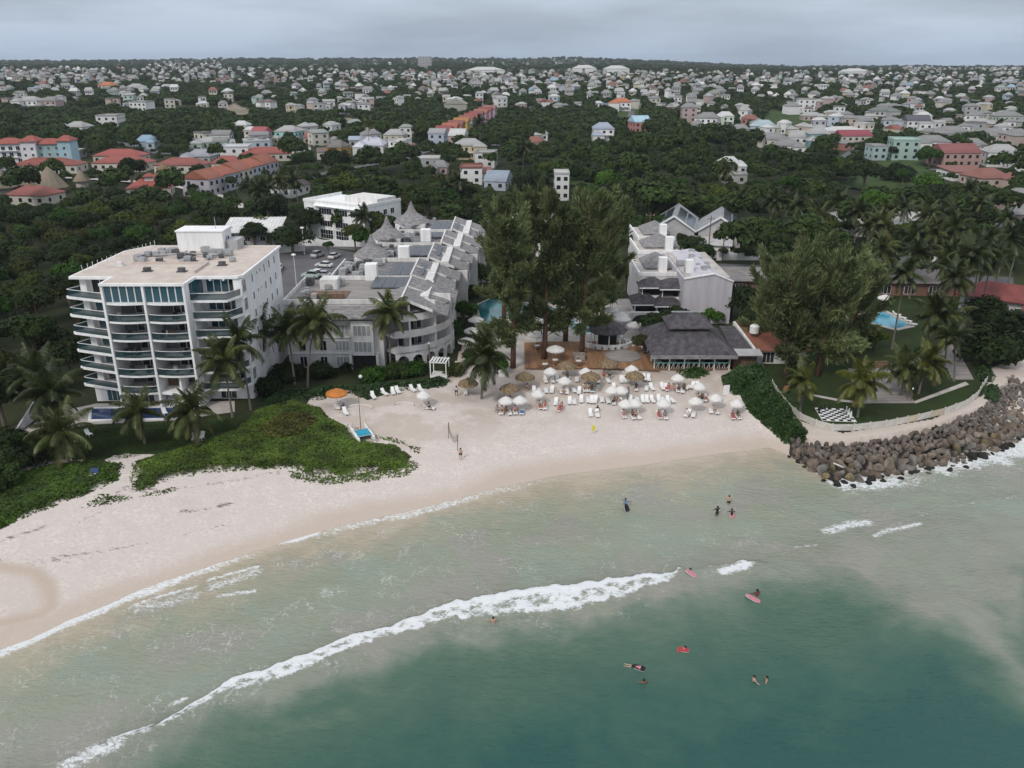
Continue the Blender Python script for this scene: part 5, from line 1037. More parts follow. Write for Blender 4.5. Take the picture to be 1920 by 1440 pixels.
at = me.attributes.new('tone', 'FLOAT_COLOR', 'FACE'); at.data.foreach_set('color', np.array([(*q, 1) for q in c], np.float32).ravel())
fm_m = mat('far house paint', (.5, .5, .5)); nd, lk = nodes_of(fm_m); an_ = nd.new('ShaderNodeAttribute'); an_.attribute_name = 'tone'; lk(an_.outputs['Color'], nd['Principled BSDF'].inputs['Base Color']); me.materials.append(fm_m)
o = link('distant_housing', me); tag(o, 'mass of distant pale houses covering the far hillside', 'houses', kind='stuff')
# special far landmarks
house(*W(797, 127), 26, 22, 7, 'flat', 0, 'grey', 'pale grey', 'tall pale concrete tower block below the ridge', name='tower_block', win=True, cat='building')
for px, py, wpx, lb in [(1095, 136, 42, 'long white warehouse below the ridge, left one of the pair'), (1155, 137, 44, 'long white warehouse below the ridge, right one of the pair'), (910, 140, 70, 'very long pale shed below the ridge'), (1600, 142, 46, 'long blue grey shed on the right hillside')]:
    hp(px, py, wpx, 24, 2, 'hip', 0, 'white', 'white', lb, win=False, group='warehouses')

# ================================================================ VEGETATION
def rect_ok(x, y):
    B = [(-64.5, -37.5, 108, 139), (-38.5, -4, 126, 206), (21, 44, 126, 210), (-6, 18, 202, 216), (36, 50.5, 127, 142)]
    return not any(a < x < b and c < y < d for a, b, c, d in B)
def crown_mesh(name, seed, nq, size, m, lobes=11, flat=.72, spread=.62):
    rs = np.random.RandomState(seed); global RN; sv_ = RN; RN = rs
    lp = rs.normal(size=(lobes, 3)); lp /= np.linalg.norm(lp, axis=1, keepdims=True); lp *= (rs.uniform(.25, 1, (lobes, 1)) ** .5) * spread
    lp[:, 2] = np.abs(lp[:, 2]) * flat + .12; lr = rs.uniform(.24, .44, lobes)
    k = rs.randint(0, lobes, nq); d = rs.normal(size=(nq, 3)); d /= np.linalg.norm(d, axis=1, keepdims=True); d[:, 2] = np.where(d[:, 2] < -.45, -d[:, 2], d[:, 2])
    p = lp[k] + d * (lr[k] * rs.uniform(.72, 1.06, nq))[:, None]; p[:, 2] *= .92
    v, q = quads_cloud(p, d + np.array([0, 0, .25]) + rs.normal(size=(nq, 3)) * .30, size * rs.uniform(.6, 1.35, nq)); RN = sv_
    return np_mesh(name, v, q, m)
HI = [crown_mesh('crown', 100 + i, 3000, .105, M['leaf'], 10 + i) for i in range(6)]
MID = [crown_mesh('crown', 200 + i, 900, .19, M['leaf'], 9 + i) for i in range(5)]
LOW = [crown_mesh('crown', 300 + i, 260, .34, M['leaf'], 7 + i) for i in range(4)]
TR = MB().tube([(0, 0, -.5), (.05, .02, .5), (-.03, .05, 1.0)], [.06, .045, .03], 7).tube([(0, 0, .45), (.22, .1, .9)], [.03, .015], 5).tube([(0, 0, .5), (-.2, -.12, .95)], [.03, .015], 5).mesh('trunk', M['bark'])
GREENS = {'dark': (.58, .60, .62), 'deep green': (.8, 1.15, .65), 'olive': (1.6, 1.3, .9), 'fresh green': (1.5, 2.0, .9), 'brownish': (1.2, .82, .7), 'grey green': (.95, 1.0, 1.1)}
HT = [m.copy() for m in HI]
def tree(x, y, r, h, tone, label, group=None, lod=HI, z=None, name='broadleaf_tree', sq=1.0):
    z = float(hz(x, y)) if z is None else z
    t = thing(name, label, 'tree', (x, y, z), R.uniform(0, 6.28), group)
    c = GREENS[tone]; k = R.uniform(.85, 1.15)
    link('trunk', TR, t, scale=(r * 1.3, r * 1.3, max(h - r * .6, 1)))
    cz = max(h - r * 1.02 * sq, .2)
    link('crown', R.choice(lod), t, (0, 0, cz), R.uniform(0, 6), (r, r * R.uniform(.88, 1.12), r * sq), tuple(q * k for q in c)); return t
TREES = []
CARS_KEEP = [WZ(a, b, GZ) for a, b in [(500, 570), (500, 480), (520, 462), (700, 462), (690, 500), (640, 560)]]
FIELD_KEEP = [W(a, b) for a, b in [(1590, 358), (1615, 300), (1720, 296), (1775, 340), (1740, 392), (1560, 392), (1570, 358)]]
def free(x, y, r, gap=.62):
    if y < 470 and not rect_ok(x, y): return False
    for a, b, c in HP:
        if abs(a - x) < 30 and (a - x) ** 2 + (b - y) ** 2 < (c + r * .45) ** 2: return False
    for a, b, c in TREES[-4000:]:
        if abs(a - x) < 14 and abs(b - y) < 14 and (a - x) ** 2 + (b - y) ** 2 < ((c + r) * gap) ** 2: return False
    return True
def put(x, y, r, *a, **k): TREES.append((x, y, r)); return tree(x, y, r, *a, **k)
# explicit trees
for px, py, r, h, tone, lb in [(548, 476, 6.2, 9.5, 'dark', 'wide dark tree between white roofed house and office block'), (617, 486, 1.9, 5.2, 'deep green', 'small clipped round tree in the car park'), (1625, 352, 0, 0, '', ''),
    (1680, 340, 8.5, 10, 'dark', 'spreading dark tree standing alone in the grass field'), (1545, 325, 11, 13, 'dark', 'huge dark round tree left of the grass field'), (1740, 312, 7.5, 11, 'deep green', 'round green tree beside the dusty pink building'), (1672, 300, 5, 8, 'dark', 'dark tree in front of the pale green block'), (1790, 276, 7, 9, 'deep green', 'round tree before the small grey bungalow'), (1300, 262, 8, 10, 'brownish', 'red brown flowering tree at the edge of the wood'),
    (690, 478, 4.5, 8.5, 'deep green', 'tree beside the resort turret near the white office block'), (720, 455, 5.5, 10, 'olive', 'tall tree behind the resort turrets'), (668, 470, 4, 8.5, 'olive', 'leafy tree right of the parked cars'), (905, 640, 1.8, 3.2, 'deep green', 'bush beside the garden umbrellas and palm'),
    (1230, 640, 3.6, 6.5, 'dark', 'feathery dark tree before the balconies of the right wing'), (1265, 630, 3.4, 6.8, 'dark', 'dark tree behind the restaurant roof, left of the gable wall'), (1390, 600, 5, 8.5, 'dark', 'large dark tree right of the blank gable wall'), (1405, 640, 4.2, 7, 'dark', 'dark tree behind the tiled kitchen roofs'), (1330, 605, 3.2, 4.2, 'fresh green', 'bright green shrub at the foot of the gable wall'), (1172, 545, 4.2, 8.5, 'olive', 'feathery olive tree before the left roofs of the right wing'), (1190, 500, 4.0, 9.5, 'deep green', 'tall green tree at the back of the right wing balconies'), (1330, 470, 3.4, 5, 'dark', 'dark tree before the gabled club house porch'), (1205, 668, 2.2, 4.6, 'brownish', 'small twiggy tree at the restaurant corner'),
    (1640, 655, 3.2, 4.6, 'olive', 'rounded tree between turquoise pool and boardwalk'), (1850, 680, 7.0, 8.0, 'dark', 'low spreading dark tree over the small beach at right'), (1890, 650, 7, 9, 'dark', 'dark spreading tree below the red roofed villa'), (1840, 630, 6, 9, 'dark', 'layered dark tree left of the red roofed villa'), (1280, 450, 4, 5.5, 'olive', 'yellow green bush by the gabled club house'),
    (845, 640, 3.4, 5.0, 'deep green', 'lush shrub at the resort corner arches'), (868, 610, 3.6, 6, 'deep green', 'leafy tree along the resort courtyard front'), (880, 585, 3.8, 6.5, 'dark', 'dark tree by the teal lagoon pool'), (890, 550, 4.5, 8, 'olive', 'tall light green tree behind the lagoon pool'), (905, 520, 4.5, 9, 'dark', 'dark tree between courtyard balconies and casuarinas'), (846, 605, 2.6, 4.8, 'dark', 'small dark tree against the courtyard balconies'),
    (650, 700, 1.5, 2.2, 'dark', 'clipped dark bush by the resort patio doors'), (700, 712, 3.0, 2.6, 'deep green', 'low green hedge bush in front of the resort patio'), (745, 706, 3.2, 3.0, 'grey green', 'silver green shrub left of the white pergola'), (780, 700, 2.8, 2.6, 'deep green', 'green shrub beside the white pergola'), (850, 700, 2.4, 2.2, 'olive', 'shrub right of the white pergola'), (600, 708, 3.2, 3.2, 'dark', 'dark shrub under the leaning palm'), (500, 740, 3.5, 3.6, 'dark', 'dark shrub at the corner of the tower'), (540, 712, 3.4, 4.0, 'dark', 'tall dark shrub between tower and resort'), (880, 680, 2.2, 2.6, 'deep green', 'green shrub by the garden path umbrellas'), (935, 700, 2.6, 3.4, 'deep green', 'green bush right of the drooping palm'), (1210, 620, 2.0, 3.0, 'dark', 'dark bush by the white pool umbrellas')]:
    if r: x, y = W(px, py); put(x, y, r, h, tone, lb, group='trees around the hotels' if y < 200 else 'trees in the town')
# dense dark grove left of the tower
n = 0
for _ in range(6000):
    x, y = R.uniform(-150, -66), R.uniform(84, 236); r = R.uniform(3.6, 5.6)
    if x > -66 - max(0, (118 - y)) * .12 or (y < 100 and x > -64) or abs(x) > y * .66 + 8: continue
    if free(x, y, r, .58):
        tn = R.choice(['dark', 'dark', 'dark', 'olive', 'brownish', 'deep green']); put(x, y, r, R.uniform(7.0, 12.5) * (.55 if y < 98 else 1), tn, f'{"broad" if r > 4.8 else "narrow" if r < 4.1 else "full"} {tn} evergreen in the grove left of the tower, {"near the beach" if y < 112 else "beside the tower" if y < 140 else "behind the tower" if y < 185 else "at its inland end"}', group='dense grove left of the tower', name='evergreen_tree'); n += 1
        if n > 118: break
for px, py, r, h in [(20, 905, 3.6, 4.2), (48, 880, 3, 3.6), (5, 870, 4, 5), (25, 850, 3.5, 4.5), (-30, 930, 4, 4), (60, 850, 2.4, 3.0)]:
    x, y = W(px, py); put(x, y, r, h, 'dark', ['rounded dark bush nearest the sand at the left edge', 'small dark bush right of the one nearest the sand', 'larger dark bush cut by the left edge', 'dark bush before the sloping boundary wall', 'dark bush lowest at the left edge', 'smallest dark bush beside the lawn'][['-', 20, 48, 5, 25, -30, 60].index(px) - 1], group='dark bushes at the left edge', name='bush')
# individual trees in the middle distance, then the mass of the woods
ZT = lambda x, y: fbm(x / 42, y / 42, 77)
n = 0; pts_mid = {'a': [], 'b': [], 'c': []}
HX = np.array([h[0] for h in HP]); HY = np.array([h[1] for h in HP]); HR = np.array([h[2] for h in HP])
def blocks(x, y, r, h):       # would this tree stand in the sight line to a house front?
    dy = HY - y; k = (dy > 0) & (dy < 12 + h * 3.2) & (np.abs(HX - x * (1 + dy / max(y, 1))) < HR * .75 + r * .5)
    return k.any()
for _ in range(42000):
    y = R.uniform(196, 470); x = R.uniform(-.84, .84) * y
    r = R.choice([R.uniform(1.6, 2.8), R.uniform(2.8, 4.6), R.uniform(4.6, 8.2)])
    u = x / y; h = r * R.uniform(1.2, 2.1) + 1.2
    if y < 235 and x < 20 and x > -66: continue
    if y < 222 and 20 < x < 44: continue
    if inpoly(np.array([x]), np.array([y]), CARS_KEEP)[0]: continue
    if not free(x, y, r, .62): continue
    if y > 260 and ROADS and min((a - x) ** 2 + (b - y) ** 2 for a, b in ROADS) < (r * .7 + 3) ** 2: continue
    if blocks(x, y, r, h) and R.random() < .9: continue
    zt = float(ZT(x, y)); fresh = u > -.08 and .36 < zt
    tone = R.choices(['dark', 'deep green', 'olive', 'fresh green', 'brownish'], [40, 28, 16, 12 if fresh else 1, 8])[0]
    if n < 120 and y < 330 and abs(u) < .66:
        z_ = 'left of the office block' if u < -.24 else ('behind the resort turrets' if u < -.03 else ('behind the casuarinas' if u < .16 else 'in the right hand woods'))
        sz = 'tall' if h > 9.2 else 'low' if h < 6.2 else 'medium'
        dp_ = 'near the hotels' if y < 250 else 'midway to the town' if y < 290 else 'close to the town'
        put(x, y, r, h, tone, f'{sz} {tone} tree {z_}, {dp_}', group='trees of the middle woods'); n += 1
    else:
        if inpoly(np.array([x]), np.array([y]), FIELD_KEEP)[0]: continue
        TREES.append((x, y, r)); pts_mid['b' if fresh else ('c' if zt > .60 else 'a')].append((x, y, r, h - r))
    if sum(map(len, pts_mid.values())) > 2300: break
# ---- far trees: grown on points, one object per belt
def tree_points(name, pts, meshes, label, tones, seed, m_alt=None):
    colls = bpy.data.collections.new(name + '_kinds')
    for i, me in enumerate(meshes):
        for tn in tones:
            o = bpy.data.objects.new('crown', me); o.color = (*GREENS[tn], 1); colls.objects.link(o)
    me = bpy.data.meshes.new(name); P = np.array(pts, np.float32); z = hz(P[:, 0], P[:, 1])
    co = np.stack([P[:, 0], P[:, 1], z + P[:, 3]], 1).astype(np.float32)
    me.vertices.add(len(P)); me.vertices.foreach_set('co', co.ravel()); attr(me, 'radius_m', P[:, 2])
    o = link(name, me); tag(o, label, 'trees', kind='stuff')
    g = bpy.data.node_groups.new(name, 'GeometryNodeTree'); g.interface.new_socket('Geometry', in_out='INPUT', socket_type='NodeSocketGeometry'); g.interface.new_socket('Geometry', in_out='OUTPUT', socket_type='NodeSocketGeometry')
    n = g.nodes; l = g.links.new; gi = n.new('NodeGroupInput'); go = n.new('NodeGroupOutput')
    ci = n.new('GeometryNodeCollectionInfo'); ci.inputs['Collection'].default_value = colls; ci.inputs['Separate Children'].default_value = True; ci.inputs['Reset Children'].default_value = True
    ip = n.new('GeometryNodeInstanceOnPoints'); ip.inputs['Pick Instance'].default_value = True
    ri = n.new('FunctionNodeRandomValue'); ri.data_type = 'INT'; ri.inputs['Min'].default_value = 0; ri.inputs['Max'].default_value = len(meshes) * len(tones) - 1; ri.inputs['Seed'].default_value = seed
    rr = n.new('FunctionNodeRandomValue'); rr.data_type = 'FLOAT_VECTOR'; rr.inputs[0].default_value = (0, 0, 0); rr.inputs[1].default_value = (0, 0, 6.28)
    na = n.new('GeometryNodeInputNamedAttribute'); na.data_type = 'FLOAT'; na.inputs['Name'].default_value = 'radius_m'
    l(gi.outputs[0], ip.inputs['Points']); l(ci.outputs[0], ip.inputs['Instance'])
    l([s for s in ri.outputs if s.type == 'INT'][0], ip.inputs['Instance Index']); l(rr.outputs[0], ip.inputs['Rotation'])
    l([s for s in na.outputs if s.enabled][0], ip.inputs['Scale']); l(ip.outputs[0], go.inputs[0])
    md = o.modifiers.new('grow', 'NODES'); md.node_group = g; return o
tree_points('woodland', pts_mid['a'], MID, 'dark broadleaf woodland filling the ground between hotels and town', ['dark', 'dark', 'dark', 'deep green', 'olive', 'brownish'], 3)
tree_points('bright_woodland', pts_mid['b'], MID, 'brighter green bushy wood below the hillside houses', ['dark', 'deep green', 'deep green', 'fresh green', 'fresh green', 'olive'], 4)
tree_points('brown_woodland', pts_mid['c'], MID, 'olive and brown tinged patches of the middle wood', ['dark', 'dark', 'deep green', 'olive', 'brownish', 'brownish'], 6)
pf = []
hx = np.array([h[0] for h in HP]); hy = np.array([h[1] for h in HP]); hr = np.array([h[2] for h in HP])
FK2 = [[W(a, b) for a, b in q] for q in [[(1420, 235), (1440, 205), (1520, 215), (1560, 245), (1480, 255)], [(1140, 235), (1150, 205), (1200, 205), (1210, 235)], [(400, 205), (440, 195), (475, 210), (465, 235), (430, 222)], [(625, 238), (640, 222), (680, 222), (690, 232)]]]
for _ in range(42000):
    f = R.random(); y = 460 + 500 * f if R.random() < .55 else math.exp(R.uniform(math.log(700), math.log(5000))); x = R.uniform(-.86, .86) * y
    r = R.uniform(3.2, 6.2) * (1 + .25 * (y > 1500)) * (1.5 if y > 3000 else 1)
    if fbm(np.array([x / 70]), np.array([y / 70]), 71)[0] < (.30 if y < 900 else .38): continue
    if (((hx - x) ** 2 + (hy - y) ** 2) < ((hr + r * .35 if y < 700 else hr * .7 + r * .15)) ** 2).any(): continue
    # keep views of house fronts open: nothing directly before a house
    if (((hx - x * 1.012) ** 2 + (hy - y - 9) ** 2) < (hr * .9) ** 2).any() and R.random() < .6: continue
    if y < 900 and blocks(x, y, r, r * 1.3) and R.random() < .85: continue
    if y < 1000 and any(inpoly(np.array([x]), np.array([y]), q)[0] for q in FK2): continue
    r *= R.choice([.6, .8, 1, 1.2]); pf.append((x, y, r, R.uniform(.3, 2.2)))
tree_points('hillside_trees', pf, LOW, 'scattered dark trees between the houses up to the ridge', ['dark', 'dark', 'dark', 'deep green', 'olive', 'grey green'], 5)

# ---- casuarinas
def casuarina(px, py, h, rad_, seed, label, n=15000, lean=0, base=.19):
    x, y = W(px, py); t = thing('casuarina_tree', label, 'tree', (x, y, float(hz(x, y))), 0, 'tall casuarinas')
    rs = np.random.RandomState(seed)
    tb = MB(); top = (lean, 0, h * .93)
    tb.tube([(0, 0, -.4), (lean * .1 + .15, .05, h * .25), (lean * .45, -.1, h * .55), (lean * .8, .1, h * .8), top], [.52, .40, .27, .15, .04], 9)
    P, D, S = [], [], []
    nb = 34; n = int(n * 1.8)
    for b in range(nb):
        f = base + (1 - base) * (b + rs.uniform(0, 1)) / nb; a = rs.uniform(0, 6.28); z0 = h * f * .9; ln = rad_ * (1.0 if f < .6 else 1.35 - .75 * f) * rs.uniform(.5, 1.12); up = rs.uniform(.35, 2.2) * (1.0 if f > .35 else .3)
        p0 = np.array([lean * f, 0, z0]); dr = np.array([math.cos(a), math.sin(a), up]); pe = p0 + dr * ln * np.array([1, 1, .8])
        mid = (p0 + pe) / 2 + np.array([0, 0, -.25 * ln * .3])
        tb.tube([tuple(p0), tuple(mid), tuple(pe)], [.16 * (1.1 - f), .09, .02], 5)
        m = n // nb; s = rs.uniform(.12, 1.05, m); q = (p0[None] * (1 - s)[:, None] ** 2 + 2 * mid[None] * (s * (1 - s))[:, None] + pe[None] * (s ** 2)[:, None])
        w_ = (.25 + 1.05 * np.sin(np.clip(s, 0, 1) * math.pi * .85)) * rs.uniform(.28, .85)
        q = q + rs.normal(size=(m, 3)) * np.stack([w_ * .42, w_ * .42, w_ * .55], 1)
        d = dr[None] * .6 + rs.normal(size=(m, 3)) * .4 + np.array([0, 0, .35 - .9 * (rs.rand() < .35)])
        P.append(q); D.append(d); S.append(rs.uniform(.5, 1.5, m))
    P = np.concatenate(P); D = np.concatenate(D); S = np.concatenate(S); D /= np.linalg.norm(D, axis=1, keepdims=True)
    a_ = np.cross(D, rs.normal(size=D.shape)); a_ /= np.linalg.norm(a_, axis=1, keepdims=True); wdt = (S * .125)[:, None]; L_ = S[:, None]
    v = np.stack([P - a_ * wdt, P + D * L_ * .45 - a_ * wdt * .5, P + D * L_, P + D * L_ * .5 + a_ * wdt], 1).reshape(-1, 3)
    part('trunk', tb, M['redbark'], t, smooth=True)
    k = rs.uniform(.85, 1.15); link('crown', np_mesh('crown', v, np.arange(len(v)).reshape(-1, 4), M['needle']), t, color=(k, k, k)); return t
for a in [(962, 690, 25.5, 4.6, 1, 'tall casuarina with forked pale trunk, leftmost in front of the lagoon pool', 15000, -.5), (1020, 676, 29.5, 4.4, 2, 'tallest casuarina with straight reddish trunk rising from the timber terrace', 15000, .6), (1090, 668, 29.5, 5.0, 3, 'casuarina on the right of the terrace with thick trunk in a planter', 16000, .8), (1060, 640, 24, 4.0, 4, 'slighter casuarina standing behind the terrace trunks near the pool', 9000, 0), (1128, 600, 22, 5.2, 5, 'shorter casuarina above the white pool umbrellas', 11000, 1.2), (945, 600, 23, 4.6, 6, 'casuarina at the back of the lagoon pool', 11000, -.6), (1000, 560, 24, 5, 12, 'casuarina behind the pool island', 10000, 0),
          (1472, 712, 18.5, 5.4, 7, 'broad casuarina behind the hedge with drooping grey green sprays', 15000, -1.0), (1532, 705, 19, 5.6, 8, 'casuarina over the clubhouse lawn, second behind the hedge', 15000, .6), (1448, 660, 17, 5.0, 9, 'casuarina by the red tiled kitchen roofs', 12000, -.4), (1585, 665, 16, 5.2, 10, 'casuarina left of the turquoise pool', 11000, .8), (1505, 625, 18, 5.2, 11, 'casuarina at the back of the kitchen roofs', 11000, .3)]:
    casuarina(*a)

# ---- coconut palms
def frond_mesh(e0, droop, L_=4.5, seed=0):
    rs = np.random.RandomState(seed); n = 9; pts = []; p = np.zeros(3); e = math.radians(e0)
    for i in range(n + 1):
        pts.append(p.copy()); p = p + np.array([math.cos(e), 0, math.sin(e)]) * L_ / n; e -= math.radians(droop) / n * (.5 + 1.1 * i / n)
    pts = np.array(pts); mb = MB().tube([tuple(q) for q in pts], list(np.linspace(.06, .012, n + 1)), 4)
    for i in range(50):
        f = .10 + .90 * i / 49; k = f * n; j = min(int(k), n - 1); q = pts[j] + (pts[j + 1] - pts[j]) * (k - j); tg = pts[j + 1] - pts[j]; tg /= np.linalg.norm(tg)
        ln = 1.2 * math.sin(math.pi * (.18 + .78 * f)) ** .8 + .12
        for s in (-1, 1):
            d = np.array([0, s, 0]) * .8 + tg * .5 + np.array([0, 0, -.42 - rs.uniform(.05, .45)]); d /= np.linalg.norm(d); sd = tg * .045
            m_ = q + d * ln * .55; tip = q + d * ln + np.array([0, 0, -.18 * ln])
            mb.add([tuple(q - sd), tuple(q + sd), tuple(m_ + sd * .9), tuple(tip), tuple(m_ - sd * .9)], [(0, 1, 2, 3, 4)])
    return mb.mesh('frond', M['frond'])
FR = [[frond_mesh(e, dr, R.uniform(4.1, 4.9), 10 * i + k) for k in range(2)] for i, (e, dr) in enumerate([(78, 45), (55, 75), (32, 85), (10, 80), (-15, 60), (-45, 35)])]
NUT = MB().lathe([(.02, -.13), (.1, -.08), (.13, 0), (.1, .09), (.02, .13)], 8).mesh('coconut', M['hair'])
TONE = {'green': (1, 1, 1), 'yellow': (1.4, 1.25, .75), 'dark': (.58, .66, .6)}
def palm(px, py, h, s, label, lean=(0, 0), tone='green', nf=20, group='coconut palms', wind=0.0, xy=None):
    x, y = xy or W(px, py); z = float(hz(x, y)); t = thing('coconut_palm', label, 'palm tree', (x, y, z), 0, group)
    lx, ly = lean; tb = MB().tube([(0, 0, -.3), (0, 0, .15), (lx * .15, ly * .15, h * .3), (lx * .5, ly * .5, h * .66), (lx, ly, h)], [.26, .2, .15, .125, .12], 8)
    part('trunk', tb, M['palmbark'], t, smooth=True)
    a0 = R.uniform(0, 6); wd_a = R.uniform(.2, 1.4)
    for i in range(nf):
        f = (i + R.uniform(-.3, .3)) / nf; lv = min(5, max(0, int(f * 6.1))); a = a0 + i * 2.399
        a += .4 * math.sin(a - wd_a); c = TONE[tone]; k = R.uniform(.75, 1.25)
        if R.random() < .07: continue
        if lv == 5: c = tuple(q * w_ for q, w_ in zip(c, (1.25, 1.0, .8)))
        link('frond', R.choice(FR[lv]), t, (lx, ly, h), (R.uniform(-.25, .25), R.uniform(-.12, .12), a), [s * R.uniform(.88, 1.1)] * 3, tuple(q * k for q in c))
    if h > 4 and s > .8:
        for i in range(5): link('coconut', NUT, t, (lx + .28 * math.cos(i * 1.25), ly + .28 * math.sin(i * 1.25), h - .25), 0, (1, 1, 1))
    return t
for a in [(128, 868, 4.6, 1.0, 'short coconut palm in the lawn at left, nearest the creeper', (.2, -.2), 'green', 22), (112, 838, 8.0, 1.05, 'taller dark palm right behind the short one at left', (.4, 0), 'dark', 24), (90, 800, 8.0, 1.0, 'dark palm against the grove left of the tower pool', (0, 0), 'dark', 18), (272, 832, 4.8, .85, 'small palm in front of the tower pool', (-.2, 0), 'green', 20), (374, 833, 4.9, 1.0, 'palm with bright drooping fronds in front of the tower entrance', (-.3, 0), 'green', 22), (436, 782, 8.6, 1.05, 'palm before the right corner of the white tower', (-.3, .1), 'green', 22), (470, 768, 10.6, 1.0, 'taller palm at the right corner of the white tower', (-.4, 0), 'dark', 20), (553, 720, 9.0, .95, 'palm between tower and resort with dense crown', (-.3, 0), 'dark', 22), (500, 712, 8.5, .9, 'palm half hidden behind the tower side wall', (0, 0), 'dark', 16), (577, 727, 11.0, 1.1, 'leaning palm with golden fronds in front of the resort', (2.2, .4), 'green', 24), (733, 700, 10.6, 1.0, 'slim palm in front of the curved resort balconies', (.2, 0), 'green', 22), (903, 748, 7.0, 1.12, 'drooping palm on the sand beside the timber terrace', (.7, 0), 'dark', 26),
          (1500, 772, 5.0, .8, 'young yellow green palm inside the fence by the red lantern', (0, 0), 'yellow', 18), (1608, 782, 5.6, 1.0, 'palm with yellow fronds beside the giant chessboard', (-.3, 0), 'yellow', 22), (1690, 742, 4.8, .9, 'palm at the back of the grey patio', (-.2, 0), 'green', 20), (1722, 738, 5.2, .95, 'yellow fronded palm right of the grey patio', (.5, 0), 'yellow', 20), (1788, 715, 7.5, .8, 'slim palm leaning over the boardwalk', (-1.5, 0), 'dark', 14)]:
    palm(*a)
tallp = [(1672, 655, 14, .9, 'slender palm beside the turquoise pool'), (1775, 640, 12, 1.0, 'palm with forked shadowed trunk left of the red villa'), (1800, 622, 15, 1.05, 'tall leaning palm left of the red villa roof'), (1815, 612, 15.5, 1.0, 'tall palm whose trunk crosses the red villa roof'), (1835, 600, 13, 1.1, 'wide crowned palm above the red villa'), (1745, 600, 12, 1.0, 'palm right of the pool loungers'), (1705, 560, 10, 1.0, 'yellowing palm in front of the brick red shops'), (1690, 545, 12, 1.0, 'palm behind the two lawn umbrellas'), (1640, 520, 13, 1.0, 'palm above the brick red shops'), (1735, 545, 13, 1.0, 'palm over the forecourt right of the shops'), (1860, 560, 13, 1.05, 'palm in the thick right hand cluster'), (1780, 540, 14, 1.0, 'palm in the centre of the right hand cluster'), (1890, 530, 11, 1.0, 'palm nearest the right edge'), (1760, 560, 9, 1.0, 'low palm in the right hand cluster'), (1650, 560, 11, .95, 'palm left of the lawn umbrellas'), (1725, 690, 9.5, .95, 'palm behind the boardwalk lawn'), (1770, 690, 9, 1.0, 'broad palm hanging over the boardwalk')]
for px, py, h, s, lb in tallp: palm(px, py, h, s, lb, (R.uniform(-1.4, 1.4), R.uniform(-.5, .5)), R.choice(['dark', 'dark', 'dark', 'green']), 20)
for i, (px, py, h) in enumerate([(505, 415, 11), (528, 410, 12), (488, 418, 10), (470, 400, 9), (560, 395, 10), (688, 478, 10), (1215, 430, 10), (1232, 436, 9), (980, 330, 12), (1480, 460, 11), (1440, 440, 10), (1560, 450, 11), (1800, 430, 12), (1830, 440, 10), (1690, 455, 10), (1385, 430, 10), (860, 395, 10), (840, 400, 9), (692, 285, 14), (900, 282, 14), (1355, 370, 10), (1525, 480, 11), (1600, 470, 11), (1655, 480, 12), (1720, 490, 12), (1770, 480, 12), (1870, 490, 11), (1620, 500, 10)]):
    palm(px, py, h, .95, ['first palm left of the office block', 'second palm left of the office block', 'palm leaning left of the office block', 'palm farthest left of the office block', 'palm just at the office block corner', 'palm in front of the office block windows', 'yellowish palm behind the right wing, left', 'palm behind the right wing by the club house', 'palm in the central wood above the casuarinas', 'palm behind the roadside wall', 'palm right of the club house roofs', 'palm between roadside wall and pale shed', 'palm right of the pale shed', 'palm by the green roofed hut', 'palm before the pale shed end', 'palm in the wood behind the club house', 'palm over the resort turrets', 'palm left of the rear hotel wing', 'tall lone palm by the lilac roof', 'tall lone palm by the yellow building', 'palm in the wood below the white bungalow', 'palm above the forecourt, left', 'palm above the forecourt, middle', 'palm above the brick red shops, left', 'palm above the brick red shops, middle', 'palm above the brick red shops, right', 'palm near the right edge behind the villa', 'palm behind the lawn umbrellas'][i], (R.uniform(-.8, .8), 0), R.choice(['green', 'dark', 'dark', 'dark']), 17, group='palms in the woods')

# ---- creeping ground cover, hedge, shrubs
def cover(name, label, polys, n, size, hgt, m, kind='stuff', cat='ground cover', color=(1, 1, 1), px=True, z=None, tint=None, rag=1.0):
    V, Q, o = [], [], 0
    P = [np.array([W(a, b) for a, b in q]) if px else np.array(q) for q in polys]; A = [abs(sum(p[i][0] * p[(i + 1) % len(p)][1] - p[(i + 1) % len(p)][0] * p[i][1] for i in range(len(p)))) / 2 for p in P]
    for p, a in zip(P, A):
        m_ = int(n * a / sum(A)); x = RN.uniform(p[:, 0].min(), p[:, 0].max(), m_ * 4); y = RN.uniform(p[:, 1].min(), p[:, 1].max(), m_ * 4); pl_ = [tuple(q) for q in p]
        k = inpoly(x, y, pl_); x, y = x[k][:m_], y[k][:m_]
        ed = dist_line(x, y, pl_ + pl_[:1]); keep = RN.rand(len(x)) < .06 + .94 * sstep(0, 2.0 * rag, ed + (fbm(x / 2.0, y / 2.0, 61) - .5) * 3.6 * rag); x, y, ed = x[keep], y[keep], ed[keep]
        mound = hgt * sstep(0, min(2.5, hgt * 2 + .6), ed) * (.35 + .75 * fbm(x / 2.4, y / 2.4, 62) + .75 * (fbm(x / .75, y / .75, 63) - .3)); zz = hz(x, y) + mound * RN.uniform(.82, 1.05, len(x)) + .05
        v, q = quads_cloud(np.stack([x, y, zz], 1), np.stack([RN.normal(size=len(x)) * .55, -.25 + RN.normal(size=len(x)) * .55, np.ones(len(x))], 1), size * RN.uniform(.6, 1.4, len(x)))
        V.append(v); Q.append(q + o); o += len(v)
    ob = link(name, np_mesh(name, np.concatenate(V), np.concatenate(Q), m), color=color); return tag(ob, label, cat, kind=kind)
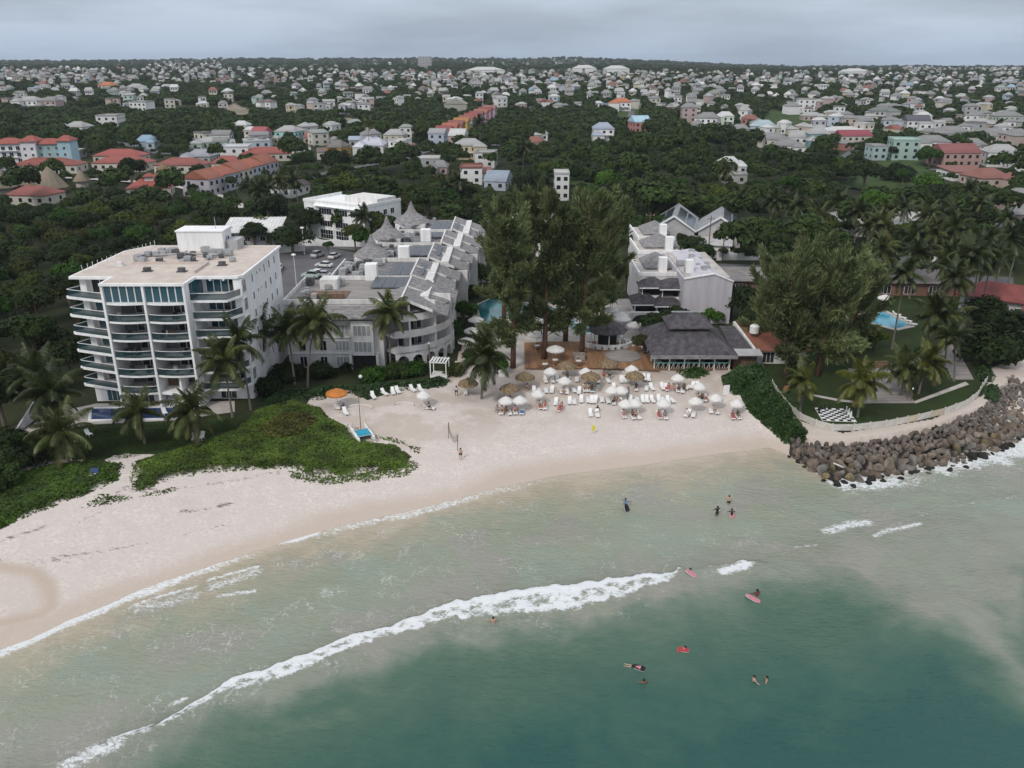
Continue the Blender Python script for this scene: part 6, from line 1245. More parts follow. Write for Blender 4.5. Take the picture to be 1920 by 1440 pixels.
cover('dune_creeper', 'dense bright green beach creeper covering the dune', [[(250, 928), (243, 895), (248, 866), (330, 843), (440, 806), (482, 768), (550, 748), (600, 764), (618, 785), (650, 800), (690, 828), (740, 834), (772, 858), (764, 878), (690, 888), (600, 892), (548, 878), (400, 886), (310, 906)]], 85000, .27, .55, M['creeper'])
cover('dune_creeper', 'dense dark green beach creeper left of the sand path', [[(-60, 1010), (0, 994), (60, 966), (130, 942), (186, 918), (222, 902), (236, 870), (180, 862), (90, 872), (20, 890), (-60, 900)]], 32000, .30, .5, M['creeper'], color=(.62, .72, .6))
cover('creeper_runners', 'thin straggling creeper runners over bare sand at the dune edge', [[(540, 880), (600, 888), (690, 884), (775, 862), (790, 870), (770, 892), (690, 905), (600, 912), (540, 898)], [(640, 795), (700, 825), (745, 832), (790, 858), (790, 840), (740, 818), (690, 812), (660, 795)], [(186, 922), (250, 930), (330, 912), (330, 922), (250, 940), (150, 955)]], 2600, .24, .06, M['creeper'], rag=.4)
cover('dry_vines', 'brown withering vines amid the green dune creeper', [[(455, 815), (520, 775), (590, 772), (620, 792), (580, 830), (500, 840)]], 9000, .28, .78, M['creeper'], color=(1.05, .66, .9))
cover('shrub_border', 'dark low planting between dune creeper and resort', [[(480, 770), (500, 735), (620, 725), (780, 715), (830, 705), (850, 715), (830, 728), (740, 735), (690, 750), (640, 735), (600, 752), (560, 748)]], 22000, .3, .9, M['hedgeleaf'], color=(.75, .8, .75))
cover('lawn_weeds', 'thin rough grass on the shaded lawn', [[(60, 880), (240, 860), (340, 845), (450, 805), (450, 785), (200, 800), (40, 830)]], 14000, .14, .1, M['leaf'], color=(.8, 1.0, .6))
hg = thing('hedge', 'thick rounded sea grape hedge between beach and picket fence', 'hedge')
h_ = cover('foliage', None, [[(1392, 712), (1446, 716), (1465, 745), (1496, 785), (1516, 812), (1508, 838), (1470, 832), (1435, 800), (1400, 768), (1388, 738)]], 34000, .34, 2.5, M['hedgeleaf'], kind=None, cat=None, rag=.3); h_.parent = hg
hg2 = thing('hedge', 'rounded hedge lobe beside the white sign board on the sand', 'hedge')
h_ = cover('foliage', None, [[(1352, 705), (1372, 698), (1446, 700), (1450, 722), (1392, 742), (1372, 742), (1356, 728)]], 14000, .34, 2.1, M['hedgeleaf'], kind=None, cat=None, rag=.3); h_.parent = hg2
hg3 = thing('hedge', 'low green shrub below the restaurant rail', 'hedge')
h_ = cover('foliage', None, [[(1268, 693), (1325, 690), (1330, 702), (1310, 710), (1285, 710), (1268, 702)]], 5000, .3, 1.5, M['hedgeleaf'], kind=None, cat=None, color=(1.1, 1.1, 1)); h_.parent = hg3
for poly, lb, n in [([(1822, 690), (1850, 685), (1868, 705), (1862, 718), (1835, 715)], 'clump of low seaside shrubs at the far end of the fence', 4200), ([(1838, 725), (1870, 722), (1880, 742), (1865, 758), (1845, 748)], 'dark shrub at the end of the footpath above the boulders', 3600), ([(1700, 655), (1750, 650), (1785, 708), (1760, 708)], 'low planting left of the boardwalk', 4200)]:
    t = thing('shrub', lb, 'shrub'); h_ = cover('foliage', None, [poly], n, .32, 1.5, M['hedgeleaf'], kind=None, cat=None, color=(.8, .85, .8)); h_.parent = t
cover('shallow_weed', 'dark weed patch on the sand beneath the shallows', [[(1468, 878), (1480, 872), (1496, 880), (1490, 890), (1474, 888)], [(1450, 868), (1460, 867), (1462, 872), (1452, 872)]], 700, .3, .9, M['creeper'], color=(.7, .6, .6), cat='seaweed')
# ================================================================ ROCK REVETMENT, FENCE
def rock_mesh(seed):
    rs = np.random.RandomState(seed); import bmesh
    bm = bmesh.new(); bmesh.ops.create_icosphere(bm, subdivisions=2, radius=1)
    pl_ = rs.normal(size=(9, 3)); pl_ /= np.linalg.norm(pl_, axis=1, keepdims=True); off = rs.uniform(.55, .9, 9)
    for v in bm.verts:
        p = np.array(v.co)
        for n_, o in zip(pl_, off):
            d = p @ n_
            if d > o: p = p - n_ * (d - o) * .92
        p = p * (1 + rs.normal() * .035); v.co = p * np.array([1, .85, .72])
    me = bpy.data.meshes.new('rock'); bm.to_mesh(me); bm.free(); me.materials.append(M['rock']); return me
RK = [rock_mesh(500 + i) for i in range(9)]
rv = thing('rock_revetment', 'curving bank of brown and grey armour boulders below the white picket fence', 'rock bank')
TOP = [(1483, 822), (1530, 830), (1600, 829), (1660, 822), (1760, 799), (1838, 768), (1868, 738), (1890, 722), (1900, 705)]
BOT = [(1480, 856), (1548, 905), (1610, 905), (1690, 892), (1800, 872), (1880, 848), (1930, 818), (1960, 780), (1960, 745)]
TW = [WZ(a, b, 2.3) for a, b in TOP]; BW = [WZ(a, b, -.1) for a, b in BOT]
def along(P, f):
    k = f * (len(P) - 1); i = min(int(k), len(P) - 2); t = k - i; return P[i][0] + (P[i + 1][0] - P[i][0]) * t, P[i][1] + (P[i + 1][1] - P[i][1]) * t
placed = []; rocks = []
for tries in range(9000):
    f, g = R.random(), R.random(); a, b = along(TW, f), along(BW, f); x, y = a[0] + (b[0] - a[0]) * g, a[1] + (b[1] - a[1]) * g
    s = R.uniform(.42, .84) * (1.25 if g > .45 else .85)
    if any((x - p[0]) ** 2 + (y - p[1]) ** 2 < ((s + p[2]) * .58) ** 2 for p in placed): continue
    placed.append((x, y, s)); rocks.append((x, y, 2.25 - 2.45 * g ** 1.15 - .12, s, g))
for x, y, s in [(px_, py_, s_) for (px_, py_), s_ in [(WZ(a, b, -.2), s) for a, b, s in [(1572, 913, .8), (1600, 915, .7), (1628, 908, .65), (1655, 905, .6), (1780, 885, .7), (1810, 878, .6), (1740, 890, .5), (1586, 898, .9), (1560, 900, 1.0), (1690, 900, .6)]]]:
    rocks.append((x, y, -.12, s, 1.15))
rocks.sort(key=lambda q: -q[3] if q[4] < 2 else 0)
RC = [((1.0, .92, .85), 5), ((.82, .72, .66), 4), ((.95, 1.0, 1.05), 3), ((1.0, .92, .60), 1.2), ((1.25, 1.18, 1.12), 1.4)]
rest = MB()
for i, (x, y, z, s, g) in enumerate(rocks):
    c = R.choices([q[0] for q in RC], [q[1] for q in RC])[0]
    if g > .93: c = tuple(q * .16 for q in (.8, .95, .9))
    elif g < .3: c = R.choice([(.95, .92, .98), (1.1, 1.02, 1.05), (.75, .78, .84)])
    me = R.choice(RK); rot = (R.uniform(0, 6), R.uniform(0, 6), R.uniform(0, 6)); sc = (s * R.uniform(.9, 1.25), s * R.uniform(.85, 1.1), s * R.uniform(.8, 1.1))
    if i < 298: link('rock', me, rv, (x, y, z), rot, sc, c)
    else:
        o = len(rest.v); T = Matrix.LocRotScale(Vector((x, y, z)), __import__('mathutils').Euler(rot), Vector(sc)); rest.add([tuple(T @ v.co) for v in me.vertices], [tuple(p.vertices) for p in me.polygons])
for k in range(260):     # small stones packed in the gaps
    f, g = R.random(), R.random(); a, b = along(TW, f), along(BW, f); x, y = a[0] + (b[0] - a[0]) * g, a[1] + (b[1] - a[1]) * g
    T = Matrix.LocRotScale(Vector((x, y, 2.0 - 2.4 * g - .35)), __import__('mathutils').Euler((R.random() * 6, R.random() * 6, 0)), Vector([R.uniform(.3, .6)] * 3)); me = R.choice(RK); rest.add([tuple(T @ v.co) for v in me.vertices], [tuple(p.vertices) for p in me.polygons])
tag(part('rubble', rest, M['rock'], rv, color=(.8, .75, .72)), kind='stuff')
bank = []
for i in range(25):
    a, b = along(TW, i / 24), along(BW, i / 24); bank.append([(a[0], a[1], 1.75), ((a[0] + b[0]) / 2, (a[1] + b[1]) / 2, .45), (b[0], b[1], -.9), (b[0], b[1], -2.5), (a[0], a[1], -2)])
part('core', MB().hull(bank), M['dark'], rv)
lg = thing('driftwood_log', 'bleached pale log lying on the boulders', 'log', (*WZ(1566, 868, 1.2), .95), rad(-50))
part('trunk', MB().tube([(-1.3, 0, 0), (-.4, .05, .1), (.5, -.04, .12), (1.2, .03, .05)], [.09, .12, .11, .06], 7), M['canvas'], lg); part('branch_stub', MB().tube([(.4, 0, .15), (.6, .3, .35)], [.05, .03], 5), M['canvas'], lg)
for a, b, s in [(1890, 710, .8), (1900, 722, .6), (1882, 728, .7)]:
    t = thing('boulder', {1890: 'pale boulder on the small beach at the far end of the rocks', 1900: 'small pale boulder nearest the water on the far beach', 1882: 'boulder leaning against the end of the rock bank'}[a], 'rock', (*WZ(a, b, 2.2), 2.2)); link('stone', RK[a % 9], t, scale=(s * 1.3, s, s), color=(1.5, 1.45, 1.45))
fc = thing('picket_fence', 'long curving white picket fence around the lawn above the boulders', 'fence')
FP = [WZ(a, b, GZ) for a, b in [(1447, 724), (1462, 748), (1480, 770), (1500, 787), (1530, 800), (1560, 808), (1600, 808), (1660, 801), (1720, 789), (1770, 777), (1810, 762), (1832, 745), (1840, 730), (1850, 716)]]
pan_n = 0; segs = []
for (ax, ay), (bx2, by2) in zip(FP[:-1], FP[1:]):
    ln = math.hypot(bx2 - ax, by2 - ay); n_ = max(1, round(ln / 2.2)); an = math.atan2(by2 - ay, bx2 - ax)
    for i in range(n_): segs.append((ax + (bx2 - ax) * i / n_, ay + (by2 - ay) * i / n_, ln / n_, an))
pk = {}
for i, (x, y, ln, an) in enumerate(segs):
    key = round(ln, 1)
    if key not in pk:
        m_ = MB(); m_.box(.05, ln, -.02, .02, .25, .33).box(.05, ln, -.02, .02, .8, .88); q = .1
        while q < ln - .05: m_.hull([[(q, y_, .06), (q + .12, y_, .06), (q + .12, y_, 1.0), (q + .06, y_, 1.08), (q, y_, 1.0)] for y_ in (-.045, -.022)]); q += .15
        pk[key] = m_.mesh('picket_panel', M['fence'])
    mid = i / len(segs); c = (1, 1, 1)
    if .42 < mid < .66: c = R.choice([(1, 1, 1), (.95, .88, .74), (.88, .78, .66), (1, .97, .88)])
    link('picket_panel', pk[key], fc, (x, y, GZ), an, color=c); part('post', MB().box(-.06, .06, -.06, .06, 0, 1.15), M['fence'], fc, loc=(x, y, GZ), rz=an, color=c)
# chessboard, lantern, patio furniture
cb = thing('giant_chessboard', 'giant black and white chessboard laid on the lawn by the fence', 'chessboard', (*WZ(1566, 778, GZ), GZ), rad(-6))
cb.scale = (.82, .82, 1)
part('border', MB().box(-2.9, 2.9, -2.9, 2.9, 0, .05), M['white'], cb)
wt, bt = MB().box(-.34, .34, -.34, .34, 0, .07).mesh('tile', M['white']), MB().box(-.34, .34, -.34, .34, 0, .07).mesh('tile', M['black'])
for i in range(8):
    for j in range(8): link('tile', (bt, wt)[(i + j) % 2], cb, (-2.45 + i * .7, -2.45 + j * .7, .02))
for i, (dx_, dy_, c_) in enumerate([(-2.6, .8, 'black'), (-2.4, 1.8, 'black'), (-1.7, 2.3, 'black'), (-1.0, 2.5, 'black'), (-.2, 2.6, 'black'), (2.5, -.6, 'white'), (2.6, .6, 'white'), (2.2, -1.4, 'white'), (2.5, 1.5, 'white')]):
    t = thing('chess_piece', f'large {c_} plastic chess piece standing at the {"far left" if c_ == "black" else "right"} side of the giant board', 'chess piece', (cb.location.x + dx_ * .82, cb.location.y + dy_ * .82, GZ + .09), 0, f'{c_} giant chess pieces')
    part('base', MB().lathe([(.2, 0), (.2, .1), (.1, .16)], 10), M[c_], t); part('body', MB().lathe([(.1, .16), (.07, .5), (.13, .54), (.05, .58), (.11, .7), (.02, .8)], 10), M[c_], t)
rl = thing('red_cover', 'dark red round covered grill standing inside the fence by the young palm', 'grill', (*WZ(1474, 737, GZ), GZ))
part('lid', MB().lathe([(.5, .55), (.55, .7), (.4, 1.05), (.1, 1.2)], 12), M['roof'], rl, color=(.42, .05, .06))
for a in (0, 2.1, 4.2): part('leg', MB().tube([(.3 * math.cos(a), .3 * math.sin(a), .6), (.45 * math.cos(a), .45 * math.sin(a), 0)], .03, 5), M['black'], rl)
bn_ = thing('timber_railing', 'dark timber railing along the steps on the right of the patio', 'railing')
a, b = WZ(1668, 694, GZ), WZ(1708, 752, GZ)
for k in range(5): f = k / 4; part('post', MB().box(-.06, .06, -.06, .06, 0, 1.1), M['timber'], bn_, loc=(a[0] + (b[0] - a[0]) * f, a[1] + (b[1] - a[1]) * f, GZ + .1))
for z_ in (.45, .75, 1.08): part('rail', ribbon(MB(), [a, b], GZ + .1 + z_ - .05, GZ + .1 + z_ + .05, .06), M['greydeck'], bn_)
bk = thing('timber_steps', 'broad timber steps at the back of the patio', 'steps')
for k in range(3):
    p = [WZ(1600 + k * 2, 690 - k * 3, GZ + .2), WZ(1660 + k * 2, 688 - k * 3, GZ + .2)]; part('step', ribbon(MB(), p, GZ + .1, GZ + .3 + k * .18, .5), M['timber'], bk)
tp = thing('lawn_torch', 'thin dark lawn torch at the right edge of the patio', 'torch', (*WZ(1700, 752, GZ), GZ)); part('pole', MB().tube([(0, 0, 0), (.6, 0, 1.9)], .05, 6), M['timber'], tp); part('lamp', MB().lathe([(.1, 0), (.14, .12), (.02, .3)], 8, (.6, 0, 1.9)), M['white'], tp)

# ================================================================ BEACH FURNITURE
def umbrella(px, py, label, kind='white', r=1.1, h=2.15, xy=None, z=None, name='beach_umbrella', group=None, tilt=0):
    x, y = xy or W(px, py); z = float(hz(x, y)) if z is None else z
    t = thing(name, label, 'umbrella', (x, y, z), R.uniform(0, 1), group); t.rotation_euler = (tilt, tilt * .5, R.uniform(0, 1))
    part('pole', MB().tube([(0, 0, -.2), (0, 0, h)], .035, 6), M['offwhite'] if kind != 'thatch' else M['timber'], t)
    if kind == 'thatch':
        part('canopy', MB().lathe([(r * 1.02, h - .38), (r, h - .28), (r * .55, h + .12), (.08, h + .42)], 14, lobes=7, amp=.03), M['thatch'], t)
        part('fringe', MB().lathe([(r * 1.02, h - .38), (r * 1.1, h - .62), (r * 1.06, h - .62), (r * .98, h - .38)], 20, lobes=10, amp=.03), M['thatch'], t)
        part('finial', MB().lathe([(.1, h + .40), (.12, h + .52), (.02, h + .6)], 8), M['timber'], t)
    else:
        m_ = M['canvas'] if kind == 'white' else M['orange']
        c = part('canopy', MB().lathe([(r, h - .42), (r * .99, h - .36), (r * .62, h - .02), (.3, h + .22), (.04, h + .30)], 16, lobes=8, amp=-.025), m_, t)
        part('valance', MB().lathe([(r * 1.0, h - .60), (r, h - .41), (r * .97, h - .41), (r * .97, h - .60)], 16, lobes=8, amp=-.025), m_, c)
        part('finial', MB().lathe([(.05, h + .29), (.06, h + .38), (.01, h + .42)], 6), M['offwhite'], t)
    return t
UW = [(948, 772, 'leftmost of the white umbrellas in the front row, beside sunbathers'), (974, 771, 'second white umbrella from the left in the front row, over a blue towel'), (1008, 759, 'white umbrella behind the front row pair, shading a couple in red'), (1031, 716, 'white umbrella nearest the timber terrace, above two empty loungers'), (1057, 734, 'white umbrella between two thatched ones in the middle of the sand'), (1098, 717, 'white umbrella partly hidden behind a thatched umbrella'), (1148, 752, 'left of two touching white umbrellas in the lounger row'), (1163, 752, 'right of two touching white umbrellas in the lounger row'), (1171, 778, 'left of a front row pair of white umbrellas near the yellow flag'), (1189, 777, 'right of a front row pair of white umbrellas near the yellow flag'), (1242, 777, 'single white umbrella in the front row over red towels'), (1270, 729, 'white umbrella below the restaurant shrub with red towels'), (1309, 745, 'white umbrella near the hedge sign, shading three sunbathers'), (1303, 773, 'white umbrella in the front row over two empty loungers'), (1340, 767, 'white umbrella second from the hedge in the front row'), (1380, 778, 'white umbrella nearest the hedge, over a red lounger'), (1184, 712, 'white umbrella behind a thatched one, below the dance floor'), (794, 762, 'lone white umbrella on the left part of the beach')]
for px, py, lb in UW: umbrella(px, py, lb, group='white beach umbrellas', tilt=R.uniform(-.06, .06))
for px, py, lb in [(984, 728, 'thatched umbrella standing clear right of the drooping palm'), (956, 750, 'thatched umbrella above empty green chairs, front left'), (1062, 706, 'thatched umbrella half merged with the terrace edge'), (1107, 727, 'broad thatched umbrella in front of a hidden white one'), (1140, 703, 'thatched umbrella at the terrace edge below the dance floor'), (1189, 726, 'pale thatched umbrella with sagging fringe, rightmost of its kind'), (878, 740, 'thatched umbrella leaning beside the drooping palm trunk')]:
    umbrella(px, py, lb, 'thatch', 1.45, 2.3, name='thatched_umbrella', group='thatched umbrellas')
umbrella(633, 763, 'orange umbrella at the edge of the dune creeper', 'orange', 1.6, 2.6)
for px, py, lb in [(893, 620, 'white umbrella at the near left corner of the lagoon pool'), (886, 641, 'white umbrella on the garden path, middle of three'), (875, 661, 'white umbrella nearest the drooping palm in the garden'), (1041, 680, 'white umbrella on the timber terrace over dining chairs'), (1006, 652, 'broad white umbrella at the back of the timber terrace'), (1003, 618, 'white umbrella behind the forked casuarina by the pool'), (1145, 600, 'farthest of the white pool umbrellas left of the arch'), (1163, 610, 'second of the white pool umbrellas left of the arch'), (1167, 618, 'third of the white pool umbrellas left of the arch'), (1189, 630, 'nearest white pool umbrella beside the restaurant roof'), (1597, 579, 'white umbrella on the lawn left of the turquoise pool'), (1657, 577, 'white umbrella behind the turquoise pool'), (1085, 600, 'white umbrella glimpsed between casuarina trunks')]:
    umbrella(px, py, lb, 'white', 1.55, 2.5, name='garden_umbrella', group='white garden umbrellas', z=GZ + (.3 if 640 < py < 690 and px > 980 else 0))
# loungers
LG = {}
LG['frame'] = MB().box(-.33, -.27, -.95, .95, .24, .32).box(.27, .33, -.95, .95, .24, .32).box(-.33, .33, -.95, -.89, .24, .32).box(-.33, .33, .89, .95, .24, .32).mesh('frame', M['plastic'])
LG['leg'] = MB().box(-.03, .03, -.03, .03, 0, .24).mesh('leg', M['plastic'])
LG['seat'] = MB().box(-.27, .27, -.9, .25, .30, .37).mesh('seat', M['plastic'])
LG['back'] = MB().hull([[(-.27, .25, .33), (.27, .25, .33), (.27, .28, .40), (-.27, .28, .40)], [(-.27, .80, .78), (.27, .80, .78), (.27, .77, .86), (-.27, .77, .86)]]).mesh('backrest', M['plastic'])
LG['flat'] = MB().box(-.27, .27, .25, .93, .30, .37).mesh('backrest', M['plastic'])
LG['towel'] = MB().box(-.29, .29, -.86, .24, .37, .40).mesh('towel', M['cloth'])
TOW = {'red': (.45, .06, .07), 'blue': (.07, .18, .40), 'pink': (.55, .28, .28), 'turquoise': (.10, .38, .42)}
def lounger(px, py, rz, label, flat=False, tw=None, xy=None, z=None):
    x, y = xy or W(px, py); z = float(hz(x, y)) if z is None else z
    t = thing('sun_lounger', label, 'sun lounger', (x, y, z + .02), rad(rz), 'white sun loungers')
    link('frame', LG['frame'], t); link('seat', LG['seat'], t); link('backrest', LG['flat' if flat else 'back'], t)
    for sx in (-.3, .3):
        for sy in (-.8, .8): link('leg', LG['leg'], t, (sx, sy, 0))
    if tw:
        o = tag(link('towel', LG['towel'], None, t.location, t.rotation_euler[2], color=TOW[tw]), f'{tw} towel spread on the {label}'[:110], 'towel', 'towels on loungers')
        o['label'] = f'{tw} towel on the ' + ' '.join(label.split()[:12])
    return t
LL = [(1023, 716, 'far left'), (1036, 716, 'far left'), (1002, 736, 'middle'), (1011.5, 736, 'middle'), (1024, 735, 'middle'), (1035, 735, 'middle'), (1053, 736, 'under'), (1063, 737, 'under'), (1076, 734, 'm'), (1086, 737, 'm'), (1096, 733, ''), (1104, 733, ''), (1151, 730, ''), (1068, 756, ''), (1076.5, 756, ''), (1103, 753, ''), (1109.5, 754, ''), (1116, 754, ''), (1129, 752, ''), (1165, 716, ''), (1172, 716, ''), (1107, 779, ''), (1120, 780, ''), (941, 775, ''), (955, 776, ''), (966, 775, ''), (979, 775, ''), (1013, 765, ''), (1022, 766, ''), (1049, 770, ''), (1182, 753, ''), (1195, 753, ''), (1205, 753, ''), (1213, 753, ''), (1223, 753, ''), (1235, 752, ''), (1243, 752, ''), (1242, 729, ''), (1249, 731, ''), (1271, 734, ''), (1279, 735, ''), (1289, 729, ''), (1298, 727, ''), (1307, 727, ''), (1313, 751, ''), (1321, 751, ''), (1169, 782, ''), (1186, 784, ''), (1196, 784, ''), (1235, 783, ''), (1246, 784, ''), (1289, 780, ''), (1300, 780, ''), (1333, 773, ''), (1342, 774, ''), (1373, 784, ''), (1383, 784, ''), (1150, 757, ''), (1163, 758, ''), (1192, 731, ''), (1110, 734, ''), (1140, 716, ''), (1252, 754, ''), (1260, 753, ''), (1042, 758, ''), (1090, 753, ''), (1140, 754, ''), (1172, 754, ''), (1212, 731, ''), (1222, 730, ''), (1045, 714, ''), (1082, 714, ''), (1122, 717, ''), (1208, 712, ''), (1216, 713, '')]
SHORT = ['leftmost front umbrella', 'blue towel umbrella', 'red couple umbrella', 'terrace edge umbrella', 'mid sand umbrella', 'half hidden umbrella', 'left touching umbrella', 'right touching umbrella', 'left flag side umbrella', 'right flag side umbrella', 'single front umbrella', 'restaurant shrub umbrella', 'hedge sign umbrella', 'empty loungers umbrella', 'second umbrella from the hedge', 'hedge end umbrella', 'dance floor umbrella', 'lone left umbrella']
marks = [(u[0], u[1] - 8, sname) for u, sname in zip(UW, SHORT)]; grp = {}
for i, (px, py, _s) in enumerate(LL):
    m_ = min(marks, key=lambda m: (m[0] - px) ** 2 + (m[1] - py) ** 2); dx_, dy_ = px - m_[0], py - m_[1]
    rel = 'left of' if dx_ < -7 else 'right of' if dx_ > 7 else 'behind' if dy_ < -8 else 'below'
    grp.setdefault((rel, m_[2]), []).append(i)
PLACE = {1: [''], 2: [', the left one', ', the right one'], 3: [', the left one', ', the middle one', ', the right one']}
for (rel, nm), ids in grp.items():
    ids.sort(key=lambda i: LL[i][0]); pl_ = PLACE.get(len(ids)) or [f', {orders[k]} from the left' for k in range(len(ids))]
    for i, sfx in zip(ids, pl_):
        px, py, _s = LL[i]
        lounger(px, py, R.gauss(0, 7) + (-22 if 1285 < px < 1310 else 0), f'white lounger {rel} the {nm}{sfx}', R.random() < .45, {26: 'blue', 27: 'red', 29: 'red', 49: 'red', 55: 'red', 38: 'red', 60: 'turquoise'}.get(i))
for px, py, rz, lb in [(700, 746, 24, 'white lounger at the left end of the row below the dark planting'), (721, 740, 40, 'second white lounger from the left below the dark planting'), (737, 738, 16, 'left of two touching loungers below the dark planting'), (746, 736, 26, 'right of two touching loungers below the dark planting'), (774, 733, 34, 'white lounger beside the curved sand ring under the pergola'), (789, 733, 30, 'white lounger nearest the white pergola'), (648, 776, 28, 'white lounger below the orange umbrella'), (636, 768, 70, 'white lounger shaded by the orange umbrella'), (804, 768, 80, 'lounger beside the lone white umbrella on the left')]:
    lounger(px, py, rz, lb, False, None)
for i, (px, py, lb) in enumerate([(1135, 612, 'navy cushioned lounger below the farthest white pool umbrella'), (1152, 620, 'lounger between the second and third white pool umbrellas'), (1160, 632, 'lounger on the paving behind the pool bar'), (1172, 640, 'lounger near the restaurant side of the pool bar'), (1180, 650, 'lounger under the nearest white pool umbrella'), (1680, 592, 'lounger at the far end of the turquoise pool row'), (1690, 598, 'lounger second from the far end of the turquoise pool row'), (1700, 604, 'middle lounger of the turquoise pool row'), (1710, 610, 'lounger at the near end of the turquoise pool row'), (1600, 590, 'lounger on the lawn below the left lawn umbrella')]):
    lounger(px, py, [60, 60, 70, 60, 50, 50, 50, 50, 50, 10][i], lb, False, 'blue' if i == 0 else None, z=GZ + .05)
# sand rings raked by the loungers
for px, py, r_, lb in [(757, 733, 1.5, 'curved bank of raked sand among the left loungers'), (756, 762, 1.6, 'curved bank of raked sand left of the lone umbrella'), (672, 768, 2.0, 'curved bank of raked sand beside the orange umbrella lounger')]:
    x, y = W(px, py); t = thing('sand_bank', lb, 'sand bank', (x, y, float(hz(x, y)))); part('ridge', MB().tube([(r_ * math.cos(a), r_ * .8 * math.sin(a), .08) for a in [rad(10 + 160 * k / 12) for k in range(13)]], [.05] + [.2] * 11 + [.05], 7), M['canvas'] if px == 757 else sand, t, smooth=True)
# terrace tables
def table_set(px, py, lb, z=GZ + .33, tone='offwhite', n=4):
    x, y = WZ(px, py, z); t = thing('dining_table', lb, 'table', (x, y, z), R.uniform(0, 1), 'terrace tables')
    part('tabletop', MB().lathe([(.5, .70), (.5, .75), (.02, .755)], 12), M[tone], t); part('pedestal', MB().lathe([(.28, 0), (.28, .04), (.05, .08), (.05, .70)], 8), M['black'], t)
    for k in range(n):
        a = k * 6.283 / n; c = thing('dining_chair', 'dark chair drawn up to the ' + lb, 'chair', (x + .85 * math.cos(a), y + .85 * math.sin(a), z), a - rad(90), 'terrace chairs')
        c['label'] = f'dark chair {["right of", "behind", "left of", "before"][k]} the ' + ' '.join(lb.split()[:11])
        part('seat', MB().box(-.22, .22, -.22, .22, .42, .47), M['timber'], c); part('backrest', MB().box(-.22, .22, .2, .25, .47, .92), M['timber'], c)
        for sx in (-.19, .19):
            for sy in (-.19, .19): part('leg', MB().box(sx - .02, sx + .02, sy - .02, sy + .02, 0, .42), M['timber'], c)
for px, py, lb in [(1041, 682, 'table under the white terrace umbrella'), (1008, 655, 'table under the broad umbrella at the back of the terrace'), (1022, 690, 'low table at the front edge of the terrace'), (1085, 684, 'table beside the casuarina planter on the terrace')]: table_set(px, py, lb)
pb = thing('planter', 'square pale timber planter around the right casuarina trunk', 'planter', (*WZ(1086, 672, GZ + .3), GZ + .33))
for k in range(4): part('side_board', MB().box(-1.0, 1.0, .9, 1.0, 0, .75), M['greydeck'], pb, rz=k * math.pi / 2)
part('soil', MB().box(-.9, .9, -.9, .9, 0, .6), M['bare'], pb)
# white pergola, sign, catamaran, net, flag
pg = thing('white_pergola', 'small white slatted pergola cabana in the greenery beside the beach', 'pergola', (*WZ(825, 706, GZ), GZ), rad(-8))
part('platform', MB().box(-1.35, 1.35, -1.2, 1.2, 0, .45), M['white'], pg); part('mattress', MB().box(-1.2, 1.2, -1.1, .9, .45, .62), M['canvas'], pg)
for sx in (-1.28, 1.28):
    for sy in (-1.12, 1.12): part('post', MB().box(sx - .07, sx + .07, sy - .07, sy + .07, .45, 2.7), M['white'], pg)
for sy in (-1.12, 1.12): part('beam', MB().box(-1.45, 1.45, sy - .06, sy + .06, 2.7, 2.86), M['white'], pg)
for k in range(6): part('slat', MB().box(-1.25 + k * .5 - .12, -1.25 + k * .5 + .12, -1.3, 1.3, 2.86, 2.94), M['white'], pg)
pp_ = thing('wooden_pole', 'weathered timber lamp pole behind the white pergola', 'pole', (*WZ(806, 690, GZ), GZ)); part('shaft', MB().tube([(0, 0, 0), (0, 0, 4.2)], .13, 7), M['palmbark'], pp_); part('lamp', MB().lathe([(.16, 4.2), (.2, 4.4), (.05, 4.55)], 8), M['white'], pp_)
lm = thing('globe_lamp', 'white globe lamp on a short post in the dark planting', 'lamp', (*WZ(677, 722, GZ), GZ)); part('post', MB().tube([(0, 0, 0), (0, 0, 1.1)], .05, 6), M['black'], lm); part('globe', MB().lathe([(.05, 1.08), (.28, 1.25), (.33, 1.42), (.28, 1.6), (.04, 1.75)], 12), M['plastic'], lm, smooth=True)
sg = thing('sign_board', 'white sign board standing on the sand against the hedge', 'sign', (*W(1361, 742), float(hz(*W(1361, 742)))), rad(14))
part('board', MB().box(-.5, .5, -.05, .05, .15, 1.75), M['white'], sg)
for sx in (-.45, .45): part('leg', MB().box(sx - .04, sx + .04, -.04, .04, -.1, .15), M['offwhite'], sg)
ctm = W(680, 818); ct = thing('catamaran', 'beached white catamaran with blue trampoline and bare mast', 'boat', (*ctm, float(hz(*ctm)) + .05), rad(25))
for sx in (-1.05, 1.05):
    part('hull', MB().hull([[(sx - w_, y_, .12 + .5 * h0), (sx - w_ * .3, y_, h0 * .3), (sx + w_ * .3, y_, h0 * .3), (sx + w_, y_, .12 + .5 * h0), (sx + w_ * .7, y_, .62), (sx - w_ * .7, y_, .62)] for y_, w_, h0 in [(-2.2, .17, .3), (-1.4, .23, .05), (.2, .24, 0), (1.5, .2, .12), (2.5, .1, .5), (3.0, .02, .95)]]), M['plastic'], ct, smooth=False)
part('trampoline', MB().box(-.92, .92, -1.5, .75, .60, .66), M['tramp'], ct)
for y_ in (-1.5, .75): part('crossbeam', MB().tube([(-1.1, y_, .66), (1.1, y_, .66)], .06, 6), M['metal'], ct)
part('mast', MB().tube([(0, .75, .6), (0, .7, 6.6)], [.055, .035], 6), M['darkmetal'], ct)
for sx in (-1.05, 1.05): part('shroud', MB().tube([(sx, .3, .62), (0, .7, 5.2)], .012, 4), M['metal'], ct)
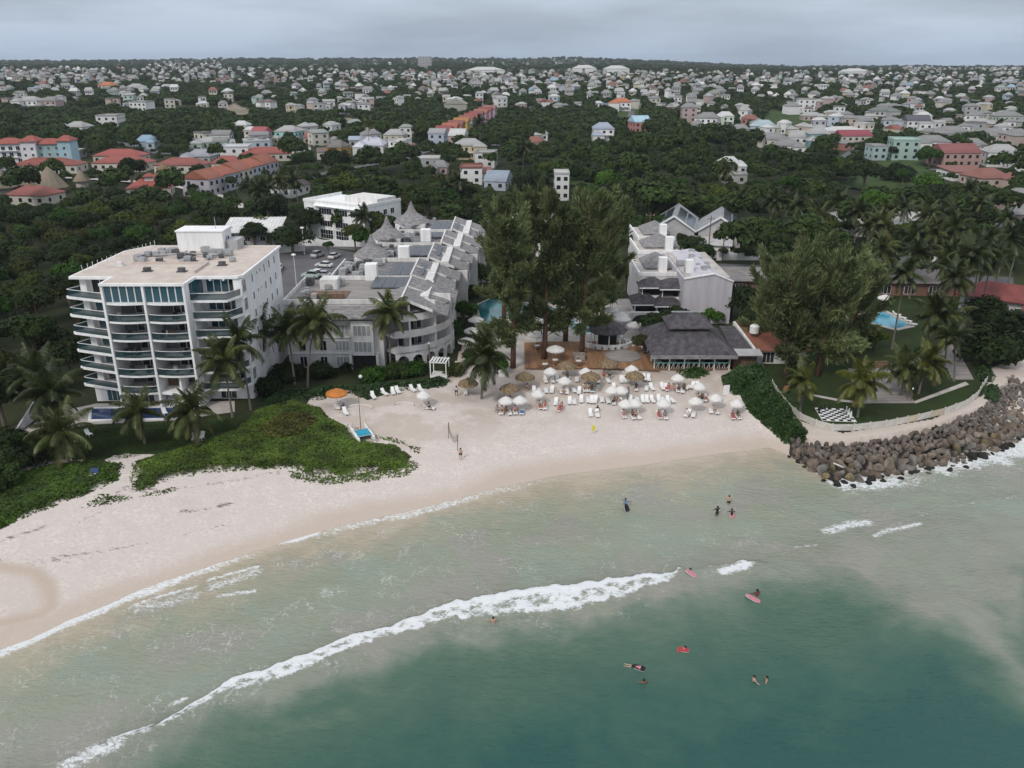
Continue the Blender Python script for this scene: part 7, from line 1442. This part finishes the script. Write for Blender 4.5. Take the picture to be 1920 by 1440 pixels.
part('rudder', MB().box(-1.08, -1.02, -2.6, -2.2, .1, .7).box(1.02, 1.08, -2.6, -2.2, .1, .7), M['plastic'], ct)
a, b = W(841, 822), W(858, 845); za, zb = float(hz(*a)), float(hz(*b))
vn = thing('volleyball_net', 'slack volleyball net between two leaning poles on the sand', 'net')
for q, z_ in ((a, za), (b, zb)): part('pole', MB().tube([(q[0], q[1], z_ - .2), (q[0] + .08, q[1], z_ + 2.4)], .045, 6), M['timber'], vn)
nm = MB(); np_ = [(a[0] + (b[0] - a[0]) * f, a[1] + (b[1] - a[1]) * f, za + (zb - za) * f + 2.3 - 1.0 * (1 - (2 * f - 1) ** 2)) for f in [k / 20 for k in range(21)]]
for dz_ in (0, -.25, -.5, -.75): nm.tube([(x, y, z + dz_) for x, y, z in np_], .02 if dz_ in (0, -.75) else .008, 4)
for x, y, z in np_[::1]: nm.tube([(x, y, z), (x, y, z - .75)], .008, 4)
part('netting', nm, M['darkmetal'], vn)
yf = W(1109, 815); fl = thing('yellow_flag', 'small yellow beach flag planted alone on the open sand', 'flag', (*yf, float(hz(*yf))))
part('pole', MB().tube([(0, 0, -.1), (0, 0, 1.5)], .03, 5), M['offwhite'], fl); part('cloth', MB().hull([[(.0, .02, .5), (.45, .10, .55), (.5, -.04, 1.4), (0, .02, 1.48)], [(.0, .04, .5), (.45, .12, .55), (.5, -.02, 1.4), (0, .04, 1.48)]]), M['yellow'], fl)
wc = W(858, 741); cc = thing('white_chair', 'white garden chair on the sand beside a seated figure', 'chair', (W(873, 742)[0], W(873, 742)[1], float(hz(*W(873, 742)))))
part('seat', MB().box(-.28, .28, -.28, .28, .38, .44), M['plastic'], cc); part('backrest', MB().box(-.28, .28, .24, .3, .44, 1.0), M['plastic'], cc)
for sx in (-.25, .25):
    for sy in (-.25, .25): part('leg', MB().box(sx - .03, sx + .03, sy - .03, sy + .03, 0, .38), M['plastic'], cc)
wbx = W(941, 705); bb = thing('towel_hut', 'small white towel box in the shadow of the drooping palm', 'box', (*wbx, float(hz(*wbx)))); part('body', MB().box(-.5, .5, -.35, .35, 0, .8), M['white'], bb); part('lid', MB().hip(-.6, .6, -.45, .45, .8, 1.15, .5, .05), M['offwhite'], bb)
bs_ = W(175, 898); bc = thing('beach_chair', 'small navy covered chair sitting in the dark creeper', 'chair', (*bs_, float(hz(*bs_)))); part('seat', MB().box(-.5, .5, -.45, .45, .35, .5), M['navypool'], bc); part('backrest', MB().hull([[(-.5, .4, .5), (.5, .4, .5), (.5, .5, .5), (-.5, .5, .5)], [(-.5, .75, 1.1), (.5, .75, 1.1), (.5, .85, 1.1), (-.5, .85, 1.1)]]), M['navypool'], bc); part('cushion', MB().box(-.3, .3, -.3, .3, .5, .6), M['white'], bc)
for sx in (-.45, .45):
    for sy in (-.4, .4): part('leg', MB().box(sx - .03, sx + .03, sy - .03, sy + .03, 0, .35), M['black'], bc)
for i, (px, py, rz) in enumerate([(62, 838, 30), (140, 832, -20), (168, 818, 60), (365, 826, 10), (378, 824, -10), (310, 778, 40)]):
    x, y = W(px, py); t = thing('garden_chair', ['white chair left of the short palm on the lawn', 'white chair right of the short palm on the lawn', 'white chair at the pool end of the lawn', 'left one of two white tyre like chairs under the bright palm', 'right one of two white tyre like chairs under the bright palm', 'folded white lounger chair at the tower pool edge'][i], 'chair', (x, y, float(hz(x, y)) + .02), rad(rz), 'white lawn chairs')
    part('seat', MB().box(-.3, .3, -.4, .3, .32, .40), M['plastic'], t); part('backrest', MB().hull([[(-.3, .28, .4), (.3, .28, .4), (.3, .34, .4), (-.3, .34, .4)], [(-.3, .6, .95), (.3, .6, .95), (.3, .66, .95), (-.3, .66, .95)]]), M['plastic'], t)
    for sx in (-.26, .26):
        for sy in (-.34, .26): part('leg', MB().box(sx - .03, sx + .03, sy - .03, sy + .03, 0, .32), M['plastic'], t)
# cars, lamp posts, utility poles
def car(px, py, rz, col, lb, suv=False):
    x, y = WZ(px, py, GZ); t = thing('parked_car', lb, 'car', (x, y, GZ + .03), rad(rz), 'cars in the car park'); h = .15 if suv else 0
    prof = [(-2.1, .35), (-2.15, .75), (-1.9, .92 + h), (-.95, .98 + h), (.95, .95 + h), (2.0, .82 + h), (2.15, .6), (2.1, .35)]
    part('body', MB().hull([[(a, y_, z_) for a, z_ in prof] for y_ in (-.82, .82)]), M['carpaint'], t, color=col)
    cab = [(-1.65 - h, .93 + h), (-1.25 - h, 1.42 + h * 2), (.25, 1.45 + h * 2), (1.0, .95 + h)]
    part('cabin', MB().hull([[(a, y_, z_) for a, z_ in cab] for y_ in (-.72, .72)]), M['glass'], t)
    part('roof_panel', MB().box(-1.25 - h, .25, -.7, .7, 1.43 + h * 2, 1.48 + h * 2), M['carpaint'], t, color=col)
    for a in (-1.3, 1.3):
        for s in (-1, 1):
            w_ = part('wheel', MB().tube([(0, -.1, 0), (0, .1, 0)], .33, 12), M['rubber'], t, loc=(a, s * .78, .33)); part('rim', MB().tube([(0, -.11, 0), (0, .11, 0)], .18, 8), M['metal'], w_)
    for s in (-1, 1): part('headlight', MB().box(2.06, 2.16, s * .6 - .16, s * .6 + .16, .6, .74), M['plastic'], t); part('tail_light', MB().box(-2.17, -2.08, s * .62 - .13, s * .62 + .13, .66, .8), M['roof'], t, color=(.4, .02, .02))
S_ = (.42, .43, .45); Wh = (.72, .73, .74)
for a in [(596, 482, 70, S_, 'grey car in the far row of the car park, left one', True), (627, 484, 75, Wh, 'white car in the far row beside the clipped tree', False), (608, 501, 165, Wh, 'white car parked alone in the middle of the car park', False), (592, 516, 168, Wh, 'white car behind the pale green one in the near row', False), (583, 521, 168, (.45, .55, .52), 'pale green car at the near end of the car park', True), (604, 519, 170, S_, 'silver car at the right end of the near row', False), (524, 505, 100, (.5, .52, .55), 'silver car beside the tower wall', False), (519, 512, 100, Wh, 'white car nearest the tower, half hidden by its wall', False)]: car(*a)
for px, py, h, lb in [(556, 536, 7.0, 'white globe topped lamp post in the near corner of the car park'), (571, 478, 7, 'white lamp post at the curved entrance wall'), ]:
    t = thing('lamp_post', lb, 'lamp post', (*WZ(px, py, GZ), GZ)); part('pole', MB().tube([(0, 0, 0), (0, 0, h)], [.1, .07], 7), M['offwhite'], t); part('lamp', MB().lathe([(.1, h - .1), (.5, h + .05), (.5, h + .3), (.1, h + .42)], 12), M['white'], t)
for px, py, h, lb in [(1327, 484, 11, 'bare timber utility pole before the gabled club house, left'), (1354, 490, 10, 'bare timber utility pole before the gabled club house, right'), (1665, 470, 11, 'utility pole above the right hand palms'), (1215, 476, 11, 'utility pole behind the right hotel wing')]:
    t = thing('utility_pole', lb, 'utility pole', (*WZ(px, py, GZ), GZ)); part('shaft', MB().tube([(0, 0, -.3), (0, 0, h)], [.17, .11], 7), M['timber'], t); part('crossarm', MB().box(-1.1, 1.1, -.06, .06, h - .9, h - .75), M['timber'], t)
    for sx in (-1, 0, 1): part('insulator', MB().lathe([(.05, 0), (.07, .12), (.02, .2)], 6, (sx, 0, h - .75)), M['white'], t)

# ================================================================ PEOPLE
SK = {}
def body_mesh(pose):
    if pose in SK: return SK[pose]
    V = lambda *p: Vector(p)
    J = {}     # joints, metres, facing -Y
    if pose in ('stand', 'walk', 'wade', 'wade2', 'swim'):
        hip = V(0, 0, .95); sp = .10
        J.update(pelvis=hip, belly=V(0, 0, 1.1), chest=V(0, .01, 1.32), neck=V(0, 0, 1.48), head=V(0, -.02, 1.60), crown=V(0, -.01, 1.70))
        for s, n in ((-1, 'l'), (1, 'r')):
            st = .22 * s if pose == 'walk' else .03 * s
            J[n + 'hip'] = V(s * sp, 0, .90); J[n + 'knee'] = V(s * .11, -st * .8 - .03, .50); J[n + 'ank'] = V(s * .11, -st * .9 + .04, .09); J[n + 'toe'] = V(s * .12, -st * .9 - .15, .04)
            if pose in ('wade', 'wade2', 'swim'):
                up = .12 if pose == 'wade' else .3
                J[n + 'sho'] = V(s * .19, 0, 1.42); J[n + 'elb'] = V(s * (.36 + up * .3), -.08 - up * .3, 1.18 + up * .3); J[n + 'wri'] = V(s * (.45 + up * .4), -.26 - up * .3, 1.08 + up * .5)
            else: J[n + 'sho'] = V(s * .19, 0, 1.42); J[n + 'elb'] = V(s * .25, st * .5 + .03, 1.13); J[n + 'wri'] = V(s * .25, st * .9 - .08, .90)
    elif pose == 'sit':
        J.update(pelvis=V(0, .1, .47), belly=V(0, .17, .60), chest=V(0, .24, .80), neck=V(0, .24, .97), head=V(0, .20, 1.09), crown=V(0, .2, 1.19))
        for s, n in ((-1, 'l'), (1, 'r')):
            J[n + 'hip'] = V(s * .10, .05, .47); J[n + 'knee'] = V(s * .13, -.36, .60 if s > 0 else .48); J[n + 'ank'] = V(s * .13, -.62 if s > 0 else -.78, .45); J[n + 'toe'] = V(s * .14, -.78 if s > 0 else -.86, .47)
            J[n + 'sho'] = V(s * .19, .24, .91); J[n + 'elb'] = V(s * .29, .18, .66); J[n + 'wri'] = V(s * .22, -.05, .56)
    elif pose == 'lie':
        J.update(pelvis=V(0, .05, .48), belly=V(0, .2, .54), chest=V(0, .4, .66), neck=V(0, .53, .78), head=V(0, .61, .88), crown=V(0, .68, .95))
        for s, n in ((-1, 'l'), (1, 'r')):
            J[n + 'hip'] = V(s * .10, 0, .47); J[n + 'knee'] = V(s * .12, -.42, .50); J[n + 'ank'] = V(s * .12, -.84, .45); J[n + 'toe'] = V(s * .14, -.92, .56)
            J[n + 'sho'] = V(s * .19, .46, .73); J[n + 'elb'] = V(s * .29, .22, .58); J[n + 'wri'] = V(s * .25, -.04, .50)
    elif pose == 'prone':      # lying on a board or swimming forward, face towards -Y
        J.update(pelvis=V(0, .25, .12), belly=V(0, .1, .12), chest=V(0, -.14, .16), neck=V(0, -.30, .24), head=V(0, -.41, .31), crown=V(0, -.46, .40))
        for s, n in ((-1, 'l'), (1, 'r')):
            J[n + 'hip'] = V(s * .10, .30, .11); J[n + 'knee'] = V(s * .13, .72, .09); J[n + 'ank'] = V(s * .15, 1.12, .09); J[n + 'toe'] = V(s * .15, 1.25, .08)
            J[n + 'sho'] = V(s * .19, -.22, .2); J[n + 'elb'] = V(s * .38, -.36, .12); J[n + 'wri'] = V(s * .30, -.60, .09)
    names = list(J); ix = {n: i for i, n in enumerate(names)}
    E_ = [('pelvis', 'belly'), ('belly', 'chest'), ('chest', 'neck'), ('neck', 'head'), ('head', 'crown')]
    for n in 'lr': E_ += [('pelvis', n + 'hip'), (n + 'hip', n + 'knee'), (n + 'knee', n + 'ank'), (n + 'ank', n + 'toe'), ('chest', n + 'sho'), (n + 'sho', n + 'elb'), (n + 'elb', n + 'wri')]
    rd_ = dict(pelvis=.14, belly=.125, chest=.145, neck=.06, head=.10, crown=.075, hip=.095, knee=.062, ank=.042, toe=.035, sho=.065, elb=.045, wri=.034)
    me = bpy.data.meshes.new('skeleton'); me.from_pydata([tuple(J[n]) for n in names], [(ix[a], ix[b]) for a, b in E_], [])
    o = bpy.data.objects.new('skeleton', me); COL.objects.link(o)
    md = o.modifiers.new('skin', 'SKIN'); md.use_smooth_shade = True
    for n in names:
        r_ = rd_.get(n, rd_.get(n[1:], .05)); me.skin_vertices[0].data[ix[n]].radius = (r_, r_); me.skin_vertices[0].data[ix[n]].use_root = n == 'pelvis'
    o.modifiers.new('sub', 'SUBSURF').levels = 1
    bpy.context.view_layer.update(); dg = bpy.context.evaluated_depsgraph_get(); bmesh_ = bpy.data.meshes.new_from_object(o.evaluated_get(dg)); bpy.data.objects.remove(o)
    # hands: palm with five fingers; face: nose, brow, ears
    vs = [tuple(v.co) for v in bmesh_.vertices]; fs = [tuple(p.vertices) for p in bmesh_.polygons]; mb = MB(); mb.v, mb.f = vs, fs
    for n, s in (('l', -1), ('r', 1)):
        w_ = J[n + 'wri']; d = (w_ - J[n + 'elb']).normalized(); sd = d.cross(V(0, 0, 1) if abs(d.z) < .8 else V(0, 1, 0)).normalized(); nr = d.cross(sd)
        mb.tube([tuple(w_ - d * .02), tuple(w_ + d * .04), tuple(w_ + d * .09)], [.03, .038, .034], 6)
        for k, l_ in enumerate((.065, .08, .085, .078)):
            b0 = w_ + d * .085 + sd * (k - 1.5) * .019; mb.tube([tuple(b0), tuple(b0 + d * l_ * .55), tuple(b0 + d * l_ * .9 + nr * .025)], [.0095, .0085, .006], 5)
        b0 = w_ + d * .03 - sd * .03; mb.tube([tuple(b0), tuple(b0 + d * .03 - sd * .025), tuple(b0 + d * .065 - sd * .03)], [.012, .010, .007], 5)
    hd = J['head']; fwd = V(0, -1, 0) if pose != 'lie' else V(0, -.6, .8)
    upv = (J['crown'] - J['head']).normalized(); rt = fwd.cross(upv).normalized()
    mb.tube([tuple(hd + fwd * .085 + upv * .02), tuple(hd + fwd * .118 - upv * .015)], [.012, .017], 5)
    for s in (-1, 1): mb.tube([tuple(hd + rt * s * .095 + upv * .03), tuple(hd + rt * s * .108 - upv * .02)], [.016, .012], 5)
    body = mb.mesh('body', M['skin'], True)
    hair = MB().lathe([(.118, -.01), (.122, .05), (.10, .11), (.05, .145), (.005, .15)], 10).mesh('hair', M['hair'], True)
    q = upv.to_track_quat('Z', 'Y').to_euler(); hloc = hd - fwd * .02 + upv * .015
    p0, p1 = J['pelvis'], J['belly']; sh = MB()
    sh.tube([tuple(p0 + (p1 - p0) * .5), tuple(p0), tuple(p0 - (p1 - p0) * .3)], [.145, .165, .15], 10)
    for n in 'lr':
        h_, k_ = J[n + 'hip'], J[n + 'knee']; sh.tube([tuple(h_ + V(0, 0, .02)), tuple(h_ + (k_ - h_) * .5)], [.112, .095], 8)
    shorts = sh.mesh('swim_shorts', M['cloth'], True)
    tp_ = MB().tube([tuple(p1 - (p1 - p0) * .3), tuple(p1), tuple(J['chest']), tuple(J['chest'] + (J['neck'] - J['chest']) * .6)], [.148, .14, .165, .12], 10)
    for n in 'lr': tp_.tube([tuple(J[n + 'sho'] * .8 + J['chest'] * .2), tuple(J[n + 'sho'] + (J[n + 'elb'] - J[n + 'sho']) * .55)], [.085, .07], 8)
    top = tp_.mesh('shirt', M['cloth'], True)
    SK[pose] = (body, hair, hloc, q, shorts, top); return SK[pose]
SKIN = [(.48, .30, .22), (.40, .25, .18), (.20, .11, .07), (.10, .055, .035), (.55, .36, .28)]
CL = {'black': (.02, .02, .025), 'navy': (.03, .05, .12), 'red': (.40, .05, .06), 'blue': (.10, .22, .45), 'white': (.7, .7, .7), 'pink': (.55, .22, .26), 'turquoise': (.1, .35, .4), 'grey': (.25, .25, .25), 'maroon': (.2, .04, .06)}
def person(x, y, z, rz, pose, skin, bottom, top, label, group=None):
    b, h, hl, hq, s, t_ = body_mesh(pose); t = thing('person', label, 'person', (x, y, z), rad(rz), group)
    link('body', b, t, color=SKIN[skin]); link('hair', h, t, hl, tuple(hq)); link('swim_shorts', s, t, color=CL[bottom])
    if top: link('shirt', t_, t, color=CL[top])
    return t
def per(px, py, *a, **k): x, y = W(px, py); return person(x, y, float(hz(x, y)) + k.pop('dz', 0), *a, **k)
per(864, 862, 190, 'walk', 0, 'black', None, 'bare chested person in dark shorts walking up the sand from the water')
per(856, 743, 200, 'walk', 2, 'black', 'white', 'person in white shirt and dark shorts standing by the white chair')
per(1177, 745, 20, 'stand', 2, 'navy', 'grey', 'person standing between the white umbrellas in the lounger row')
per(1132, 713, 160, 'stand', 1, 'red', 'red', 'person in red standing near the terrace edge umbrella')
per(1143, 712, 180, 'walk', 2, 'black', 'grey', 'person walking in dark clothes below the dance floor')
per(1064, 716, 90, 'stand', 2, 'black', 'black', 'person in dark clothing standing near the left thatched umbrellas')
SIT = [(941, 775, 'sit', 1, 'black', None, 'person sitting left of the leftmost white umbrella'), (950, 775, 'sit', 2, 'black', None, 'person sitting under the leftmost white umbrella'), (966, 775, 'sit', 0, 'black', 'pink', 'person in pink under the second white umbrella from the left'), (932, 774, 'sit', 1, 'grey', 'grey', 'person in grey sitting on the sand at the far left of the front row'), (1013, 765, 'lie', 1, 'maroon', None, 'person in maroon lying under the umbrella behind the front row pair'), (1022, 766, 'sit', 0, 'red', 'red', 'person in red sitting right of the umbrella behind the front row pair'), (1049, 770, 'lie', 0, 'red', 'red', 'person in red lounging in the open without umbrella'), (1054, 768, 'sit', 1, 'black', None, 'person sitting beside the red lounger in the open'), (1096, 733, 'sit', 0, 'black', None, 'person sitting left below the broad thatched umbrella'), (1104, 733, 'sit', 1, 'black', None, 'person sitting below the broad thatched umbrella'), (1110, 734, 'sit', 2, 'black', 'black', 'person in black sitting right below the broad thatched umbrella'), (1122, 733, 'sit', 0, 'turquoise', 'turquoise', 'person wrapped in turquoise beside the broad thatched umbrella'), (1120, 775, 'sit', 3, 'black', 'black', 'person in black sitting on a lounger alone in the front'), (1150, 757, 'lie', 2, 'black', None, 'person lying under the left touching umbrella'), (1163, 758, 'lie', 1, 'red', None, 'person lying under the right touching umbrella'), (1186, 783, 'sit', 2, 'black', None, 'person sitting under the right umbrella of the front pair'), (1192, 784, 'sit', 1, 'black', None, 'second person sitting under the right umbrella of the front pair'), (1169, 782, 'lie', 0, 'pink', None, 'person lying left of the front pair of umbrellas'), (1235, 783, 'sit', 1, 'red', 'red', 'person in red under the single front row umbrella'), (1246, 784, 'sit', 2, 'grey', 'grey', 'person in grey under the single front row umbrella'), (1254, 732, 'sit', 0, 'red', 'red', 'person in red sitting left below the restaurant shrub umbrella'), (1262, 733, 'sit', 1, 'pink', None, 'person in pink sitting below the restaurant shrub umbrella'), (1272, 734, 'lie', 2, 'black', None, 'person lying below the restaurant shrub umbrella'), (1282, 733, 'sit', 3, 'black', None, 'person sitting right of the restaurant shrub umbrella'), (1309, 751, 'sit', 1, 'black', None, 'person sitting under the umbrella near the hedge sign'), (1316, 752, 'sit', 3, 'black', None, 'person with dark skin sitting near the hedge sign umbrella'), (1323, 752, 'lie', 1, 'maroon', None, 'person lying right of the hedge sign umbrella'), (1289, 780, 'lie', 0, 'white', 'white', 'person in white lying left of the empty looking lounger umbrella'), (1340, 774, 'lie', 0, 'grey', None, 'person lying under the second umbrella from the hedge'), (1373, 784, 'lie', 1, 'red', 'red', 'person in red lying under the umbrella nearest the hedge'), (1383, 784, 'sit', 2, 'grey', 'black', 'person in black sitting under the umbrella nearest the hedge'), (805, 768, 'sit', 2, 'black', 'grey', 'person on the lounger beside the lone left umbrella'), (642, 770, 'lie', 2, 'navy', 'navy', 'person in navy lying in the shade of the orange umbrella'), (1192, 731, 'sit', 2, 'black', 'black', 'person in black below the pale thatched umbrella'), (958, 757, 'sit', 1, 'grey', None, 'person sitting below the thatched umbrella with green chairs'), (988, 733, 'sit', 1, 'black', None, 'person sitting below the clear standing thatched umbrella'), (1057, 740, 'lie', 0, 'grey', None, 'person lying under the umbrella between thatched ones')]
for px, py, po, sk_, bo, to, lb in SIT: per(px, py, R.gauss(0, 14), po, sk_, bo, to, lb, group='sunbathers on the loungers', dz=-.02)
def sea_person(px, py, zw, rz, pose, skin, bottom, top, label): x, y = WZ(px, py, 0); return person(x, y, zw, rz, pose, skin, bottom, top, label, group='bathers in the sea')
sea_person(1172, 952, -.42, 150, 'wade2', 2, 'black', 'blue', 'wader in blue top holding a black board in the shallows')
sea_person(1344, 968, -.35, 200, 'wade', 3, 'black', 'black', 'wader in full black swimwear in the shallows, left of three')
sea_person(1366, 945, -.55, 170, 'wade2', 0, 'black', None, 'bare backed wader in black shorts, farthest of three')
sea_person(1371, 970, -.55, 180, 'wade', 2, 'black', 'black', 'wader holding a pink float, right of three')
sea_person(925, 1170, -.92, 180, 'wade', 0, 'black', None, 'bare chested bather just behind the breaking wave')
sea_person(1278, 1219, -.16, 120, 'prone', 0, 'red', 'red', 'swimmer with red float in the green water')
sea_person(1195, 1252, -.12, 70, 'prone', 0, 'black', 'pink', 'swimmer on a black and pink board in the green water')
sea_person(1207, 1282, -1.22, 190, 'swim', 2, 'black', None, 'swimmer with arms spread below the black and pink board')
sea_person(1413, 1277, -1.12, 100, 'wade', 0, 'black', None, 'pale swimmer, left of two close together in deep water')
sea_person(1437, 1277, -1.2, 262, 'wade', 1, 'black', None, 'dark haired swimmer, right of two close together in deep water')
sea_person(1292, 1074, -.1, 150, 'prone', 2, 'black', 'white', 'bodyboarder in white riding the breaking wave')
sea_person(1419, 1117, -.95, 200, 'wade', 3, 'maroon', 'maroon', 'person in maroon resting on a pink and white board')
def board(px, py, z, rz, c, L_, lb, nm='bodyboard', tilt=0):
    x, y = WZ(px, py, z); t = thing(nm, lb, 'bodyboard', (x, y, z), 0); t.rotation_euler = (tilt, 0, rad(rz)); w_ = .30
    pr = [(-w_ * .8, -L_ / 2), (w_ * .8, -L_ / 2), (w_, -L_ * .1), (w_ * .9, L_ * .25), (w_ * .45, L_ / 2), (-w_ * .45, L_ / 2), (-w_ * .9, L_ * .25), (-w_, -L_ * .1)]
    part('deck', MB().prism(pr, 0, .06), M['cloth'], t, color=CL[c]); part('slick', MB().prism([(a * 1.04, b * 1.02) for a, b in pr], -.05, -.002), M['plastic'], t)
board(1175, 953, .25, 30, 'black', 1.1, 'black bodyboard held by the wader in blue', tilt=1.0)
board(1373, 968, .2, 10, 'pink', .9, 'pink float held by the right one of three waders', tilt=1.1)
board(1296, 1075, .28, 60, 'pink', 1.2, 'pink bodyboard under the wave rider', tilt=.35)
board(1412, 1122, .12, 60, 'pink', 1.5, 'pink and white board of the person in maroon', tilt=.25)
board(1281, 1218, .04, 70, 'red', 1.0, 'red float of the swimmer in green water'); board(1198, 1252, .05, 60, 'black', 1.2, 'black board under the pink topped swimmer')

# ================================================================ AIR
hzm = bpy.data.materials.new('sea haze'); hzm.use_nodes = True; t = hzm.node_tree; t.nodes.clear()
o_ = t.nodes.new('ShaderNodeOutputMaterial'); pv = t.nodes.new('ShaderNodeVolumePrincipled'); pv.inputs['Color'].default_value = (.80, .87, .96, 1); pv.inputs['Density'].default_value = HAZE; pv.inputs['Anisotropy'].default_value = .2
t.links.new(pv.outputs[0], o_.inputs['Volume'])
hb_ = link('haze', MB().box(-4400, 4400, -700, 5600, -5.5, 78).mesh('haze', hzm)); hb_['kind'] = 'stuff'; tag(hb_, 'thin bluish sea haze over the whole town', 'haze')
hb_.display_type = 'WIRE'
